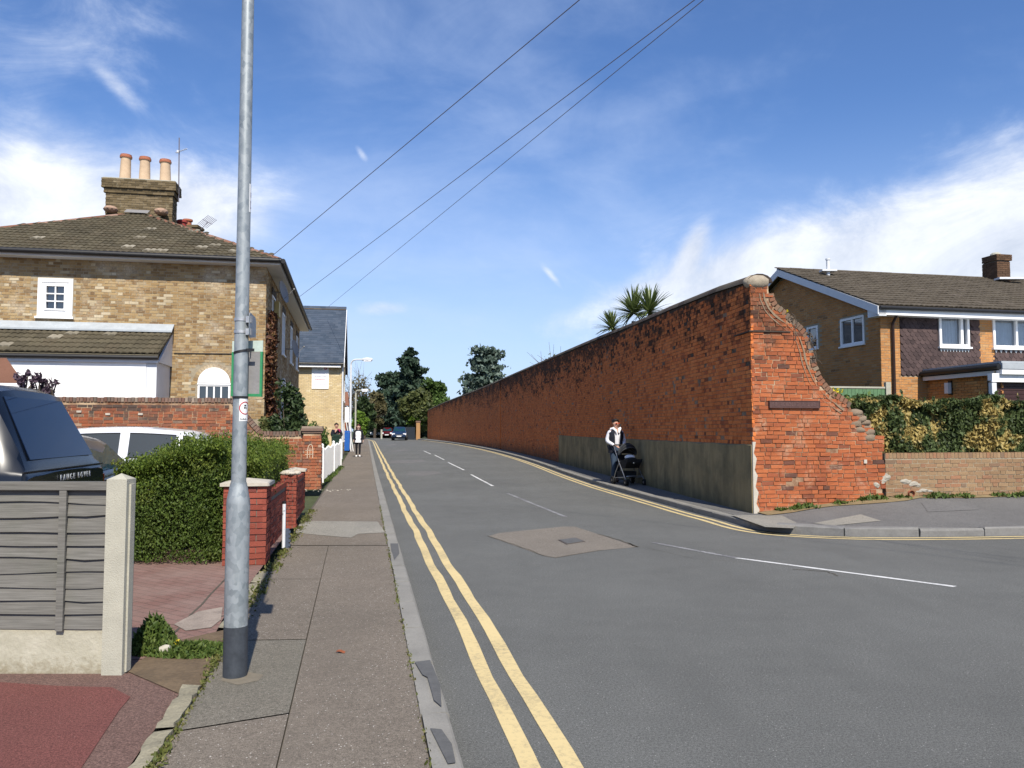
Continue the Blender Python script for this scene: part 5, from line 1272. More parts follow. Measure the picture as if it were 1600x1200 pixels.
# --- lean-to extension
ex = thing('lean_to', 'white walled lean-to with mossy tiled roof against the brick house', 'lean-to', wall_pt(HC, Uh, le_t, PZ, .7))
xL = le_t-8.5; zf = le_z0
r0 = wall_pt(HC, Uh, xL, zf, le_p+.12); r1 = wall_pt(HC, Uh, le_t, zf, le_p+.12); r2 = wall_pt(HC, Uh, le_t, le_ztop-.12, 0.0); r3 = wall_pt(HC, Uh, xL, le_ztop-.12, 0)
mm = MB(); mm.prism([r0, r1, r2, r3], UP*.03); rf = mm.build('roof', MAT['tile_moss'], ex)
roof_tiles(rf, r0+UP*.03, r1+UP*.03, [r2+UP*.03, r3+UP*.03], 'tile_moss', .30, .42, .32, 8, 140, th=.028, wave=.028, stagger=False)
mm = MB(); mm.prism([wall_pt(HC, Uh, xL, le_ztop-.14, .28), wall_pt(HC, Uh, le_t+.02, le_ztop-.14, .28), wall_pt(HC, Uh, le_t+.02, le_ztop+.06, .012), wall_pt(HC, Uh, xL, le_ztop+.06, .012)], UP*.045); mm.build('flashing', MAT['lead'], ex)
mm = MB(); wbox(mm, HC, Uh, xL, le_t-.30, PZ, zf-.12, .01, le_p-.02); mm.build('wall', MAT['white_render'], ex)
mm = MB(); wbox(mm, HC, Uh, le_t-.295, le_t-.06, PZ, zf-.12, .01, le_p-.03); mm.build('corner_post', MAT['fascia_grey'], ex)
mm = MB(); wbox(mm, HC, Uh, xL, le_t-.02, zf-.16, zf-.02, le_p-.01, le_p+.06); mm.build('fascia', MAT['fascia_grey'], ex)
mm = MB(); mm.tube([wall_pt(HC, Uh, xL, zf-.04, le_p+.11), wall_pt(HC, Uh, le_t, zf-.04, le_p+.11)], .055, 10); mm.build('gutter', MAT['black'], ex, smooth=50)
mm = MB(); mm.prism([wall_pt(HC, Uh, le_t-.06, zf-.14, le_p), wall_pt(HC, Uh, le_t-.06, le_ztop-.15, .01), wall_pt(HC, Uh, le_t-.06, zf-.14, .01)], Uh*.05); mm.build('gable_board', MAT['fascia_grey'], ex)
mm = MB(); wp = wall_pt(HC, Uh, *on_wall(262, 590, HC, Uh), .07); mm.cbox((wp.x-.12, wp.y-1.2, wp.z-.05), (.18, .14, .34)); mm.build('meter_box', MAT['lead'], ex)

# --- creeper on the street wall, dark shrub in the front garden
P = []
for _ in range(7500):
    s = abs(random.gauss(0, 1)); z = random.uniform(PZ, 4.9); s0 = 1.15+.35*math.sin(z*1.3)+random.gauss(0, .55)*(1.15-.12*z)
    P.append(tuple(wall_pt(HR, Vh, max(.05, s0), z, random.uniform(.01, .16))))
t = thing('climbing_plant', 'red brown creeper growing up the street wall of the brick house', 'climbing plant', wall_pt(HR, Vh, 1, PZ, .1))
leaf_mesh('foliage', np.array(P), .085, MAT['leaf_creeper'], t)
mm = MB()
for k in range(5): s = .7+.18*k; mm.tube([wall_pt(HR, Vh, s+.1*math.sin(z*2+k), z, .05) for z in np.linspace(PZ, 4.0, 9)], .014, 5)
mm.build('stem', MAT['twig'], t)
def bush(name, label, c, rad, n, size, mat, cat='shrub', seed=1, clumps=26, trunk=True, group=None, core=.6):
    rg = np.random.default_rng(seed); t = thing(name, label, cat, (c[0], c[1], c[2]-rad[2]), group); P = []
    cl = blob_pts(clumps, c, rad, rg, .45)
    for k in range(clumps):
        q = cl[k]; r = np.array(rad)*rg.uniform(.26, .46); P.append(blob_pts(n//clumps, q, r, rg, .3))
    leaf_mesh('foliage', np.vstack(P), size, MAT[mat], t, rng=rg)
    mm = MB()
    for k in range(7): q = cl[k % clumps]; mm.tube([(c[0]+.05*math.cos(k), c[1]+.05*math.sin(k), c[2]-rad[2]-.05), ((c[0]+q[0])/2, (c[1]+q[1])/2, (c[2]-rad[2]+q[2])/2), tuple(q)], [.02, .015, .006], 5)
    mm.build('stem', MAT['twig'], t); return t
bc = at(450, 643, 21.3)
bush('shrub', 'dark evergreen shrub in front of the brick house behind the low orange wall', (bc.x, 21.3, 1.75), (.48, .5, 1.0), 4200, .075, 'leaf_dark', seed=4, clumps=34)
bc = at(424, 668, 20.9); bush('shrub', 'small yellow green shrub at the foot of the brick house corner', (bc.x, 20.9, 1.6), (.35, .3, .35), 900, .06, 'leaf_olive', seed=5, clumps=14)
bc = at(511, 683, 24.5); bush('shrub', 'rounded green shrub between the old brick pier and the picket fence', (-7.2, 29.5, 1.15), (.42, 1.6, .66), 3800, .06, 'leaf_green', seed=6, clumps=30)
bc = at(55, 600, 14.5)
for k, (px, py) in enumerate(((40, 592), (62, 597), (80, 598))):
    q = at(px, py, 14.5+.2*k); bush('shrub', ('leftmost purple leaved twiggy shrub behind the dark four by four', 'middle purple leaved twiggy shrub behind the dark four by four', 'rightmost purple leaved twiggy shrub behind the dark four by four')[k], (q.x, 14.5+.2*k, q.z-.05), (.16, .16, .22), 200, .05, 'leaf_purple', seed=8+k, clumps=8, group='purple shrubs behind the four by four')
# corner of a red tiled porch at the left edge
pp = at(18, 586, 16.5); t = thing('porch', 'corner of a red tiled porch roof with white gutter at the left edge', 'porch', (pp.x-1.2, 17.2, PZ))
mm = MB(); e0, e1 = Vector((pp.x-4.5, 16.2, pp.z-.15)), Vector((pp.x+.25, 16.5, pp.z-.18)); mm.prism([e0, e1, e1+Vector((-.75, .6, .55)), e0+Vector((0, .8, .55))], UP*.04); mm.build('roof', MAT['ridge'], t)
mm = MB(); mm.tube([e0-UP*.04, e1-UP*.04], .05, 8); mm.build('gutter', MAT['white'], t)
mm = MB(); mm.box((e0.x, 16.5, PZ), (e1.x-.3, 17.6, e1.z-.06)); mm.build('wall', MAT['brick_garden'], t)

# --- white picket fence along the pavement
pf = thing('picket_fence', 'white painted picket fence between the old brick pier and the blue bin', 'fence', G(516, 745, PZ))
fa, fb = G(499.5, 757, PZ), G(531.5, 728, PZ); fl = (fb-fa).length; fd = (fb-fa).normalized(); fn_ = Vector((fd.y, -fd.x, 0))
def ph(s): return CAMZ+(672-(700.5+(687.5-700.5)*0))/1250*fa.y-PZ-.07+.03*math.sin(s*2.2)
t_ = .0; k = 0
while t_ < fl:
    p = fa+fd*t_; zb_ = gz(p.y)+PZ+.05; h = .92+.03*math.sin(t_*2.5); mm = MB(); w_ = .075
    a = p-fd*w_/2; b = p+fd*w_/2; o = fn_*.02
    mm.prism([Vector((a.x, a.y, zb_)), Vector((b.x, b.y, zb_)), Vector((b.x, b.y, zb_+h-.05)), Vector((p.x, p.y, zb_+h)), Vector((a.x, a.y, zb_+h-.05))], o)
    if not any(abs(t_-q) < .06 for q in (.75, 6.2)): mm.build('picket', MAT['white_wood'], pf)
    t_ += .125; k += 1
for s in (.03, .75, 6.2, fl): p = fa+fd*s; mm = MB(); zb_ = gz(p.y); M = Matrix.Translation(p) @ Matrix.Rotation(math.atan2(fd.y, fd.x), 4, 'Z'); mm.box((-.055, -.055, 0), (.055, .055, 1.0), M=M); mm.lathe([(.04, 1.0), (.05, 1.02), (.05, 1.06), (.02, 1.1)], 10, M); mm.build('post', MAT['white_wood'], pf)
for h in (.28, .72): mm = MB(); a = fa+UP*h-fn_*.02; b = fb+UP*(h+gz(fb.y))-fn_*.02; mm.tube([a, b], .025, 4); mm.build('rail', MAT['white_wood'], pf)
strip_weeds('weeds', 'tufts of grass along the foot of the white picket fence', [fa+fd*s+fn_*.10 for s in np.arange(1.0, fl, .6)], .06, 700, .045, 'leaf_weed', .06)
dp = G(510, 766, PZ); m2 = MB()
for k in range(26): a = (dp.x+random.gauss(0, .3), dp.y+random.gauss(0, .3), PZ+.002); m2.ico(a, random.uniform(.008, .03), 1, (1, 1, .4), jit=.2)
tag(m2.build('rubble', MAT['debris']), 'pale crumbled mortar lying at the foot of the picket fence', 'rubble', kind='stuff')

# --- gabled building with slate roof and white sign
Ub, Vb = U, V; bd_ = 42.0
BR = Vector((at(533, 640, bd_).x, bd_, 0)); BW, BD = 9.0, 7.6
BC = BR-Ub*BW; zbe = CAMZ+(672-562)/1250*bd_; zbg = gz(bd_)
b2 = thing('gabled_building', 'buff brick building with slate roof and a white sign on its side', 'building', (BR.x, BR.y, zbg))
mm = MB(); ridge = BR+Vb*BD/2; zrb = CAMZ+(672-486)/1250*(bd_+BD/2)
q = [BC, BR, BR+Vb*BD, BC+Vb*BD]; mm.prism([p+Vector((0, 0, zbg-.1)) for p in q], (0, 0, zbe-zbg+.1))
mm.prism([Vector((BR.x, BR.y, zbe-.001)), Vector((BR.x+Vb.x*BD, BR.y+Vb.y*BD, zbe-.001)), Vector((ridge.x, ridge.y, zrb-.1))], -Ub*BW); mm.build('wall', MAT['mortar_pale'], b2)
it = brick_items(Vector((BC.x, BC.y, 0)), Ub, BW, zbg, zbe-.06, lambda a, b, c, d: a > 4.2, 'stretcher', proud=.005, jit=.002, seed=41)
pieces(b2, 'brick', it, MAT['brick_buff'], 0, None, 'brickwork')
it = brick_items(Vector((BR.x, BR.y, 0)), Vb, BD, zbg, zbe+2.5, lambda a, b, c, d: d < zbe or (d-zbe)/(zrb-zbe) < 1-abs((a+b)/2-BD/2)/(BD/2)-.08, 'stretcher', proud=.005, jit=.002, seed=42)
pieces(b2, 'brick', it, MAT['brick_buff'], 0, None, 'street_brickwork')
ovb = .35; sl = (zrb-zbe)/(BD/2)
e0 = BC-Vb*ovb+UP*(zbe-ovb*sl+.1); e1 = BR-Vb*ovb+Ub*.12+UP*(zbe-ovb*sl+.1); g0 = ridge-Ub*BW; r1 = ridge+Ub*.12+UP*(zrb+.1); r0 = Vector((g0.x, g0.y, zrb+.1))
f1 = BR+Vb*(BD+ovb)+Ub*.12+UP*(zbe-ovb*sl+.1); f0 = BC+Vb*(BD+ovb)+UP*(zbe-ovb*sl+.1)
mm = MB(); mm.prism([e0, e1, r1, r0], UP*-.08); mm.prism([f1, f0, r0, r1], UP*-.08); rf = mm.build('roof', MAT['slate'], b2)
roof_tiles(rf, e0, e1, [r1, r0], 'slate', .30, .45, .21, 12, 300, th=.008, name='slate')
ridge_line(rf, r0, r1, 'coping_dark', .10, .45)
mm = MB()
for a, b in ((e1, r1), (f1, r1)): mm.prism([a+Ub*.005, b+Ub*.005, b+Ub*.005-UP*.22, a+Ub*.005-UP*.22], Ub*.03)
mm.build('bargeboard', MAT['white'], b2)
mm = MB(); mm.prism([e0-UP*.10, e1-UP*.10-Ub*.15, e1-UP*.24-Ub*.15, e0-UP*.24], Vb*.03); mm.build('fascia', MAT['white'], b2)
mm = MB(); mm.tube([e0-UP*.06-Vb*.05, e1-UP*.06-Vb*.05], .05, 8); mm.build('gutter', MAT['black'], b2)
mm = MB(); p = BR+Ub*.06-Vb*.06; mm.tube([(p.x, p.y, zbg), (p.x, p.y, zbe-.2)], .045, 8); mm.build('downpipe', MAT['fascia_grey'], b2)
mm = MB(); wbox(mm, BR, Vb, .7, 1.7, zbg, zbg+2.1, -.05, .02); mm.build('door', MAT['dark_door'], b2)
for s in (2.6, 5.2): window(b2, BR, Vb, s, s+1.1, zbg+.9, zbg+2.1, 2, 1); window(b2, BR, Vb, s, s+1.1, zbg+3.2, zbg+4.4, 2, 1)
# the white sign with its roundel and lines of print
sg = thing('wall_sign', 'white sign with red roundel fixed on the buff brick wall', 'sign', wall_pt(BC, Ub, *on_wall(501, 589, BC, Ub), .04))
st0, sz0 = on_wall(487, 607.5, BC, Ub); st1, sz1 = on_wall(514, 570, BC, Ub); sw, sh = st1-st0, sz1-sz0
mm = MB(); wbox(mm, BC, Ub, st0, st1, sz0, sz1, .01, .045); bd2 = mm.build('board', MAT['white'], sg)
def words(row, x0, widths, h, mat):
    mm = MB(); x = st0+sw*x0; z = sz1-sh*row; rr = random.Random(int(row*100))
    for wd in widths:
        xe = x+sw*wd
        while x < xe-.012: ww_ = rr.uniform(.018, .034); hh = h*rr.choice((.7, .7, 1, .75)); wbox(mm, BC, Ub, x, x+ww_, z-h, z-h+hh, .044, .047+.0004*rr.random()); x += ww_+.012
        x = xe+sw*.05
    o = mm.build('lettering', MAT[mat], bd2); o['kind'] = 'stuff'
words(.10, .10, (.24, .20), .05, 'ink_grey'); words(.18, .34, (.26,), .05, 'ink_green')
words(.36, .10, (.70, .07), .055, 'ink_grey'); words(.475, .15, (.70,), .055, 'ink_grey'); words(.595, .17, (.65,), .055, 'ink_red')
words(.80, .10, (.32, .40), .04, 'ink_grey'); words(.90, .10, (.42,), .03, 'ink_grey')
mm = MB(); cx, cz, r_ = st0+sw*.80, sz1-sh*.15, sw*.095
P = [[wall_pt(BC, Ub, cx+r*math.cos(a), cz+r*math.sin(a), .048) for a in np.linspace(0, 2*math.pi, 25)] for r in (r_*.62, r_)]
mm.strip(P[0], P[1]); mm.quad(*[wall_pt(BC, Ub, cx+a, cz+b, .0485) for a, b in ((-r_*.75, r_*.55), (-r_*.55, r_*.75), (r_*.75, -r_*.55), (r_*.55, -r_*.75))]); mm.build('roundel', MAT['sign_red'], bd2)

# --- further row: red roofed house, white board, bins, lamps
h3 = thing('terraced_house', 'red brick house with low red roof just beyond the gabled building', 'house', (-15, 56, gz(56)))
x3 = at(541, 640, 55).x; zg3 = gz(55); O3 = Vector((x3, 55, 0)); zt3 = CAMZ+(672-632)/1250*55; zt4 = CAMZ+(672-582)/1250*58
mm = MB(); q = [O3-U*7, O3, O3+V*9, O3-U*7+V*9]; mm.prism([p+UP*(zg3-.1) for p in q], (0, 0, zt3-zg3)); mm.build('wall', MAT['brick_garden'], h3)
mm = MB(); q2 = O3-U*.9+V*2; mm.prism([q2-U*6+UP*zg3, q2+UP*zg3, q2+V*7+UP*zg3, q2-U*6+V*7+UP*zg3], (0, 0, zt4-zg3)); mm.build('upper_wall', MAT['brick_garden'], h3)
mm = MB(); a, b = O3-V*.3-U*7+UP*(zt3-.1), O3-V*.3+U*.25+UP*(zt3-.1); mm.prism([a, b, b+V*2.6-U*.2+UP*1.0, a+V*2.6+UP*1.0], UP*.08); rf = mm.build('roof', MAT['ridge'], h3)
a, b = q2-V*.3-U*6+UP*zt4, q2-V*.3+U*.2+UP*zt4; mm = MB(); mm.prism([a, b, b+V*3.8+UP*2, a+V*3.8+UP*2], UP*.08); mm.prism([a+V*7.6, b+V*7.6, b+V*3.8+UP*2, a+V*3.8+UP*2], UP*.08); mm.build('upper_roof', MAT['ridge'], h3)
wb_ = thing('notice_board', 'white board standing on white legs beyond the gabled building', 'board', G(541, 700, PZ))
yb = 50.5; mm = MB(); a, b = at(536.5, 660, yb), at(545.5, 636, yb); mm.box((a.x, yb, a.z), (b.x, yb+.05, b.z)); mm.build('board', MAT['white'], wb_)
for px, lean in ((537, .25), (541, .3), (545, .28)): mm = MB(); a = at(px, 660, yb+.03); mm.tube([a, (a.x+lean, a.y+.1, gz(yb)+PZ)], .03, 6); mm.build('leg', MAT['white'], wb_)
def wheelie(px0, px1, pyt, y, mat, label):
    a = at(px0, pyt, y); b = at(px1, pyt, y); x = (a.x+b.x)/2; wd = b.x-a.x; zb_ = gz(y)+PZ; h = a.z-zb_
    t = thing('wheelie_bin', label, 'bin', (x, y, zb_)); M = Matrix.Translation((x, y, zb_)) @ Matrix.Rotation(.1, 4, 'Z'); mm = MB(); w1, w0_ = wd/2, wd/2*.86
    mm.v += [tuple(M @ Vector(p)) for p in [(-w0_, -w0_, .08), (w0_, -w0_, .08), (w0_, w0_, .08), (-w0_, w0_, .08), (-w1, -w1*1.1, h*.90), (w1, -w1*1.1, h*.90), (w1, w1*1.1, h*.90), (-w1, w1*1.1, h*.90)]]
    mm.f += [(0, 3, 2, 1), (4, 5, 6, 7), (0, 1, 5, 4), (1, 2, 6, 5), (2, 3, 7, 6), (3, 0, 4, 7)]; mm.mi += [0]*6; mm.build('body', MAT[mat], t)
    mm = MB(); mm.box((-w1*1.06, -w1*1.2, h*.905), (w1*1.06, w1*1.2, h*.94), M=M); mm.box((-w1*.9, -w1, h*.94), (w1*.9, w1*.9, h), M=M); mm.build('lid', MAT[mat], t)
    mm = MB(); mm.tube([M @ Vector((-w1*.9, w1*1.0, .1)), M @ Vector((w1*.9, w1*1.0, .1))], .1, 10); mm.build('wheel', MAT['tyre'], t)
wheelie(538, 547, 673, 49.5, 'bin_blue', 'blue wheelie bin standing beside the pale street lamp')
wheelie(519, 533, 678.5, 38.4, 'bin_green', 'dark green wheelie bin in front of the person behind the picket fence')
def street_lamp(px, pyt, y, arm, label, mat='fascia_grey', r=.07, hx=None):
    b = Vector((at(px, 690, y).x, y, gz(y)+PZ)); zt = at(px, pyt, y).z; t = thing('street_lamp', label, 'street lamp', b)
    mm = MB(); mm.tube([b, b+UP*1.4], r*1.35, 10); mm.build('base', MAT[mat], t, smooth=40)
    pts = [b+UP*1.4]+[Vector((b.x, b.y, zt-arm*.45))]+[Vector((b.x+arm*.4*(1-math.cos(a)), b.y-.1*math.sin(a), zt-arm*.45+arm*.45*math.sin(a))) for a in np.linspace(.2, math.pi/2, 6)]+[Vector((b.x+arm, b.y-.15, zt))]
    mm = MB(); mm.tube(pts, [r]*2+[r*.75]*7, 8); mm.build('column', MAT[mat], t, smooth=40)
    h = Vector((b.x+arm, b.y-.15, zt)); mm = MB(); M = Matrix.Translation(h+Vector((.28, 0, 0)))
    mm.lathe([(.02, -.38), (.10, -.3), (.14, 0), (.10, .3), (.02, .38)], 10, M @ Matrix.Rotation(math.pi/2, 4, 'Y')); hd = mm.build('lantern', MAT['fascia_grey'], t, smooth=40)
    mm = MB(); mm.cbox(h+Vector((.30, 0, -.10)), (.5, .2, .08)); mm.build('lens', MAT['lamp_clear'], hd)
street_lamp(547, 562, 54, .85, 'tall pale street lamp beside the blue bin, arm towards the road')
street_lamp(555, 610, 76, .6, 'brownish street lamp half hidden behind the walking woman, second along the pavement', 'concrete', .08)
street_lamp(611, 654.5, 125, -.35, 'small distant street lamp above the red car under the dark trees')
mm = MB(); b = G(596, 686); mm.tube([b, (b.x, b.y, at(596, 671, b.y).z)], .12, 8); tag(mm.build('gate_post', MAT['concrete'], smooth=40), 'pale concrete post at the far end of the road left of the red car', 'post')
# ================================================================== RIGHT SIDE
# --- long brick wall: plan, top line
WP = [Vector((p[0], p[1], 0)) for p in ((4.31, 14.35), (3.72, 20.5), (3.0, 28), (1.95, 37), (.70, 46), (-.95, 56), (-3.2, 67), (-6.2, 80), (-9.9, 94))]
WPS = [WP[0]]+smooth_path(WP, 2)[1:]
TLX = [640, 665, 697, 740, 800, 873, 935, 1000, 1047, 1120, 1172]; TLY = [650, 641, 626, 609.5, 583.5, 550.5, 523.5, 496, 474.5, 444.5, 427]
def topz(p):        # top of the coping follows a straight line in the photograph
    px = 800+FPX*p.x/p.y; y0 = p.y
    for _ in range(3):
        py = float(np.interp(px, TLX, TLY)); q = at(px, py, y0); px = project((p.x, p.y, q.z))[0]
    return at(px, float(np.interp(px, TLX, TLY)), y0).z
lw = thing('long_wall', 'long tall soot darkened red brick wall running up the right side of the street', 'wall', (WPS[0].x, WPS[0].y, PZ))
WPF = WPS[::-1]                                   # far -> near, right-hand direction when seen from the street
cum = [0]
for a, b in zip(WPF, WPF[1:]): cum.append(cum[-1]+(b-a).length)
def nrm2(a, b):
    u = (b-a); u.z = 0; u.normalize(); return u, Vector((u.y, -u.x, 0))
core = MB(); F_ = []; B_ = []
for i, p in enumerate(WPF):
    u, n = nrm2(WPF[max(i-1, 0)], WPF[min(i+1, len(WPF)-1)])
    z0 = gz(p.y)+PZ-.15; z1 = topz(p)-.16; e_ = i == len(WPF)-1; F_.append((p-u*(.03 if e_ else 0), z0, z1)); B_.append((p-n*.38-u*(.12 if e_ else 0), z0, z1))
for (fa, z0, z1), (fb, w0_, w1_), (ba, _, _), (bb, _, _) in zip(F_, F_[1:], B_, B_[1:]):
    v = lambda p, z: Vector((p.x, p.y, z))
    core.quad(v(fa, z0), v(fb, w0_), v(fb, w1_), v(fa, z1)); core.quad(v(bb, w0_), v(ba, z0), v(ba, z1), v(bb, w1_)); core.quad(v(fa, z1), v(fb, w1_), v(bb, w1_), v(ba, z1))
core.quad(Vector((F_[0][0].x, F_[0][0].y, F_[0][1])), Vector((F_[0][0].x, F_[0][0].y, F_[0][2])), Vector((B_[0][0].x, B_[0][0].y, F_[0][2])), Vector((B_[0][0].x, B_[0][0].y, F_[0][1])))
core.build('mortar', m_brick('mortar_wall', [(0, (.22, .15, .10)), (1, (.25, .18, .12))], soot=((.035, .028, .022), 1.6, 4.6, .9), base_stain=((.06, .052, .035), .2, 1.4)), lw, fix=False)
# courses follow the ground; bricks laid segment by segment, on one shared running length
items = []; rr = random.Random(77); Ltot = cum[-1]
def along(s):
    for i in range(len(cum)-1):
        if cum[i+1] >= s or i == len(cum)-2:
            a, b = WPF[i], WPF[i+1]; u, n = nrm2(a, b); return a+u*(s-cum[i]), u, n
SP_ = []
s_px = lambda px: None
# distance from the near end at which the cement render starts
def s_at_px(px):
    best = min(np.linspace(0, Ltot, 1500), key=lambda s: abs(project((*along(s)[0].xy, 1.0))[0]-px)); return best
s_r = s_at_px(874)
zr_of = lambda p: gz(p.y)+PZ+1.20
course = 0; z = .02; ch, jn = .066, .0092
while z < 5.4:
    t = -(0 if course % 2 else .165); i = 0
    head = course % 2 == 0
    while t < Ltot:
        w_ = .1025 if head else .215
        a = max(t, 0); b = min(t+w_, Ltot); t += w_+.010
        if b-a < .04: continue
        c_ = (a+b)/2; p, u, n = along(c_); zb_ = gz(p.y)*1.0+PZ+z
        if zb_+ch > topz(p)-.17: continue
        if c_ > s_r and zb_ < zr_of(p)-.02: continue
        q = Vector((p.x, p.y, zb_+ch/2))+n*(.006+rr.uniform(-.004, .005)-(.012 if rr.random() < .03 else 0))
        items.append((Matrix.Translation(q) @ Matrix.Rotation(math.atan2(u.y, u.x)+rr.uniform(-.006, .006), 4, 'Z'), tpl_brick(round((b-a)/.0125)*.0125, ch, .05, rr.randrange(4))))
    z += ch+jn; course += 1
pieces(lw, 'brick', items, MAT['brick_wall'], 300, lambda px, py: 430 < py < 700 and px > 1000)
# rounded coping
cop = []; n_ = int(Ltot/.42)
cm = MB()
for k in range(n_):
    s0, s1 = Ltot*k/n_, Ltot*(k+.975)/n_; P = []; Q = []
    for s, L in ((s0, P), (s1, Q)):
        p, u, n = along(s); zt = topz(p); c_ = Vector((p.x, p.y, 0))-n*.19
        rj = 1+.04*math.sin(k*12.7)
        for j in range(8):
            an = math.pi*j/7; L.append(c_+n*math.cos(an)*.235*rj+UP*(zt-.16+math.sin(an)*.16*rj))
    mm = cm if along(s0)[0].y > 45 else MB()
    mm.strip(P, Q); mm.poly(P[::-1]); mm.poly(Q)
    if mm is not cm: mm.build('coping_stone', MAT['coping_dark'], lw, smooth=50)
cm.build('coping', MAT['coping_dark'], lw, smooth=50)['kind'] = 'stuff'
# cement render along the foot
rm = MB(); T_ = []; N = 60
for k in range(N+1):
    s = s_r+(Ltot-s_r)*k/N; p, u, n = along(s); z0 = gz(p.y)+PZ-.05; z1 = zr_of(p)+.012*math.sin(k*1.3)
    T_.append((p+n*.035+UP*z0, p+n*.035+UP*z1, p+UP*(z1+.02), p+UP*z0))
for a, b in zip(T_, T_[1:]): rm.quad(a[0], b[0], b[1], a[1]); rm.quad(a[1], b[1], b[2], a[2])
rm.quad(T_[0][3], T_[0][0], T_[0][1], T_[0][2]); rm.quad(T_[-1][0], T_[-1][3], T_[-1][2], T_[-1][1]); rm.build('cement_render', MAT['render'], lw)
# a shallow pilaster joint in the wall
sj = s_at_px(782); p, u, n = along(sj); mm = MB(); q = p+n*.0; mm.prism([q-u*.06+UP*(gz(p.y)+PZ), q+u*.06+UP*(gz(p.y)+PZ), q+u*.06+UP*(topz(p)-.2), q-u*.06+UP*(topz(p)-.2)], n*.05); mm.build('pilaster', MAT['brick_wall'], lw)
# far end pier
fp = G(653.5, 685.5, PZ); t = thing('gate_pier', 'pale orange brick gate pier beyond the far end of the long wall', 'pier', fp); zt = at(653, 660, fp.y).z
mm = MB(); mm.box((fp.x-.22, fp.y-.22, fp.z-.1), (fp.x+.22, fp.y+.22, zt)); mm.build('shaft', MAT['brick_tan'], t)
mm = MB(); mm.box((fp.x-.27, fp.y-.27, zt), (fp.x+.27, fp.y+.27, zt+.18)); mm.build('cap', MAT['coping_brick'], t)
# dark fence beyond
a = G(641, 686.5, PZ); b = Vector((a.x-14, a.y+16, 0)); t = thing('board_fence', 'dark board fence beyond the gate pier at the far bend', 'fence', a)
fdv = (b-a); L = Vector((fdv.x, fdv.y, 0)).length; fdv = Vector((fdv.x, fdv.y, 0)).normalized(); a2 = Vector((fp.x-.4, fp.y, 0))
for k in range(12): p = a2+fdv*(.3*k); mm = MB(); mm.prism([p+UP*(gz(p.y)), p+fdv*.28+UP*gz(p.y), p+fdv*.28+UP*(gz(p.y)+1.5), p+UP*(gz(p.y)+1.5)], Vector((-fdv.y, fdv.x, 0))*.03); mm.build('board', MAT['black_paint'], t)

# --- side pavement: from kerb to wall foot, rising to the right
def zback(x): return PZ+.24*max(0, min(1, (x-4.4)/2.4))
EWD = U.copy(); EW0 = Vector((4.31, 14.35, 0))
def backpt(p, i):
    return None
pairs = []
for a, b in zip(KI, KRS):
    if a.y > 110: continue
    if b.y > 14.9 and b.x < 4.3:
        s_best = min(range(len(WPS)-1), key=lambda j: abs((WPS[j]+WPS[j+1]).y/2-a.y)); w0_, w1_ = WPS[s_best], WPS[s_best+1]
        k = max(0, min(1, (a.y-w0_.y)/((w1_.y-w0_.y) or 1))); q = w0_.lerp(w1_, k); pairs.append((a, Vector((q.x+.03, q.y, gz(q.y)+PZ))))
    elif b.x < 4.25: pairs.append((a, Vector((4.34+.02*(14.9-b.y), 14.36, PZ))))
    elif b.x < 40:
        xx = 4.31+(b.x-4.25)*1.02; q = EW0+U*((xx-4.31)/U.x); pairs.append((a, Vector((q.x, q.y+.05, zback(q.x)))))
mm = MB(); NC = 6
for (a, b), (c, d) in zip(pairs, pairs[1:]):
    h = lambda k: Vector((k[0].x, k[0].y, gz(k[0].y)+PZ-.012))
    for j in range(NC):
        f = lambda P, Q, t: P.lerp(Q, t)
        A_, B_2 = h((a, b)), b; C_2, D_2 = h((c, d)), d
        mm.quad(f(A_, B_2, j/NC), f(A_, B_2, (j+1)/NC), f(C_2, D_2, (j+1)/NC), f(C_2, D_2, j/NC))
sp_ = mm.build('side_pavement', MAT['pave_r']); tag(sp_, kind='structure')
from mathutils.bvhtree import BVHTree
_bv = BVHTree.FromPolygons([v.co.copy() for v in sp_.data.vertices], [tuple(p.vertices) for p in sp_.data.polygons])
def zpave(x, y):
    h = _bv.ray_cast(Vector((x, y, 5)), Vector((0, 0, -1)))
    if h[0] is not None: return h[0].z
    return zpave0(x, y)
def zpave0(x, y):
    yk = 12.15+max(0, (x-7.6))*.16; yb = EW0.y+(x-EW0.x)*.183; k = max(0, min(1, (y-yk)/(yb-yk))); return PZ-.012+(zback(x)+.012-PZ)*k
for q, mt in (([(1270, 818), (1345, 807), (1377, 815), (1300, 822)], 'pave3'), ([(1142, 805), (1222, 806), (1246, 818), (1240, 826), (1196, 824)], 'pave3'), ([(1440, 800), (1520, 796), (1530, 804), (1450, 808)], 'patch2')):
    pts = []
    for p in q:
        g0 = G(*p, PZ)
        for _ in range(4): zz_ = zpave(g0.x, g0.y); g0 = G(*p, zz_)
        pts.append((g0.x, g0.y, zpave(g0.x, g0.y)))
    mm = MB(); mm.poly([(x, y, z+.006) for x, y, z in pts]); mm.build('pavement_patch', MAT[mt], sp_)
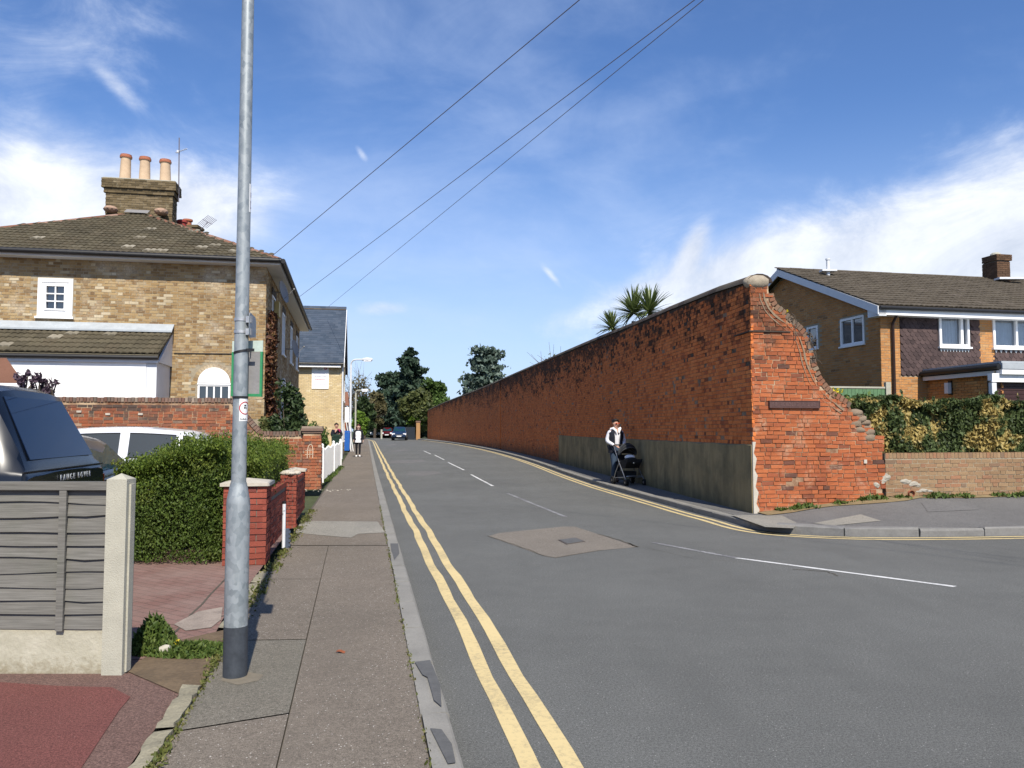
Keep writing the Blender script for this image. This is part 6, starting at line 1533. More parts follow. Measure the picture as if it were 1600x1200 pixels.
# earth strip with weeds at the wall foot
mm = MB(); n = 20; A_ = []; B_2 = []
for k in range(n+1):
    x = 4.36+9*k/n; b = EW0+U*((x-4.31)/U.x); wd = .42*(1 if x < 7.3 else .45)*(.75+.25*math.sin(x*3.1)); o = b-V*wd
    A_.append((o.x, o.y, zpave(o.x, o.y)+.012)); B_2.append((b.x, b.y+.02, zback(x)+.022))
mm.strip(A_, B_2); tag(mm.build('earth_strip', m_plain('earth_pale', (.22, .165, .085), .95, .25, 6, bump=.8, bscale=40)), kind='structure')
def wall_weeds(label, x0, x1, n, h, size, mat='leaf_weed', dens=None):
    P = []
    while len(P) < n:
        x = random.uniform(x0, x1); cl = math.sin(x*4.1)+math.sin(x*9.7+1)
        if cl < random.uniform(-.9, 1.2): continue
        d = abs(random.gauss(0, .09))+.02; p = EW0+U*((x-4.31)/U.x)-V*d; P.append((p.x, p.y, zpave(p.x, p.y)+.02+random.random()*h*max(.2, min(1, cl*.6+.3))))
    tag(leaf_mesh('weeds', np.array(P), size, MAT[mat], None, aspect=2.4, orient=np.array([[0, 0, .8]])), label, 'weeds', kind='stuff')
wall_weeds('grass and weeds at the foot of the ragged brick wall end', 4.7, 7.2, 520, .06, .035)
wall_weeds('grass and weeds at the foot of the low brown brick wall', 6.8, 11.5, 800, .06, .035)

# --- ragged wall end facing the side road
ew = thing('wall_end', 'bright orange ragged brick end of the long wall, curving down to the right', 'wall', (EW0.x, EW0.y, PZ))
def ewp(px, py): return on_wall(px, py, EW0, U)
OUT = [(1176, 820), (1174, 432), (1188, 432), (1200, 436), (1203, 452), (1206, 470), (1214, 480), (1229, 494), (1247, 509), (1259, 524), (1268, 550), (1273, 572), (1281, 592), (1296, 611), (1310, 621), (1331, 634), (1334, 641), (1351, 642), (1352, 660), (1364, 662), (1364, 679), (1381, 680), (1381, 820)]
OT = [ewp(*p) for p in OUT]
def inpoly(x, y, P):
    c = False; n = len(P)
    for i in range(n):
        (x0, y0), (x1, y1) = P[i], P[(i+1) % n]
        if (y0 > y) != (y1 > y) and x < (x1-x0)*(y-y0)/(y1-y0)+x0: c = not c
    return c
# core with a ragged outline
cpts = [(t-(.03 if i > 3 else 0), z-(.02 if 1 <= i < 22 else 0)) for i, (t, z) in enumerate(OT)]
mm = MB(); mm.prism([wall_pt(EW0, U, t+(.012 if t < .05 else 0), z, -.004) for t, z in cpts], Vector((-.094, .99, 0))*.34); mm.build('mortar', MAT['mortar_red'], ew)
wid = max(t for t, z in OT)
rr = random.Random(5)
missing = [ewp(1243, 753), ewp(1222, 779), ewp(1372, 765), ewp(1305, 706)]
def ew_in(a, b, c, d):
    m_ = (c+d)/2
    if not (inpoly(a+.03, m_, OT) and inpoly(b-.03, m_, OT) and inpoly((a+b)/2, d-.01, OT)): return False
    if any(abs((a+b)/2-t) < .09 and abs(m_-z) < .04 for t, z in missing): return False
    return True
it = brick_items(Vector((EW0.x, EW0.y, 0)), U, wid, PZ-.05, OT[1][1], ew_in, 'rand', .219, .106, .063, .0125, proud=.009, jit=.007, seed=9, tilt=.010, dep=.06, zf=lambda t: .011*math.sin(t*2.3+.4)+.006*math.sin(t*5.7), lj=.07)
pieces(ew, 'brick', it, MAT['brick_end'], 300)
# return of the end wall round the corner: quoin bricks proud of the street face (rough pier)
# curved brick-on-edge coping down the ramp
ramp = [ewp(*p) for p in ((1203, 455), (1207, 472), (1215, 481), (1230, 494), (1248, 510), (1259, 525), (1267, 548), (1272, 572), (1281, 592), (1296, 611), (1312, 622), (1330, 634))]
acc_pts = []
for (t0, z0), (t1, z1) in zip(ramp, ramp[1:]):
    L = math.hypot(t1-t0, z1-z0); n = max(1, int(L/.02)); acc_pts += [(t0+(t1-t0)*k/n, z0+(z1-z0)*k/n) for k in range(n)]
cb = []; d_ = 0; lastp = acc_pts[0]
TPL['rampbrick'] = [np.array([(x, y, z) for z in (-.055, .055) for x, y in ((-.031, -.17), (.031, -.17), (.031, .17), (-.031, .17))]), np.array([(0, 1, 5, 4), (1, 2, 6, 5), (2, 3, 7, 6), (3, 0, 4, 7), (4, 5, 6, 7), (3, 2, 1, 0)]), None]
for i in range(1, len(acc_pts)-1):
    d_ += math.hypot(acc_pts[i][0]-acc_pts[i-1][0], acc_pts[i][1]-acc_pts[i-1][1])
    if d_ > .078:
        d_ = 0; (ta, za), (tb, zb_) = acc_pts[max(0, i-4)], acc_pts[min(len(acc_pts)-1, i+4)]; sl_ = math.atan2(zb_-za, tb-ta)
        p = wall_pt(EW0, U, acc_pts[i][0], acc_pts[i][1]+rr.uniform(-.012, .012), 0)+V*.155
        cb.append((Matrix.Translation(p) @ Matrix.Rotation(math.atan2(U.y, U.x), 4, 'Z') @ Matrix.Rotation(-sl_+rr.uniform(-.07, .07), 4, 'Y'), 'rampbrick'))
m_brick('ramp_brick', [(0, (.20, .085, .05)), (.4, (.21, .13, .085)), (.7, (.12, .09, .07)), (1, (.25, .19, .13))])
pieces(ew, 'coping_brick', cb, MAT['ramp_brick'], 90)
# weathered mortar bands following the curve, string course, lumps on the stepped edge
mm = MB()
for off, wd in ((-.13, .03), (-.22, .016)):
    P = []; Q = []
    for i in range(0, len(acc_pts), 6):
        (ta, za), (tb, zb_) = acc_pts[max(0, i-4)], acc_pts[min(len(acc_pts)-1, i+4)]; L = math.hypot(tb-ta, zb_-za) or 1; nx, nz = -(zb_-za)/L, (tb-ta)/L
        t, z = acc_pts[i]; w2 = wd*max(.15, .6+.7*math.sin(i*.11)+.3*math.sin(i*.37)); P.append(wall_pt(EW0, U, t+nx*off, z+nz*off, .022)); Q.append(wall_pt(EW0, U, t+nx*(off-w2), z+nz*(off-w2), .022))
    mm.strip(P, Q)
mm.build('mortar_band', m_plain('band', (.24, .175, .115), .95, .2, 10), ew)
mm = MB(); t1s, zst = ewp(1234, 519); wbox(mm, EW0, U, -.05, t1s, zst-.008, zst+.014, -.02, .032); p, u, n = along(Ltot-.05)
q0 = Vector((EW0.x, EW0.y, 0)); u0, n0 = nrm2(WPF[-2], WPF[-1]); mm.prism([q0-u0*.75+UP*(zst-.008), q0+UP*(zst-.008), q0+UP*(zst+.014), q0-u0*.75+UP*(zst+.014)], n0*.032); mm.build('string_course', MAT['coping_dark'], ew)
mm = MB()
for px, py in ((1341, 650), (1345, 655), (1336, 662), (1352, 668), (1357, 675), (1343, 672), (1338, 645), (1350, 660), (1358, 684)):
    t, z = ewp(px, py); p = wall_pt(EW0, U, t, z, -.02); mm.ico(p, random.uniform(.06, .10), 2, (1.5, .55, .8), jit=.22)
mm.build('mortar_lump', m_plain('lump', (.22, .165, .115), .95, .25, 10, bump=.8), ew, smooth=60)['kind'] = 'stuff'
mm = MB()
for px, py, r in ((1384, 746, .07), (1379, 752, .05), (1369, 758, .05)): t, z = ewp(px, py); mm.ico(wall_pt(EW0, U, t, z, .0), r, 2, (1.2, .4, 1), jit=.25)
mm.build('cement_lump', MAT['cement'], ew)['kind'] = 'stuff'
mm = MB(); t, z = ewp(1351, 721); wbox(mm, EW0, U, t-.03, t+.03, z-.035, z+.035, .01, .03); mm.build('pale_chip', MAT['stone_cap'], ew)
# rounded stone on the top corner
mm = MB(); t, z = ewp(1174, 431); mm.ico(wall_pt(EW0, U, t+.13, z-.10, -.08), .25, 3, (.95, .6, .58), jit=.04); mm.build('cap_stone', m_plain('cap_old', (.33, .28, .21), .95, .25, 9, bump=.6), ew, smooth=60)
# worn cement edge at the corner of the render
mm = MB(); P = []; Q = []
for k in range(14): z = PZ-.03+1.30*k/13; P.append(wall_pt(EW0, U, -.02, z, .03)); Q.append(wall_pt(EW0, U, .07+.03*math.sin(k*2.1)-.05*(k/13), z, .026))
mm.strip(P, Q); mm.strip([p-n0*0+V*.03 for p in P], P); mm.build('render_edge', MAT['stone_cap'], ew)
# old street name plaque, lettering worn beyond reading
pq = thing('street_name_plaque', 'dark worn street name plaque set in the orange brick wall end', 'plaque', wall_pt(EW0, U, *ewp(1239, 632), .02))
t0, z0 = ewp(1200.5, 637.5); t1, z1 = ewp(1279, 626.5)
m_plain('plaque', (.085, .045, .040), .7, .25, 14, bump=.4); m_plain('plaque_letter', (.13, .075, .07), .7, .3, 20, bump=.3)
mm = MB(); wbox(mm, EW0, U, t0, t1, z0, z1, .0, .045); bd3 = mm.build('board', MAT['plaque'], pq)
mm = MB(); fr = .012
for a, b, c, d in ((t0, t1, z0, z0+fr), (t0, t1, z1-fr, z1), (t0, t0+fr, z0+fr, z1-fr), (t1-fr, t1, z0+fr, z1-fr)): wbox(mm, EW0, U, a, b, c, d, .044, .053)
mm.build('frame', MAT['plaque'], pq)
mm = MB(); x = t0+.06; rr2 = random.Random(4)
while x < t1-.08:
    w_ = rr2.choice((.03, .035, .04)); zt_ = z1-.035; zb_ = z0+.035
    for (a, b, c, d) in rr2.sample([(0, .3, 0, 1), (.7, 1, 0, 1), (0, 1, .8, 1), (0, 1, 0, .2), (0, 1, .42, .58)], 3): wbox(mm, EW0, U, x+w_*a, x+w_*b, zb_+(zt_-zb_)*c, zb_+(zt_-zb_)*d, .044, .049+rr2.random()*.0006)
    x += w_+.018+(.06 if rr2.random() < .15 else 0)
mm.build('worn_lettering', MAT['plaque_letter'], bd3)['kind'] = 'stuff'
# yellow wallflowers growing on the coping, pale stone bird-like lump
for px, py, n, lab in ((1308, 611, 130, 'clump of yellow flowers growing on the curved coping low down'), (1231, 485, 30, 'tiny yellow flower tuft near the top of the curved coping')):
    t, z = ewp(px, py); p = wall_pt(EW0, U, t, z, -.12); tg = thing('flowering_plant', lab, 'flowers', p)
    leaf_mesh('blossom', np.array(p)+RNG.normal(size=(n, 3))*np.array([.075, .05, .03])*(1 if n > 50 else .5), .035, MAT['leaf_yellow'], tg, aspect=1.2)
    leaf_mesh('foliage', np.array(p)+np.array([0, 0, -.05])+RNG.normal(size=(n, 3))*np.array([.07, .05, .03])*(1 if n > 50 else .5), .035, MAT['leaf_weed'], tg)
t, z = ewp(1297, 603); p = wall_pt(EW0, U, t, z, -.2); mm = MB(); mm.ico(p, .06, 2, (1.2, .8, .9), jit=.15); tag(mm.build('stone', MAT['stone_cap'], smooth=50), 'small pale stone resting on the curved coping beside the yellow flowers', 'stone')
# twiggy dead stems straggling over the ramp
tg = thing('dead_stems', 'dry bare stems straggling over the curved coping of the wall end', 'stems', wall_pt(EW0, U, *ewp(1258, 540), 0))
for k in range(9):
    i = rr.randrange(int(len(acc_pts)*.25), int(len(acc_pts)*.6)); t, z = acc_pts[i]; mm = MB(); p = wall_pt(EW0, U, t+.03, z+.05, .03); P = [p]
    for j in range(6): P.append(P[-1]+U*rr.uniform(-.05, .06)+UP*rr.uniform(-.13, .05)-V*rr.uniform(-.01, .03))
    mm.tube(P, .006, 4); mm.build('stem', MAT['twig'], tg)

# --- low brown brick wall with hedge
LW0 = EW0+U*(wid+.012); LWL = 7.5
lo = thing('low_wall', 'low brown brick wall in front of the variegated hedge on the right', 'wall', (LW0.x, LW0.y, .3))
zl0 = at(1480, 707, (EW0+U*5.3).y).z
mm = MB(); mm.prism([wall_pt(LW0, U, t, z, 0) for t, z in ((0, .1), (LWL, .1), (LWL, zl0-.012), (0, zl0-.012))], V*.215); mm.build('mortar', MAT['mortar_pale'], lo)
it = brick_items(Vector((LW0.x, LW0.y, 0)), U, LWL, .16, zl0-.12, None, 'flemish', proud=.007, jit=.004, seed=14)
TPL['soldier'] = tpl = [np.array([(x, y, z) for z in (-.051, .051) for x, y in ((-.033, 0), (.033, 0), (.033, .22), (-.033, .22))]), np.array([(0, 1, 5, 4), (1, 2, 6, 5), (3, 0, 4, 7), (4, 5, 6, 7)]), None]
so_ = []
for k in range(int(LWL/.076)):
    p = wall_pt(LW0, U, .04+.076*k, zl0-.05+rr.uniform(-.003, .003), .008+rr.uniform(-.003, .003)); so_.append((Matrix.Translation(p) @ Matrix.Rotation(math.atan2(U.y, U.x), 4, 'Z'), 'soldier'))
pieces(lo, 'brick', it, MAT['brick_low'], 300); pieces(lo, 'coping_brick', so_, MAT['brick_low'], 100)
mm = MB()
for px, py, r in ((1415, 753, .09), (1424, 756, .09), (1409, 752, .06), (1432, 758, .06)): t, z = on_wall(px, py, LW0, U); mm.ico(wall_pt(LW0, U, t, z, .0), r, 2, (1.3, .28, .55), jit=.25)
mm.build('cement_lump', MAT['cement'], lo)['kind'] = 'stuff'
mm = MB()
for px, py, r in ((1440, 766, .08), (1450, 767, .06), (1434, 768, .05)): t, z = on_wall(px, py, LW0, U); mm.ico(wall_pt(LW0, U, t, z, .0), r, 2, (1.5, .3, .45), jit=.2)
mm.build('cement_smear', MAT['cement'], lo)['kind'] = 'stuff'
t, z = on_wall(1422, 771, LW0, U); p = wall_pt(LW0, U, t, z, .0); mm = MB(); n_out = -V
mm.tube([p-n_out*.05, p+n_out*.06], .058, 16, caps=False); mm.tube([p-n_out*.02, p+n_out*.0], .046, 14); mm.build('drain_pipe', MAT['terracotta_red'], lo, smooth=40)
H_a = LW0-U*.42+V*.36; H_b = LW0+U*LWL+V*.36; zh = at(1480, 622, 15.9).z
hg = hedge('hedge', 'variegated hedge with golden leaves and dark gaps above the low brown wall', (H_a, H_b, H_b+V*1.1, H_a+V*1.1), zl0-.35, lambda p: zh+.05*math.sin(p.x*2.7)-.08+.04*math.sin(p.x*6.1), 80000, .046, 'leaf_gold', seed=9, bulge=.30, tips=60)

# --- tan brick house on the right
RC = Vector((at(1378, 600, 23.0).x, 23.0, 0)); Ur = Vector((1, .215, 0)).normalized(); Vr = Vector((-.205, 1, 0)).normalized(); RD, RW = 10.0, 17.0
hr = thing('brick_house', 'tan brick house with brown tiled roof, tile hung front and net curtains on the right', 'house', (RC.x, RC.y, .6))
zre = CAMZ+(672-477)/1250*23; rid = RC+Vr*RD/2; zrr = CAMZ+(672-423)/1250*rid.y; zg0 = .4
GB = RC+Vr*RD                                           # back corner; gable seen from the left: right direction is -Vr
def gy(px, py): return on_wall(px, py, GB, -Vr)
gw = []
for (a, b) in (((1314, 541), (1350, 492)), ((1261.5, 546), (1278, 508))):
    t0, z0 = gy(*a); t1, z1 = gy(*b); zlo = min(z0, z1); gw.append((t0, t1, gy((a[0]+b[0])/2, 539 if a[0] > 1300 else 545)[1], gy((a[0]+b[0])/2, 495.5 if a[0] > 1300 else 510)[1]))
def fx(px, py): return on_wall(px, py, RC, Ur)
f1t0, f1t1, f1z0, f1z1 = fx(1467, 542)[0], fx(1514, 542)[0], fx(1490, 542)[1], fx(1490, 481.5)[1]
f2t0, f2t1, f2z0, f2z1 = fx(1551, 543.5)[0], fx(1551, 543)[0]+1.75, fx(1575, 544)[1], fx(1575, 487)[1]
mm = MB(); q = [RC+Ur*.4+Vr*.4, RC+Ur*RW+Vr*.4, RC+Ur*RW+Vr*RD, RC+Vr*RD+Ur*.4]; mm.prism([p+UP*zg0 for p in q], (0, 0, zre-zg0-.02))
face_sheet(mm, RC, Ur, 0, RW, zg0, zre, [(f1t0, f1t1, f1z0, f1z1), (f2t0, f2t1, f2z0, f2z1)], .38)
face_sheet(mm, GB, -Vr, 0, RD, zg0, zre, gw, .12)
g_ = [RC+UP*zre, GB+UP*zre, rid+UP*(zrr-.06)]; mm.poly(g_); mm.build('wall', MAT['mortar_pale'], hr, fix=False)
mm = MB()
for (a, b, c, d) in ((f1t0, f1t1, f1z0, f1z1), (f2t0, f2t1, f2z0, f2z1)): wbox(mm, RC, Ur, a-.01, b+.01, c-.01, d+.01, -.60, -.375)
mm.build('dark_room', m_plain('room', (.10, .10, .105), .9, .1, 4, bump=0), hr)
def g_in(a, b, c, d):
    if any(b > h[0] and a < h[1] and d > h[2] and c < h[3] for h in gw): return False
    m_ = (a+b)/2
    return d < zre+ (zrr-zre)*(1-abs(m_-RD/2)/(RD/2))-.10
it = brick_items(Vector((GB.x, GB.y, 0)), -Vr, RD, .9, zrr, g_in, 'stretcher', proud=.006, jit=.002, seed=51)
tp0, tp1 = fx(1405, 500)[0], fx(1528, 500)[0]; tb0, tb1 = tp1, fx(1552, 500)[0]; zth = fx(1405, 587)[1]; gt0 = fx(1447, 600)[0]
def f_in(a, b, c, d):
    if b > tp0-.01 and a < tp1+.01 and d > zth-.01: return False
    if b > tb1-.02 and d > zth-.01: return False
    if any(b > h[0] and a < h[1] and d > h[2] and c < h[3] for h in ((f1t0, f1t1, f1z0, f1z1), (f2t0, f2t1, f2z0, f2z1))): return False
    return True
it2 = brick_items(Vector((RC.x, RC.y, 0)), Ur, tp0, .9, zre-.08, None, 'stretcher', proud=.006, jit=.002, seed=52)
q_ = RC+Ur*tp1; it2 += brick_items(Vector((q_.x, q_.y, 0)), Ur, tb1-tp1, zth, zre-.08, None, 'stretcher', proud=.006, jit=.002, seed=53)
q_ = RC+Ur*(tp0+.01); it2 += brick_items(Vector((q_.x, q_.y, 0)), Ur, 4.0, .9, zth-.01, None, 'stretcher', proud=.006, jit=.002, seed=54)
pieces(hr, 'brick', it2+it, MAT['brick_tan'], 300, lambda px, py: px > 1215 and py < 612)
# hung tiles
TPL['scallop'] = [np.array([(-.08, 0, .12), (.08, 0, .12), (.08, -.012, -.03), (.045, -.016, -.075), (0, -.018, -.09), (-.045, -.016, -.075), (-.08, -.012, -.03), (0, -.006, .12)]), np.array([(0, 6, 5, 7), (7, 5, 4, 4), (7, 4, 3, 3), (7, 3, 2, 1)]), None]
TPL['scallop'][0] = np.array([(-.08, -.002, .12), (0, -.002, .12), (.08, -.002, .12), (.08, -.016, -.03), (.04, -.020, -.08), (0, -.021, -.09), (-.04, -.020, -.08), (-.08, -.016, -.03), (-.08, 0, -.03), (-.04, 0, -.08), (0, 0, -.09), (.04, 0, -.08), (.08, 0, -.03)])
TPL['scallop'][1] = np.array([(0, 7, 6, 5), (0, 5, 1, 1), (1, 5, 2, 2), (2, 5, 4, 3), (7, 8, 9, 6), (6, 9, 10, 5), (5, 10, 11, 4), (4, 11, 12, 3)])
TPL['scallop'][1] = np.array([(0, 7, 6, 1), (1, 6, 5, 4), (1, 4, 3, 2), (7, 8, 9, 6), (6, 9, 10, 5), (5, 10, 11, 4), (4, 11, 12, 3), (0, 1, 2, 2)])[:7]
sc_ = []; row = 0; z = zth+.09
while z < zre-.1:
    t = tp0+.08+(.0825 if row % 2 else 0)
    while t < 9.5:
        ok = (t < tp1-.04 or t > tb1+.05)
        for (a, b, c, d) in ((f1t0, f1t1, f1z0, f1z1), (f2t0, f2t1, f2z0, f2z1)):
            if a-.09 < t < b+.09 and c-.12 < z < d+.12: ok = False
        if ok: sc_.append((Matrix.Translation(wall_pt(RC, Ur, t, z, .012+.003*random.random())) @ Matrix.Rotation(math.atan2(Ur.y, Ur.x), 4, 'Z'), 'scallop'))
        t += .165
    z += .115; row += 1
pieces(hr, 'hung_tile', sc_, MAT['tile_hung'], 300, lambda px, py: 1400 < px < 1600 and py < 600)
mm = MB(); Rb = RC+Vector((Ur.y, -Ur.x, 0))*.004; face_sheet(mm, Rb, Ur, tp0, tp1, zth, zre, [(f1t0, f1t1, f1z0, f1z1)], .03); face_sheet(mm, Rb, Ur, tb1, RW, zth, zre, [(f2t0, f2t1, f2z0, f2z1)], .03); mm.build('tile_backing', MAT['tile_hung'], hr, fix=False)
for k, (a, b, c, d) in enumerate(gw): window(hr, GB, -Vr, a, b, c, d, 2 if k == 0 else 1, 1, .07, .06, .02, sill=True, curtain=False)
window(hr, RC, Ur, f1t0, f1t1, f1z0, f1z1, 2, 1, .075, .09, .05, pane='pane_clear', curtain=True, mull=.80)
window(hr, RC, Ur, f2t0, f2t1, f2z0, f2z1, 2, 1, .075, .07, .05, pane='pane_clear', curtain=True, mull=.48)
for (a, b, c) in ((f1t0, f1t1, f1z0), (f2t0, f2t1, f2z0)):
    mm = MB(); n = 10
    for k in range(n):
        x = a+(b-a)*(k+.5)/n; mm.prism([wall_pt(RC, Ur, x-.05, c-.07, .03), wall_pt(RC, Ur, x+.05, c-.07, .03), wall_pt(RC, Ur, x, c-.16, .03)], Vector((Ur.y, -Ur.x, 0))*.008)
    mm.build('lead_apron', MAT['lead'], hr)['kind'] = 'stuff'
# roof
ovr = .35; slr = (zrr-zre)/(RD/2); nf = -Vr
e0 = RC-Vr*ovr-Ur*.30+UP*(zre-ovr*slr+.10); e1 = RC+Ur*(RW+.3)-Vr*ovr+UP*(zre-ovr*slr+.10); r0 = rid-Ur*.30+UP*(zrr+.1); r1 = rid+Ur*(RW+.3)+UP*(zrr+.1)
b0_ = GB+Vr*ovr-Ur*.30+UP*(zre-ovr*slr+.10); b1_ = GB+Vr*ovr+Ur*(RW+.3)+UP*(zre-ovr*slr+.10)
mm = MB(); mm.prism([e0, e1, r1, r0], UP*-.06); mm.prism([b1_, b0_, r0, r1], UP*-.06); rf = mm.build('roof', MAT['tile_brown'], hr)
roof_tiles(rf, e0, e1, [r1, r0], 'tile_brown', .33, .42, .345, 61, 300, lambda px, py: 1200 < px < 1600, .024, .018, stagger=False)
ridge_line(rf, r0, r1, 'tile_brown', .11, .45)
bd4 = MB(); inn = Ur*.03
for a, b in ((e0, r0), (b0_, r0)): bd4.prism([a-UP*.02, b-UP*.02, b-UP*.26, a-UP*.26], -Ur*.03)
bd4.prism([e0-UP*.02-Ur*.0, e0-UP*.3, e0-UP*.3+Vr*.5, e0-UP*.08+Vr*.5], Ur*.25)
bd4.build('bargeboard', MAT['fascia_grey'], hr)
mm = MB(); mm.prism([e0-UP*.10+Ur*.01, e1-UP*.10, e1-UP*.27, e0-UP*.27+Ur*.01], Vr*.03); mm.prism([e0-UP*.27+Vr*.03, e1-UP*.27+Vr*.03, e1-UP*.27+Vr*.34, e0-UP*.27+Vr*.34], UP*.02); mm.build('fascia', MAT['white'], hr)
mm = MB(); mm.tube([e0-UP*.07-Vr*.06, e1-UP*.07-Vr*.06], .055, 8); mm.build('gutter', MAT['black'], hr, smooth=50)
dpt = fx(1393, 540)[0]; mm = MB(); mm.tube([wall_pt(RC, Ur, dpt, zre-.25, .3), wall_pt(RC, Ur, dpt, zre-.5, .08), wall_pt(RC, Ur, dpt, .6, .08)], .042, 8); mm.build('downpipe', m_plain('brown_pipe', (.05, .03, .026), .5, .1, 9), hr, smooth=50)
# flue and chimney on the roof
fl_ = at(1294, 424, rid.y-.8); mm = MB(); zt = CAMZ+(672-404)/1250*fl_.y; mm.tube([fl_-UP*.3, (fl_.x, fl_.y, zt)], .06, 10); mm.tube([(fl_.x, fl_.y, zt), (fl_.x, fl_.y, zt+.05)], .08, 10); mm.cbox((fl_.x, fl_.y, fl_.z+.02), (.5, .3, .06)); mm.build('flue', MAT['fascia_grey'], hr, smooth=50)
t_c = (rid-RC).dot(Ur); cpx = at(1557, 440, 29.4); cc = Vector((cpx.x, cpx.y, 0)); zc1 = CAMZ+(672-396)/1250*cc.y
ct = bpy.data.objects.new('chimney', None); COL.objects.link(ct); ct.parent = hr; ct.location = Vector((cc.x, cc.y, zrr))-worg(hr); ORG[ct.name] = Vector((cc.x, cc.y, zrr))
hwid = .28; O = cc-Ur*hwid-Vr*.35
it = []
for zz0, zz1, e_ in ((zrr-.5, zc1-.28, 0), (zc1-.275, zc1-.05, .05)):
    P0 = O-Ur*e_-Vr*e_; P1 = P0+Ur*2*(hwid+e_)
    it += brick_items(Vector((P0.x, P0.y, 0)), Ur, 2*(hwid+e_), zz0, zz1, None, 'stretcher', proud=.005, seed=3, dep=.1)
    it += brick_items(Vector((P0.x+Vr.x*.7, P0.y+Vr.y*.7, 0)), -Vr, .7, zz0, zz1, None, 'stretcher', proud=.005, seed=4, dep=.1)
    mmx = MB(); mmx.prism([p+UP*zz0 for p in (P0+Ur*.01+Vr*.01, P1-Ur*.01+Vr*.01, P1+Vr*.69-Ur*.01, P0+Vr*.69+Ur*.01)], (0, 0, zz1-zz0-.004)); mmx.build('stack', MAT['mortar_grey'], ct)
pieces(ct, 'brick', it, m_brick('brick_stack', [(0, (.075, .045, .028)), (1, (.12, .07, .042))]), 150)
mm = MB(); mm.lathe([(.2, 0), (.17, .1), (.12, .14)], 12, Matrix.Translation((cc.x, cc.y, zc1-.06))); mm.build('cap', MAT['concrete'], ct)
mm = MB(); q = cc-Vr*.55; mm.cbox((q.x+.05, q.y, zrr-.06), (.95, .35, .07)); mm.build('flashing', MAT['fascia_grey'], ct)
# projecting garage with flat roof
gp = 2.75; gC = wall_pt(RC, Ur, gt0, 0, gp); zgt = CAMZ+(672-566)/1250*gC.y; gW = 7.0
gg = bpy.data.objects.new('garage', None); COL.objects.link(gg); gg.parent = hr; gg.location = gC-worg(hr); ORG[gg.name] = gC.copy()
gdt0, gzt = on_wall(1553, 597, gC, Ur)
mm = MB(); q = [gC+Vr*.13+Ur*.02, gC+Ur*gW+Vr*.13, gC+Ur*gW+Vr*(gp-.01), gC+Ur*.02+Vr*(gp-.01)]; mm.prism([p+UP*.3 for p in q], (0, 0, zgt-.5)); face_sheet(mm, gC, Ur, 0, gW, .3, zgt-.22, [(gdt0, gdt0+2.3, .3, gzt)], .12); mm.build('wall', MAT['mortar_pale'], gg, fix=False)
it = brick_items(Vector((gC.x, gC.y, 0)), Ur, gdt0, .9, zgt-.25, None, 'stretcher', proud=.006, seed=71)+brick_items(Vector((gC.x+Vr.x*gp, gC.y+Vr.y*gp, 0)), -Vr, gp-.02, .9, zgt-.25, None, 'stretcher', proud=.006, seed=72)
pieces(gg, 'brick', it, MAT['brick_tan'], 120, lambda px, py: py < 622)
ob = .18
mm = MB(); q = [gC-Ur*ob-Vr*ob, gC+Ur*gW-Vr*ob, gC+Ur*gW+Vr*(gp-.06), gC-Ur*ob+Vr*(gp-.06)]; mm.prism([p+UP*(zgt-.03) for p in q], UP*.05); mm.build('roof', MAT['lead'], gg)
mm = MB(); wbox(mm, gC, Ur, -ob, gW, zgt-.32, zgt-.19, .10, ob+.012); mm.build('fascia', MAT['white'], gg)
mm = MB(); wbox(mm, gC, Ur, -ob, gW, zgt-.185, zgt-.035, .10, ob+.03); mm.build('lead_edge', MAT['lead'], gg)
mm = MB(); q0 = gC-Ur*(ob+.0)-Vr*(ob-.02); q1 = gC-Ur*ob+Vr*(gp-.06); mm.prism([q0+UP*(zgt-.32), q1+UP*(zgt-.32), q1+UP*(zgt-.21), q0+UP*(zgt-.21)], Ur*.03); mm.build('side_fascia', MAT['fascia_grey'], gg)
mm = MB(); mm.tube([q0-Ur*.05+UP*(zgt-.12), q1-Ur*.05+UP*(zgt-.12)], .07, 8); mm.build('gutter', MAT['black'], gg, smooth=50)
dpp = gC-Ur*.06+Vr*.35; mm = MB(); mm.tube([dpp+UP*(zgt-.2), dpp+UP*.5], .04, 8); mm.build('downpipe', MAT['black'], gg, smooth=50)
mm = MB(); wbox(mm, gC, Ur, gdt0-.14, gdt0+3.4, gzt, gzt+.22, -.05, .10); mm.build('lintel', MAT['white'], gg)
for k in range(16): 
    zz_ = gzt-.01-.10*k; mm = MB(); wbox(mm, gC, Ur, gdt0+.02, gdt0+2.28, zz_-.09, zz_, -.09, -.06); mm.build('door_slat', m_plain('garage_door', (.045, .020, .018), .5, .15, 9) if k == 0 else MAT['garage_door'], gg)
mm = MB(); wbox(mm, gC, Ur, gdt0-.05, gdt0+.018, .4, gzt, -.1, .02); mm.build('door_frame', MAT['white'], gg)
def wall_light(C, u, px, py, label, parent):
    t, z = on_wall(px, py, C, u); mm = MB(); wbox(mm, C, u, t-.06, t+.06, z-.2, z+.2, .0, .05); l = mm.build('wall_lamp', MAT['black'], parent); mm = MB(); wbox(mm, C, u, t-.07, t+.07, z-.16, z+.14, .05, .16); mm.build('lamp_glass', MAT['fascia_grey'], l)
wall_light(gC, Ur, 1546, 607, '', gg); wall_light(gC+Vr*gp, -Vr, 1486, 606, '', gg)
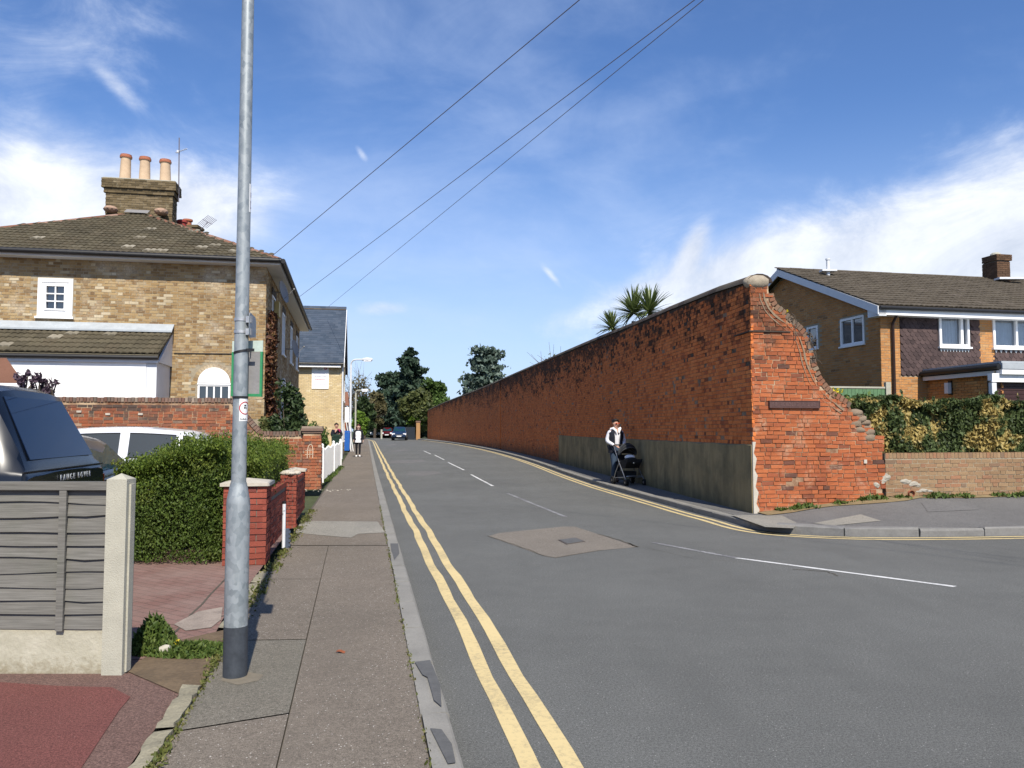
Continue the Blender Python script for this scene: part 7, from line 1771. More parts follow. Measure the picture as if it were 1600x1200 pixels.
# green board fence beside the house
fa_ = Vector((at(1296, 640, 22.3).x, 22.3, 0)); fb_ = Vector((at(1384, 640, 22.6).x, 22.6, 0)); gfz = at(1340, 606.5, 22.4).z; t = thing('green_fence', 'pale green board fence behind the hedge beside the tan brick house', 'fence', fa_)
L = (fb_-fa_).length; d = (fb_-fa_).normalized(); k = 0
while k*.115 < L: p = fa_+d*(k*.115); mm = MB(); mm.prism([p+UP*.5, p+d*.107+UP*.5, p+d*.107+UP*(gfz+.012*math.sin(k*1.9)), p+UP*(gfz+.012*math.sin(k*1.9))], Vector((0, .02, 0))); mm.build('board', MAT['green_wood'], t); k += 1
mm = MB(); mm.prism([fa_+UP*gfz-Vector((0, .02, 0)), fb_+UP*gfz-Vector((0, .02, 0)), fb_+UP*(gfz+.05)-Vector((0, .02, 0)), fa_+UP*(gfz+.05)-Vector((0, .02, 0))], Vector((0, .06, 0))); mm.build('rail', MAT['concrete'], t)
mm = MB(); mm.box((fb_.x, fb_.y-.06, .4), (fb_.x+.14, fb_.y+.08, gfz+.18)); mm.build('post', MAT['concrete'], t)
bc = at(1328, 632, 17.2); bush('shrub', 'small dark green shrub behind the stepped edge of the wall end', (bc.x, 17.2, bc.z-.15), (.55, .4, .5), 1800, .06, 'leaf_green', seed=41, clumps=18)

# --- palms behind the long wall
def palm(px, py, y, L, n, label, seed, lean=(0, 0)):
    c = at(px, py, y); rg = random.Random(seed); t = thing('palm', label, 'palm tree', (c.x, c.y, .3), None)
    mm = MB(); mm.tube([(c.x-lean[0], c.y, .2), (c.x-lean[0]*.4, c.y, c.z*.6), c-UP*.25], [.12, .10, .07], 8); mm.build('trunk', MAT['bark'], t)
    for k in range(n):
        an = rg.uniform(0, 6.283); el = rg.uniform(-.35, 1.45); l = L*rg.uniform(.8, 1.1); droop = rg.uniform(.05, .35)*(1.3-el*.5); P = []
        h = Vector((math.cos(an), math.sin(an), 0)); side = Vector((-h.y, h.x, 0)); q = c.copy(); e = el; A = []; B = []
        for j in range(7):
            f = j/6; w_ = .040*(1-f)**.6*(.6+min(1, f*5)*.4)+.001; A.append(q+side*w_+UP*.004); B.append(q-side*w_+UP*.004); q = q+(h*math.cos(e)+UP*math.sin(e))*(l/6); e -= droop*f*.9
        mm = MB(); mm.strip(A, B); mm.build('leaf', MAT['leaf_palm'], t, fix=False)
palm(990, 490, 25.5, .92, 150, 'taller spiky palm rising above the long wall, nearer to the camera', 3)
palm(1015, 487, 24.8, .88, 140, 'right hand spiky palm head partly sunk behind the top of the long wall', 4)
palm(956, 513, 27.0, .72, 110, 'shorter spiky palm left of the taller palm above the long wall', 5)

# --- trees in the distance
def tree(name, label, px, py_top, y, wpx, mat, kind, n=7000, size=.35, seed=1, zbase=None, hz0=.25, group='trees at the far end of the street', squash=1):
    rg = np.random.default_rng(seed); top = at(px, py_top, y); g0 = gz(y)-.1; H = top.z-g0; rw = wpx/FPX*y/2*{'conifer': 1.35, 'cedar': 1.25, 'broad': 1.15, 'bare': 1.0}[kind]
    t = thing(name, label, 'tree', (top.x, y, g0), group); P = []; mm = MB(); x = top.x
    if kind == 'conifer':
        mm.tube([(x, y, g0), (x, y, g0+H*.6), (x, y, top.z)], [H*.02, H*.012, .03], 7)
        lev = 22
        for i in range(lev):
            f = i/(lev-1); z = g0+H*(hz0+(1-hz0)*f); r = rw*(1-f)**.75*rg.uniform(.75, 1.15)+.15
            for b in range(max(3, int(9*(1-f)+3))):
                an = rg.uniform(0, 6.283); rr_ = r*rg.uniform(.55, 1.12); m_ = max(3, int(n/lev/(8*(1-f)+3)))
                s = rg.random(m_)**.6; q = np.stack([x+np.cos(an)*rr_*s, y+np.sin(an)*rr_*s, z-.12*rr_*s+.25*rr_*s**2], 1)+rg.normal(size=(m_, 3))*np.array([.16, .16, .10])*(rr_*.55+.25)
                P.append(q)
                mm.tube([(x, y, z), (x+math.cos(an)*rr_*.8, y+math.sin(an)*rr_*.8, z-.02*rr_)], [.05, .015], 4)
    elif kind == 'cedar':
        mm.tube([(x, y, g0), (x+.2, y, g0+H*.5), (x, y, top.z-.3)], [H*.035, H*.022, .05], 8)
        lev = 9
        for i in range(lev):
            f = i/(lev-1); z = g0+H*(hz0+(1-hz0)*f); r = rw*(1-f*.62)*rg.uniform(.75, 1.1)
            for b in range(6):
                an = rg.uniform(0, 6.283); rr_ = r*rg.uniform(.5, 1.0); cx, cy = x+math.cos(an)*rr_*.75, y+math.sin(an)*rr_*.75; m_ = n//lev//6
                P.append(np.array([cx, cy, z+rg.uniform(-.3, .3)])+rg.normal(size=(m_, 3))*np.array([rw*.17, rw*.17, H*.018])); mm.tube([(x, y, z-.4), (cx, cy, z-.05)], [.09, .03], 5)
    elif kind == 'bare':
        mm.tube([(x, y, g0), (x, y, g0+H*.45)], [H*.02, H*.014], 6)
        for k in range(70):
            d = rg.normal(size=3); d[2] = abs(d[2])+.5; d /= np.linalg.norm(d); b0 = np.array([x, y, g0+H*rg.uniform(.25, .45)]); p1 = b0+d*H*.3*np.array([rw/H*2.6, rw/H*2.6, 1]); 
            p2 = p1+(d+rg.normal(size=3)*.5)*H*.2*np.array([rw/H*2.2, rw/H*2.2, 1]); mm.tube([tuple(b0), tuple(p1), tuple(p2)], [.05, .03, .012], 3)
            for _ in range(3): p3 = p1+(p2-p1)*rg.random(); p4 = p3+(d+rg.normal(size=3)*.8)*H*.1; mm.tube([tuple(p3), tuple(p4)], [.02, .008], 3)
        P.append(blob_pts(n, (x, y, g0+H*.62), (rw, rw, H*.34), rg, .3))
    else:
        mm.tube([(x, y, g0), (x+.1, y, g0+H*.35), (x, y, g0+H*.6)], [H*.03, H*.022, H*.012], 7)
        cl = 42; C_ = blob_pts(cl, (x, y, g0+H*(hz0+1)/2), (rw*.78, rw*.78, H*(1-hz0)/2*.82), rg, .35)
        for c in C_:
            r = rw*rg.uniform(.20, .38); P.append(blob_pts(n//cl, c, (r, r, r*.85*squash), rg, .25)); mm.tube([(x, y, g0+H*.35), tuple((np.array([x, y, g0+H*.4])+c)/2), tuple(c)], [H*.01, H*.006, .02], 4)
    mm.build('trunk', MAT['bark' if kind != 'bare' else 'twig'], t); leaf_mesh('crown', np.vstack(P), size, MAT[mat], t, rng=rg); return t
tree('conifer_tree', 'tallest dark conifer with pointed top at the end of the street', 642, 547, 118, 84, 'leaf_conifer', 'conifer', 14000, .42, 1, hz0=.12)
tree('cedar_tree', 'wide dark cedar with flat layers left of the tallest conifer', 612, 590, 122, 62, 'leaf_conifer', 'cedar', 8000, .42, 2, hz0=.15)
tree('broadleaf_tree', 'olive green rounded tree in front of the tallest conifer', 652, 603, 104, 56, 'leaf_olive', 'broad', 10000, .34, 3, hz0=.12)
tree('broadleaf_tree', 'green tree right of the tallest conifer beside the end of the long wall', 677, 588, 116, 50, 'leaf_green', 'broad', 10000, .36, 4, hz0=.12)
tree('broadleaf_tree', 'dark tree filling the gap behind the parked cars at the bend', 625, 628, 132, 60, 'leaf_dark', 'broad', 7000, .45, 5, hz0=.0)
tree('broadleaf_tree', 'brownish green tree between the street lamps and the dark cedar', 586, 606, 112, 36, 'leaf_brown', 'broad', 6000, .32, 6, hz0=.08)
tree('bare_tree', 'half bare spring tree rising behind the street lamp by the gabled building', 562, 580, 108, 40, 'leaf_brown', 'bare', 700, .22, 7)
tree('broadleaf_tree', 'fresh yellow green tree beside the second street lamp', 563, 640, 92, 24, 'leaf_bright', 'broad', 3000, .28, 8, hz0=.1)
tree('broadleaf_tree', 'dark green tree behind the second street lamp', 570, 612, 98, 34, 'leaf_dark', 'broad', 5000, .34, 9, hz0=.05)
tree('broadleaf_tree', 'low dark tree mass left of the red car in the distance', 600, 650, 128, 50, 'leaf_dark', 'broad', 5000, .42, 10, hz0=-.1)
tree('broadleaf_tree', 'low dark trees right of the blue car behind the board fence', 652, 650, 124, 46, 'leaf_dark', 'broad', 5000, .42, 11, hz0=-.1)
tree('cedar_tree', 'blue green spreading cedar showing above the long wall', 758, 553, 84, 72, 'leaf_bluecedar', 'cedar', 8000, .30, 12, hz0=.35)
tree('bare_tree', 'thin twiggy treetop just showing above the middle of the long wall', 862, 541, 52, 40, 'leaf_olive', 'bare', 220, .12, 13)
tree('bare_tree', 'tiny sprig of treetop above the far part of the long wall', 706, 640, 100, 18, 'leaf_green', 'bare', 200, .2, 14)
for k, (px, pt, wd, lab) in enumerate(((572, 628, 44, 'leftmost tree of the dark background row beyond the street'), (606, 618, 50, 'dark background tree behind the wide cedar'), (640, 612, 54, 'dark background tree straight behind the tallest conifer'), (672, 606, 48, 'dark background tree behind the green tree beside the wall end'), (690, 628, 30, 'rightmost low tree of the dark background row above the wall end'))):
    tree('broadleaf_tree', lab, px, pt, 140+3*k, wd, 'leaf_dark' if k % 2 else 'leaf_conifer', 'broad', 6500, .5, 60+k, hz0=-.05)
bc = at(647, 655, 101); bush('shrub', 'bright green bush on top of the gate pier at the far end', (bc.x, 103, bc.z-.1), (1.1, .8, .7), 900, .22, 'leaf_bright', seed=44, clumps=14)
# ================================================================== VEHICLES
def car(name, label, cat, loc, heading, st, paint, belt_drop=.0, glass='car_glass', wheel_x=(1.25, -1.25), wr=.32, W=.88, group=None, windows=True, ws=(None,), lights_front=True, sill=.24):
    """st: stations from rear to front: (x, z_low, z_belt, z_roof, half width at belt, half width at roof). +X is forward"""
    t = thing(name, label, cat, (0, 0, 0), group)
    mm = MB(); rings = []
    def ring(s):
        x, zl, zb, zr, wb, wr_ = s; tk = zr-zb; h = []
        wl = wb*.93
        pts = [(wl, zl), (wb*.985, zl+.12), (wb, (zl+zb)/2+.02), (wb*.975, zb-.04), (wb*.955, zb)]
        pts += [(wb*.955+(wr_-wb*.955)*.655, zb+tk*.55), (wr_, zb+tk*.86), (wr_*.90, zb+tk*.975), (wr_*.5, zb+tk*1.0+.01), (0, zb+tk+.014)] if tk > .06 else [(wb*.90, zb+tk*.5), (wb*.80, zb+tk*.8), (wb*.6, zb+tk), (wb*.35, zb+tk+.012), (0, zb+tk+.016)]
        return [Vector((x, y, z)) for y, z in pts]+[Vector((x, -y, z)) for y, z in reversed(pts[:-1])]
    # smooth the lengthways profile: three steps between stations
    sub = []; own = []
    NS = 4
    def cr(a, b, c, d, u):
        m1 = (c-a)/2 if (c-b)*(b-a) > 0 else 0; m2 = (d-b)/2 if (d-c)*(c-b) > 0 else 0
        h = 3*abs(c-b); m1 = max(-h, min(h, m1)); m2 = max(-h, min(h, m2))
        return b*(2*u**3-3*u**2+1)+m1*(u**3-2*u**2+u)+c*(-2*u**3+3*u**2)+m2*(u**3-u**2)
    for i in range(len(st)):
        own.append(len(sub)); sub.append(st[i])
        if i < len(st)-1:
            p0, p1, p2, p3 = st[max(i-1, 0)], st[i], st[i+1], st[min(i+2, len(st)-1)]
            both = p1[3]-p1[2] > .2 and p2[3]-p2[2] > .2; flat = p1[3]-p1[2] <= .2 and p2[3]-p2[2] <= .2
            for q in range(1, NS):
                u = q/NS; x = p1[0]+(p2[0]-p1[0])*u
                sub.append((x,)+tuple(cr(p0[m], p1[m], p2[m], p3[m], u) if (both or flat or m not in (3,)) else p1[m]+(p2[m]-p1[m])*u for m in range(1, 6)))
    R_ = [ring(s) for s in sub]; n = len(R_[0])
    for r in R_: mm.v += [tuple(p) for p in r]
    for i in range(len(R_)-1):
        for j in range(n-1): mm.f.append((i*n+j, i*n+j+1, (i+1)*n+j+1, (i+1)*n+j)); mm.mi.append(0)
        mm.f.append((i*n+n-1, i*n, (i+1)*n, (i+1)*n+n-1)); mm.mi.append(0)
    mm.f.append(tuple(range(n))); mm.f.append(tuple((len(R_)-1)*n+j for j in reversed(range(n)))); mm.mi += [0, 0]
    body = mm.build('body', MAT[paint], t, smooth=32)
    k = len(st); gh = [i for i in range(k) if st[i][3]-st[i][2] > .2]
    def gq(P, nm, parent=t):
        c = sum(P, Vector())/4; nv = (P[1]-P[0]).cross(P[3]-P[0]).normalized()
        if nv.dot(c-Vector((c.x*.9, 0, .8))) < 0: nv = -nv
        g_ = MB(); g_.prism([p+nv*.002 for p in P], nv*.006); return g_.build(nm, MAT[glass], parent)
    def inset(P, a, b):
        L = lambda s, u: P[0].lerp(P[1], s).lerp(P[3].lerp(P[2], s), u)
        return [L(a, b), L(1-a, b), L(1-a, 1-b), L(a, 1-b)]
    if windows:
        for i, j in zip(gh, gh[1:]):
            if (st[j][0]-st[i][0]) < .25: continue
            for sd in (1, -1):
                lo_, hi_ = own[i], own[j]; A_, B_ = [], []
                for q in range(lo_, hi_+1):
                    r = R_[q]; a4, a5, a6 = r[4], r[5], r[6]
                    lo_p = a4.lerp(a5, .12); hi_p = a5.lerp(a6, .86)
                    for L_, p in ((A_, lo_p), (B_, hi_p)): L_.append(Vector((p.x, sd*(p.y+.007), p.z)))
                for L_ in (A_, B_):
                    d = (L_[1]-L_[0]).normalized(); L_[0] = L_[0].lerp(L_[1], .35); L_[-1] = L_[-1].lerp(L_[-2], .35)
                g_ = MB(); g_.strip(A_, B_); g_.build('side_window', MAT[glass], t, smooth=60)
                tr_ = MB(); tr_.tube(A_, .012, 4); tr_.tube(B_, .010, 4); tr_.build('window_trim', MAT['black'], t)
        for (lo, hi, nm) in ((gh[-1]+1, gh[-1], 'windscreen'), (gh[0]-1, gh[0], 'rear_window')):
            a, b = R_[own[lo]], R_[own[hi]]; ya, yb_ = a[4].y*.88, b[7].y*.98
            za, zb_ = a[9].z, b[9].z
            P = [Vector((a[4].x, -ya, za)), Vector((a[4].x, ya, za)), Vector((b[7].x, yb_, zb_-.02)), Vector((b[7].x, -yb_, zb_-.02))]
            gq(inset(P, .04, .08), nm)
    for x in wheel_x:
        for sd in (1, -1):
            M = Matrix.Translation((x, sd*(W-.11), wr)) @ Matrix.Rotation(math.pi/2, 4, 'X')
            w_ = MB(); w_.lathe([(wr*.62, -.11), (wr*.94, -.115), (wr, -.08), (wr, .08), (wr*.94, .115), (wr*.62, .11)], 24, M); tw = w_.build('wheel', MAT['tyre'], t, smooth=40)
            w_ = MB(); w_.lathe([(.05, -.118), (wr*.6, -.112), (wr*.62, -.09), (wr*.62, .09), (wr*.6, .112), (.05, .118)], 18, M); w_.build('rim', MAT['alloy'], tw, smooth=40)
            a_ = MB(); a_.tube([(x+(wr+.05)*math.cos(q), sd*(W-.015), wr+(wr+.05)*math.sin(q)) for q in np.linspace(-.1, math.pi+.1, 14)], .035, 6); a_.build('wheel_arch', MAT['black'], t)
    xf = st[-1][0]; xr_ = st[0][0]
    return t, R_
def place(t, loc, ang, pitch=0.0):
    t.location = loc; t.rotation_euler = (0, pitch, ang)
def part_box(t, name, lo, hi, mat, bev=0.0):
    mm = MB(); mm.box(lo, hi); o = mm.build(name, MAT[mat], t)
    return o
angU_ = math.atan2(-U.y, -U.x)
# --- dark four by four parked behind the fence, tail towards the street
st = [(-2.45, .42, 1.10, 1.12, .93, .80), (-2.42, .36, 1.16, 1.18, .955, .80), (-2.12, .34, 1.17, 1.80, .965, .74), (-1.80, .34, 1.15, 1.86, .965, .75), (-.75, .34, 1.11, 1.89, .965, .76), (.30, .34, 1.09, 1.87, .965, .76), (.72, .34, 1.08, 1.78, .965, .74), (1.35, .34, 1.08, 1.12, .96, .7), (2.2, .36, 1.03, 1.07, .94, .7), (2.45, .45, .85, .88, .86, .6)]
suv, RS = car('four_by_four', 'dark navy four by four parked behind the grey fence, tail to the street', 'car', None, 0, st, 'paint_navy', glass='car_glass_blue', wheel_x=(1.45, -1.45), wr=.38, W=.97)
def text_mesh(name, body, size, mat, parent, M, depth=.004, spacing=1.0):
    cu = bpy.data.curves.new(name, 'FONT'); cu.body = body; cu.size = size; cu.extrude = depth; cu.align_x = 'CENTER'; cu.align_y = 'CENTER'; cu.space_character = spacing
    o = bpy.data.objects.new(name, cu); COL.objects.link(o); dg = bpy.context.evaluated_depsgraph_get(); me = bpy.data.meshes.new_from_object(o.evaluated_get(dg))
    bpy.data.objects.remove(o); bpy.data.curves.remove(cu)
    me.transform(M); me.materials.clear(); me.materials.append(MAT[mat]); q = bpy.data.objects.new(name, me); link(q, parent); ORG[q.name] = worg(parent).copy(); return q
Mtxt = Matrix.Translation((-2.462, -.12, 1.075)) @ Matrix.Rotation(-math.pi/2, 4, 'Z') @ Matrix.Rotation(math.pi/2, 4, 'X')
tx = text_mesh('lettering', 'RANGE ROVER', .072, 'lead', suv, Mtxt, .002, 1.75)
mm = MB(); mm.box((-2.44, -.93, 1.150), (-2.425, .93, 1.160)); mm.build('tailgate_seam', MAT['black'], suv)
part_box(suv, 'number_plate', (-2.48, -.40, .90), (-2.45, .16, 1.00), 'plate_yellow')
for s in (1, -1): part_box(suv, 'tail_lamp', (-2.44, s*.93-.05, .72), (-2.28, s*.93+.045, 1.05), 'lamp_red')
mm = MB(); mm.tube([(-2.425, .02, 1.12), (-2.30, -.38, 1.22)], .012, 5); mm.build('wiper', MAT['black'], suv)
rc = Vector((-3.86, 7.02, 0)); c_ = rc-U*2.45; place(suv, (c_.x, c_.y, PZ), angU_)
# --- charcoal hatchback next to it
st2 = [(-1.98, .40, .82, .85, .80, .66), (-1.95, .32, .90, .92, .83, .7), (-1.62, .30, .93, 1.30, .84, .62), (-1.30, .30, .93, 1.42, .84, .62), (-.50, .30, .92, 1.48, .84, .63), (.25, .30, .90, 1.45, .84, .62), (.95, .30, .90, .93, .83, .6), (1.7, .32, .82, .86, .80, .6), (1.98, .42, .66, .69, .70, .5)]
hc, _ = car('hatchback_car', 'charcoal hatchback parked between the dark four by four and the white hatchback', 'car', None, 0, st2, 'paint_charcoal', wheel_x=(1.25, -1.25), W=.84)
part_box(hc, 'number_plate', (-2.0, -.26, .62), (-1.975, .26, .73), 'plate_yellow')
for s in (1, -1): part_box(hc, 'tail_lamp', (-1.97, s*.78-.06, .66), (-1.86, s*.78+.04, .90), 'lamp_red')
rc = Vector((-.487*10.9, 10.9, 0)); c_ = rc-U*1.98; place(hc, (c_.x, c_.y, PZ), angU_)
# --- white hatchback side on in front of the garden wall
st3 = [(-2.02, .42, .86, .89, .80, .66), (-1.98, .32, .95, .97, .85, .7), (-1.66, .30, .98, 1.36, .86, .62), (-1.35, .30, .98, 1.47, .86, .62), (-.42, .30, .96, 1.53, .86, .64), (.45, .30, .94, 1.50, .86, .63), (1.28, .30, .93, .97, .85, .6), (1.85, .32, .84, .88, .81, .6), (2.08, .42, .66, .69, .72, .5)]
wc, _ = car('hatchback_car', 'white hatchback parked side on before the old orange garden wall', 'car', None, 0, st3, 'paint_white', glass='car_glass_grey', wheel_x=(1.28, -1.28), W=.86)
for s in (1, -1): part_box(wc, 'tail_lamp', (-2.0, s*.80-.06, .68), (-1.88, s*.80+.045, .95), 'lamp_red')
for s in (1, -1): part_box(wc, 'headlight', (1.90, s*.66-.12, .62), (2.04, s*.66+.12, .76), 'lamp_clear')
for s in (1, -1): mm = MB(); mm.ico((.98, s*.95, .98), .09, 2, (.6, 1, .75)); mm.build('mirror', MAT['paint_white'], wc, smooth=60)
rc = Vector((-.357*15.0, 15.0, 0)); c_ = rc-U*2.0; place(wc, (c_.x, c_.y, PZ), angU_)
# --- distant cars
def far_car(label, px, y, paint, seed, front=True):
    t, _ = car('parked_car', label, 'car', None, 0, st3 if seed else st2, paint, wheel_x=(1.28, -1.28), W=.86, group='cars at the far end of the street')
    for s in (1, -1): part_box(t, 'headlight', (1.86, s*.62-.17, .60), (2.06, s*.62+.17, .80), 'lamp_clear')
    part_box(t, 'grille', (2.02, -.38, .50), (2.085, .38, .66), 'chrome' if seed else 'black'); part_box(t, 'number_plate', (2.06, -.26, .42), (2.10, .26, .53), 'plate_white')
    p = G(px, 687); x = at(px, 687, y).x; vx = Vector((.10, -1, 0)).normalized(); place(t, (x, y, gz(y)), math.atan2(vx.y, vx.x)); return t
far_car('blue car with bright headlights coming over the crest of the road', 624.5, 92, 'paint_blue', 1)
far_car('dark red car following behind the blue car', 605.5, 112, 'paint_red', 0)
far_car('small pale grey car half hidden at the bend beyond the walking woman', 588, 124, 'paint_silver', 0)

# ================================================================== PEOPLE
def skin_obj(name, J, E, mat, parent, sub=1, root=None):
    """J: name -> (pos, radius); E: list of chains (tuples of names)"""
    ks = list(J); ix = {k: i for i, k in enumerate(ks)}
    es = []
    for c in E: es += [(ix[a], ix[b]) for a, b in zip(c, c[1:])]
    used = sorted({i for e in es for i in e}); mp = {o: i for i, o in enumerate(used)}
    me = bpy.data.meshes.new(name+'_skeleton'); me.from_pydata([J[ks[o]][0] for o in used], [(mp[a], mp[b]) for a, b in es], [])
    o = bpy.data.objects.new(name, me); COL.objects.link(o)
    md = o.modifiers.new('skin', 'SKIN'); md.use_smooth_shade = True; md.branch_smoothing = .3
    for i, u in enumerate(used):
        sv = me.skin_vertices[0].data[i]; r = J[ks[u]][1]; sv.radius = r if isinstance(r, tuple) else (r, r); sv.use_root = (ks[u] == (root or ks[used[0]]))
    ss = o.modifiers.new('sub', 'SUBSURF'); ss.levels = sub; ss.render_levels = sub
    dg = bpy.context.evaluated_depsgraph_get(); m2 = bpy.data.meshes.new_from_object(o.evaluated_get(dg)); m2.name = name
    bpy.data.objects.remove(o); bpy.data.meshes.remove(me); m2.materials.clear(); m2.materials.append(MAT[mat])
    for p in m2.polygons: p.use_smooth = True
    q = bpy.data.objects.new(name, m2); link(q, parent); ORG[q.name] = worg(parent).copy(); return q
def hand_joints(J, E, w, d, side, tag_, palm_n, curl=.5):
    """palm and five fingers from wrist w along d; palm_n is the direction the palm faces"""
    d = Vector(d).normalized(); pn = Vector(palm_n).normalized(); lat = d.cross(pn).normalized()*side; w = Vector(w)
    J[tag_+'palm'] = (tuple(w+d*.055), .030)
    ch = [(tag_+'wr', tag_+'palm')]; J[tag_+'wr'] = (tuple(w), .026)
    for k, (o, L) in enumerate(((-.026, .068), (-.009, .078), (.009, .072), (.026, .056))):
        b = w+d*.085+lat*o; m_ = b+d*L*.5+pn*L*.12; e = m_+(d*(1-curl)+pn*curl).normalized()*L*.55
        J[f'{tag_}f{k}a'] = (tuple(b), .0105); J[f'{tag_}f{k}b'] = (tuple(m_), .0095); J[f'{tag_}f{k}c'] = (tuple(e), .0075); ch.append((tag_+'palm', f'{tag_}f{k}a', f'{tag_}f{k}b', f'{tag_}f{k}c'))
    b = w+d*.03-lat*.028; m_ = b+(d*.6-lat*.6+pn*.3).normalized()*.04; e = m_+(d*.9+pn*.4).normalized()*.03
    J[tag_+'ta'] = (tuple(b), .013); J[tag_+'tb'] = (tuple(m_), .011); J[tag_+'tc'] = (tuple(e), .008); ch.append((tag_+'palm', tag_+'ta', tag_+'tb', tag_+'tc'))
    E += ch
def person(label, loc, rot, H, pose, skin, hair, hairlong=False, female=False):
    """figure facing -Y; pose gives joint positions for a 1.78 m figure"""
    t = thing('person', label, 'person', (0, 0, 0)); k = H/1.78; f = .88 if female else 1.0
    P = {n: Vector(v)*k for n, v in pose.items()}
    J = {}; E = []
    def add(n, p, r): J[n] = (tuple(p), r if isinstance(r, tuple) else r*k)
    add('pelvis', P['pelvis'], .135*f); add('waist', P['waist'], .120*f); add('chest', P['chest'], .150*f); add('upper', P['upper'], .115*f); add('neck', P['neck'], .055*f); add('chin', P['chin'], .066); add('head', P['head'], .092); add('crown', P['crown'], .068)
    E += [('pelvis', 'waist', 'chest', 'upper', 'neck', 'chin', 'head', 'crown')]
    for s, sg in (('L', -1), ('R', 1)):
        add('sh'+s, P['sh'+s], .062*f); add('el'+s, P['el'+s], .045*f); add('wri'+s, P['wr'+s], .028*f)
        E.append(('upper', 'sh'+s, 'el'+s, 'wri'+s))
        add('hip'+s, P['hip'+s], .095*f); add('kn'+s, P['kn'+s], .062*f); add('an'+s, P['an'+s], .042*f); add('toe'+s, P['toe'+s], .034)
        E.append(('pelvis', 'hip'+s, 'kn'+s, 'an'+s, 'toe'+s))
        d = (P['hd'+s]-P['wr'+s]); hand_joints(J, E, P['wr'+s], d, sg, 'h'+s, pose.get('palm'+s, (sg*-1, 0, 0)), .6); E.append(('wri'+s, 'h'+s+'wr'))
    body = skin_obj('body', J, E, skin, t, 1, 'pelvis')
    h = P['head']; fd = pose.get('face', (0, -1, 0)); fd = Vector(fd).normalized(); sdv = fd.cross(UP).normalized()
    mm = MB(); mm.ico(h+fd*.098*k-UP*.012*k, .020*k, 2, (.8, .9, 1.25)); mm.build('nose', MAT[skin], t, smooth=70)
    for s in (1, -1):
        mm = MB(); mm.ico(h+sdv*s*.034*k+fd*.080*k+UP*.016*k, .013*k, 2, (1, .8, .8)); mm.build('eye', MAT['eye'], t, smooth=70)
        mm = MB(); mm.ico(h+sdv*s*.090*k-fd*.0*k, .026*k, 2, (.45, .7, 1.2)); mm.build('ear', MAT[skin], t, smooth=70)
    mm = MB(); mm.ico(h+fd*.083*k-UP*.055*k, .024*k, 2, (1.1, .4, .32)); mm.build('mouth', MAT['lip'], t, smooth=70)
    mm = MB(); c = h-fd*.018*k+UP*.030*k
    bm = bmesh.new(); bmesh.ops.create_icosphere(bm, subdivisions=3, radius=1)
    for v in bm.verts:
        p = v.co.copy(); q = p.x*Vector((1, 0, 0))+p.y*Vector((0, 1, 0))+p.z*UP
        r = .112*k*(1+.04*math.sin(p.x*9+p.z*7)+.04*math.sin(p.y*11)); dd = q.dot(fd)
        v.co = c+Vector((q.x*r, q.y*r, q.z*r*1.02))
        if q.dot(fd) > .35 and q.z < .45: v.co -= fd*.06*k
        if not hairlong and q.z < -.35: v.co = c+(v.co-c)*.72
    i = len(mm.v); mm.v += [tuple(v.co) for v in bm.verts]; mm.f += [tuple(i+v.index for v in f_.verts) for f_ in bm.faces]; mm.mi += [0]*len(bm.faces); bm.free()
    if hairlong:
        for s in (-1, -.6, -.2, .2, .6, 1): mm.tube([c+sdv*s*.085*k-fd*.03*k, c+sdv*s*.105*k-fd*.055*k-UP*.14*k, c+sdv*s*.10*k-fd*.02*k*(1-abs(s)*2)-UP*.30*k], [.05*k, .045*k, .018*k], 8)
    mm.build('hair', MAT[hair], t, smooth=70)
    def cloth(name, names, mat, grow, chains, sub=1):
        J2 = {n: (J[n][0], (J[n][1] if not isinstance(J[n][1], tuple) else J[n][1][0])+g*k) for n, g in names.items()}
        return skin_obj(name, J2, chains, mat, t, sub)
    return t, J, P, k, cloth, fd, sdv
base = dict(pelvis=(0, 0, .97), waist=(0, 0, 1.10), chest=(0, -.005, 1.28), upper=(0, 0, 1.43), neck=(0, -.01, 1.51), chin=(0, -.035, 1.575), head=(0, -.03, 1.665), crown=(0, -.02, 1.725),
            shL=(-.185, 0, 1.43), shR=(.185, 0, 1.43), hipL=(-.09, 0, .93), hipR=(.09, 0, .93))
# --- man pushing the pushchair. local -Y is his walking direction
pm_ = dict(base, elL=(-.27, .02, 1.17), wrL=(-.14, -.24, 1.05), hdL=(-.08, -.33, 1.02), elR=(.27, .0, 1.17), wrR=(.14, -.26, 1.05), hdR=(.08, -.34, 1.02), palmL=(.3, -.2, -1), palmR=(-.3, -.2, -1),
           knL=(-.10, -.13, .52), anL=(-.10, -.02, .10), toeL=(-.11, -.17, .045), knR=(.10, .02, .51), anR=(.10, .24, .15), toeR=(.10, .12, .045), face=(.12, -1, -.08))
man, J, P, k, cloth, fd, sdv = person('man in dark gilet and white hooded shirt pushing the black pushchair', None, 0, 1.78, pm_, 'skin', 'hair_dark')
cloth('trousers', {'pelvis': .02, 'hipL': .022, 'hipR': .022, 'knL': .022, 'knR': .022, 'anL': .020, 'anR': .020}, 'jeans', 0, [('pelvis', 'hipL', 'knL', 'anL'), ('pelvis', 'hipR', 'knR', 'anR')])
cloth('shirt', {'pelvis': .028, 'waist': .022, 'chest': .012, 'upper': .014, 'shL': .018, 'shR': .018, 'elL': .020, 'elR': .020, 'wriL': .014, 'wriR': .014}, 'shirt', 0, [('pelvis', 'waist', 'chest', 'upper'), ('upper', 'shL', 'elL', 'wriL'), ('upper', 'shR', 'elR', 'wriR')])
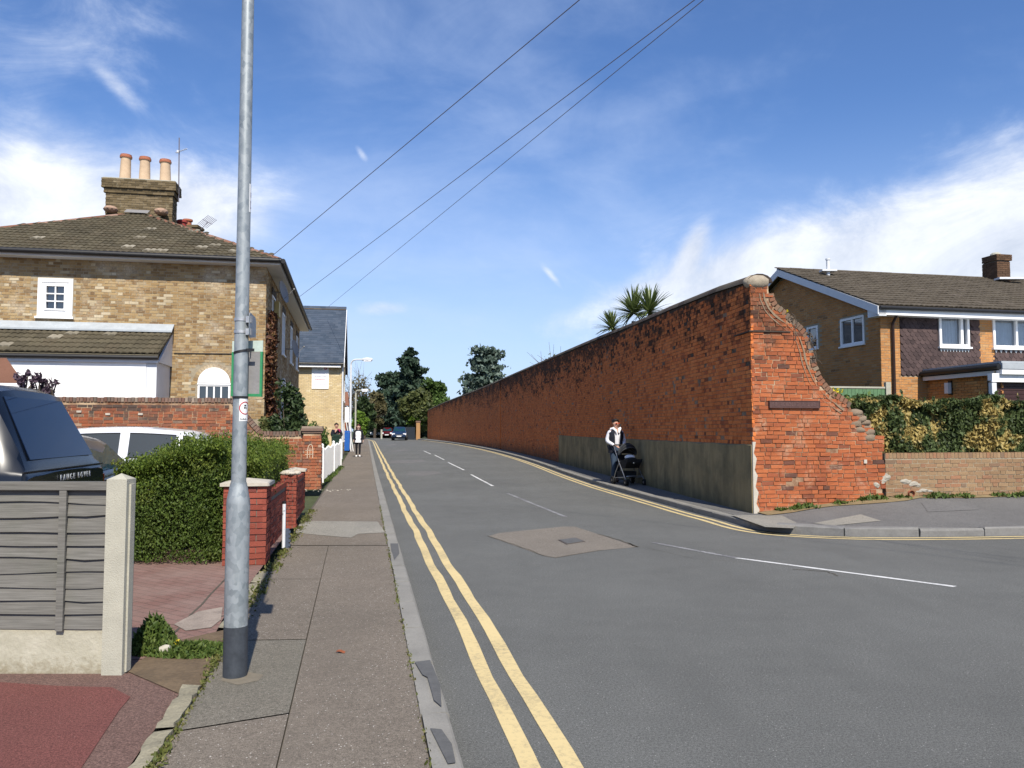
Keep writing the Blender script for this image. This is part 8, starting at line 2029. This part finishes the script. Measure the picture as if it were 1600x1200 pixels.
# gilet: open fronted shell round the torso
mm = MB(); A = []; zs = [.84, .98, 1.12, 1.28, 1.40, 1.47]; rx = [.20, .195, .19, .215, .225, .16]; ry = [.165, .16, .155, .175, .155, .11]
for z, a, b in zip(zs, rx, ry):
    A.append([Vector((a*math.sin(q), -b*math.cos(q), z)) for q in np.linspace(.42, 2*math.pi-.42, 25)])
for r0_, r1_ in zip(A, A[1:]): mm.strip(r0_, r1_)
B2 = [[p*1.0+Vector((p.x*.07, p.y*.07, 0)) for p in r] for r in A]
for r0_, r1_ in zip(B2, B2[1:]): mm.strip(r0_, r1_)
for e_ in (0, -1): mm.strip([r[e_] for r in A], [r[e_] for r in B2])
mm.strip(A[0], B2[0]); mm.strip(A[-1], B2[-1]); mm.build('gilet', MAT['navy_cloth'], man, smooth=60)
mm = MB(); mm.tube([(-.13, -.02, 1.50), (-.11, -.09, 1.53), (-.05, -.145, 1.46), (-.03, -.17, 1.40)], [.04, .04, .032, .02], 8); mm.tube([(.13, -.02, 1.50), (.11, -.09, 1.53), (.05, -.145, 1.46), (.03, -.17, 1.40)], [.04, .04, .032, .02], 8); mm.tube([(-.13, -.02, 1.5), (-.08, .09, 1.49), (.08, .09, 1.49), (.13, -.02, 1.5)], .05, 8); mm.build('hood', MAT['white_cloth'], man, smooth=70)
h = P['head']; mm = MB()
for s in (1, -1): mm.cbox(h+sdv*s*.036+fd*.094+UP*.014, (.058, .012, .036))
mm.build('sunglasses', MAT['shades'], man)['kind'] = 'stuff'
for s in ('L', 'R'):
    a, tq = P['an'+s], P['toe'+s]; mm = MB(); mm.tube([a+UP*.05, a-UP*.03, (a+tq)/2-UP*.01, tq, tq+(tq-a)*.22], [.058, .062, .055, .050, .028], 10); mm.build('boot', MAT['boot'], man, smooth=60)
mb_ = G(959, 754, PZ); mh = Vector((.30, -1.0, 0)).normalized(); mrot = math.atan2(mh.y, mh.x)+math.pi/2
man.location = (mb_.x+.06, mb_.y, gz(mb_.y)+PZ); man.rotation_euler = (0, 0, mrot)
# --- pushchair, local -Y forward, origin on the ground
pr = thing('pushchair', 'black pushchair with ribbed hood and white blanket pushed by the man in the gilet', 'pushchair', (0, 0, 0))
def ptube(name, pts, r, mat, parent=pr, n=8): mm = MB(); mm.tube(pts, r, n); return mm.build(name, MAT[mat], parent, smooth=60)
for s in (-1, 1):
    ptube('side_frame', [(s*.22, .42, 1.03), (s*.24, .30, .92), (s*.25, .02, .60), (s*.26, -.22, .36), (s*.27, -.46, .13)], .014, 'pram_metal')
    ptube('rear_leg', [(s*.25, -.02, .62), (s*.27, .20, .34), (s*.28, .33, .11)], .013, 'pram_metal')
    ptube('lower_rail', [(s*.27, -.36, .22), (s*.28, .30, .17)], .010, 'pram_metal')
ptube('handlebar', [(-.22, .42, 1.03), (-.21, .455, 1.06), (-.14, .47, 1.07), (.14, .47, 1.07), (.21, .455, 1.06), (.22, .42, 1.03)], .017, 'black')
ptube('axle', [(-.27, .33, .11), (.27, .33, .11)], .010, 'pram_metal'); ptube('footrest', [(-.25, -.44, .24), (-.2, -.47, .25), (.2, -.47, .25), (.25, -.44, .24)], .013, 'pram_metal')
for x, y_, r in ((-.27, -.48, .085), (.27, -.48, .085), (-.28, .34, .105), (.28, .34, .105)):
    for dx in (-.028, .028):
        M = Matrix.Translation((x+dx, y_, r)) @ Matrix.Rotation(math.pi/2, 4, 'Y'); mm = MB(); mm.lathe([(r*.6, -.018), (r*.95, -.018), (r, -.010), (r, .010), (r*.95, .018), (r*.6, .018)], 18, M); w_ = mm.build('wheel', MAT['tyre'], pr, smooth=40)
        mm = MB(); mm.lathe([(.012, -.020), (r*.55, -.016), (r*.55, .016), (.012, .020)], 12, M); mm.build('hub', MAT['pram_metal'], w_)
# seat tub
mm = MB(); prof = [(.20, .80), (.12, .56), (-.05, .44), (-.26, .46), (-.42, .62)]; Lf_ = [Vector((-.21, y_, z)) for y_, z in prof]; Rt_ = [Vector((.21, y_, z)) for y_, z in prof]
mm.strip(Lf_, Rt_)
rim = [(.20, .86), (.10, .72), (-.08, .66), (-.28, .68), (-.43, .70)]
for s in (-1, 1): mm.strip([Vector((s*.21, y_, z)) for y_, z in prof], [Vector((s*.235, y_, z)) for y_, z in rim])
mm.strip([Vector((-.21, -.42, .62)), Vector((.21, -.42, .62))], [Vector((-.235, -.43, .70)), Vector((.235, -.43, .70))]); mm.build('seat', MAT['pram_cloth'], pr, smooth=50)
mm = MB(); mm.ico((0, -.20, .64), .2, 3, (.98, 1.05, .55), jit=.02); mm.build('apron', MAT['pram_cloth'], pr, smooth=70)
mm = MB(); mm.ico((0, -.14, .745), .13, 3, (1.15, .8, .55), jit=.06); mm.build('blanket', MAT['white_cloth'], pr, smooth=70)
mm = MB(); mm.box((-.2, -.12, .20), (.2, .28, .36)); mm.build('basket', MAT['pram_cloth'], pr)
mm = MB(); mm.ico((.0, -.405, .60), .03, 2, (1, .3, 1)); mm.build('badge', MAT['chrome'], pr, smooth=60)
# hood: ribbed quarter dome
hr_ = .275; hc_ = Vector((0, .02, .80)); a0_, a1_ = math.radians(8), math.radians(140); nseg = 18; ringsH = []
for i in range(nseg+1):
    a = a0_+(a1_-a0_)*i/nseg; sc_ = 1-.018*(i % 3 != 0); ringsH.append([hc_+Vector((hr_*math.cos(b)*.92, math.cos(a)*hr_*1.12*math.sin(b)*sc_, math.sin(a)*hr_*1.18*math.sin(b)*sc_)) for b in np.linspace(0, math.pi, 17)])
mm = MB()
for r0_, r1_ in zip(ringsH, ringsH[1:]): mm.strip(r0_, r1_)
hood = mm.build('hood', MAT['pram_cloth'], pr, smooth=30)
for i in range(0, nseg+1, 3): mm = MB(); mm.tube([hc_+(p-hc_)*1.005 for p in ringsH[i]], .009 if i < nseg else .014, 5); mm.build('rib', MAT['pram_rib'], hood)
pc0 = Vector((man.location.x, man.location.y, 0))+mh*.80; pr.location = (pc0.x, pc0.y, gz(pc0.y)+PZ); pr.rotation_euler = (0, 0, mrot)
# --- woman walking towards the camera
pw_ = dict(base, elL=(-.25, .03, 1.17), wrL=(-.25, -.06, .94), hdL=(-.25, -.10, .85), elR=(.25, .04, 1.17), wrR=(.27, .02, .93), hdR=(.27, .0, .84), palmL=(1, 0, 0), palmR=(-1, 0, 0),
           knL=(-.09, -.03, .51), anL=(-.095, .05, .09), toeL=(-.10, -.10, .04), knR=(.085, -.12, .52), anR=(.085, -.12, .10), toeR=(.09, -.27, .05), face=(-.05, -1, .02))
wo, J, P, k, cloth, fd, sdv = person('woman with long red hair, white top and dark cardigan walking along the pavement', None, 0, 1.68, pw_, 'skin_pale', 'hair_red', True, True)
cloth('leggings', {'pelvis': .02, 'hipL': .015, 'hipR': .015, 'knL': .010, 'knR': .010, 'anL': .008, 'anR': .008}, 'trouser_black', 0, [('pelvis', 'hipL', 'knL', 'anL'), ('pelvis', 'hipR', 'knR', 'anR')])
mm = MB(); A = []
for z, a, b in ((.80, .20, .175), (.95, .185, .165), (1.10, .165, .15), (1.25, .175, .16), (1.36, .165, .13), (1.44, .09, .08)): A.append([Vector((a*math.sin(q), -b*math.cos(q), z*k)) for q in np.linspace(0, 2*math.pi, 25)])
for r0_, r1_ in zip(A, A[1:]): mm.strip(r0_, r1_)
mm.build('top', MAT['white_cloth'], wo, smooth=60)
mm = MB(); A = []
for z, a, b in ((.72, .235, .20), (.95, .215, .19), (1.15, .20, .175), (1.30, .21, .18), (1.42, .19, .13), (1.47, .09, .09)): A.append([Vector((a*math.sin(q), -b*math.cos(q), z*k)) for q in np.linspace(.78, 2*math.pi-.78, 21)])
for r0_, r1_ in zip(A, A[1:]): mm.strip(r0_, r1_)
mm.build('cardigan', MAT['navy_cloth'], wo, smooth=60)
cloth('sleeves', {'upper': .0, 'shL': .014, 'shR': .014, 'elL': .018, 'elR': .018, 'wriL': .016, 'wriR': .016}, 'navy_cloth', 0, [('upper', 'shL', 'elL', 'wriL'), ('upper', 'shR', 'elR', 'wriR')])
for s in ('L', 'R'):
    a, tq = P['an'+s], P['toe'+s]; mm = MB(); mm.tube([a+UP*.01, a-UP*.035, (a+tq)/2-UP*.01, tq, tq+(tq-a)*.22], [.048, .052, .048, .045, .025], 10); mm.build('shoe', MAT['shoe_white'], wo, smooth=60)
wb = G(559.5, 714, PZ); wo.location = (wb.x, wb.y, gz(wb.y)+PZ); wo.rotation_euler = (0, 0, .18)
# --- person behind the picket fence, hand to the face
ps_ = dict(base, elL=(-.26, -.12, 1.17), wrL=(-.06, -.22, 1.34), hdL=(-.02, -.20, 1.43), elR=(.27, .0, 1.17), wrR=(.12, -.22, 1.18), hdR=(.04, -.27, 1.20), palmL=(.2, 1, .2), palmR=(-.2, 1, 0),
           knL=(-.09, -.02, .51), anL=(-.10, .03, .09), toeL=(-.11, -.12, .04), knR=(.09, -.02, .51), anR=(.10, .03, .09), toeR=(.11, -.12, .04), face=(.2, -1, -.1))
p3, J, P, k, cloth, fd, sdv = person('person in dark jacket with magenta lining standing behind the green bin', None, 0, 1.74, ps_, 'skin', 'hair_dark')
cloth('trousers', {'pelvis': .02, 'hipL': .022, 'hipR': .022, 'knL': .02, 'knR': .02, 'anL': .02, 'anR': .02}, 'trouser_black', 0, [('pelvis', 'hipL', 'knL', 'anL'), ('pelvis', 'hipR', 'knR', 'anR')])
cloth('jacket', {'pelvis': .03, 'waist': .035, 'chest': .03, 'upper': .022, 'shL': .025, 'shR': .025, 'elL': .025, 'elR': .025, 'wriL': .018, 'wriR': .018}, 'navy_cloth', 0, [('pelvis', 'waist', 'chest', 'upper'), ('upper', 'shL', 'elL', 'wriL'), ('upper', 'shR', 'elR', 'wriR')])
mm = MB(); mm.tube([(.05, -.20, 1.47), (.13, -.20, 1.42), (.16, -.19, 1.32)], [.03, .05, .03], 8); mm.build('lining', MAT['magenta'], p3, smooth=60)
mm = MB(); mm.tube([P['anL'], P['toeL']], .045, 8); mm.build('shoe', MAT['black'], p3); mm = MB(); mm.tube([P['anR'], P['toeR']], .045, 8); mm.build('shoe', MAT['black'], p3)
pz_ = at(525.5, 690, 39.6); p3.location = (pz_.x, 39.6, gz(39.6)+PZ); p3.rotation_euler = (0, 0, .25)

# ================================================================== OVERHEAD CABLES
def cable(A, B, label, sag=.25):
    n = 40; mm = MB(); mm.tube([A.lerp(B, i/n)-UP*sag*4*(i/n)*(1-i/n) for i in range(n+1)],   .0075, 5); tag(mm.build('overhead_cable', MAT['wire']), label, 'cable', 'overhead cables crossing the sky')
def ext(A, B, y): k = (y-A.y)/(B.y-A.y); return A+(B-A)*k
a = at(425, 400, 21.3); b = at(905, 0, 11.0); cable(a, ext(a, b, -4), 'leftmost overhead cable rising from the near eave of the yellow brick house', .0)
a = at(462, 468, 30.0); b = at(1085, 0, 11.5); cable(a, ext(a, b, -4), 'middle overhead cable rising from the far eave of the yellow brick house', .0)
a = at(512, 480, 44.0); b = at(1099, 0, 13.0); cable(a, ext(a, b, -4), 'lowest overhead cable rising from the slate roof of the gabled building', .0)
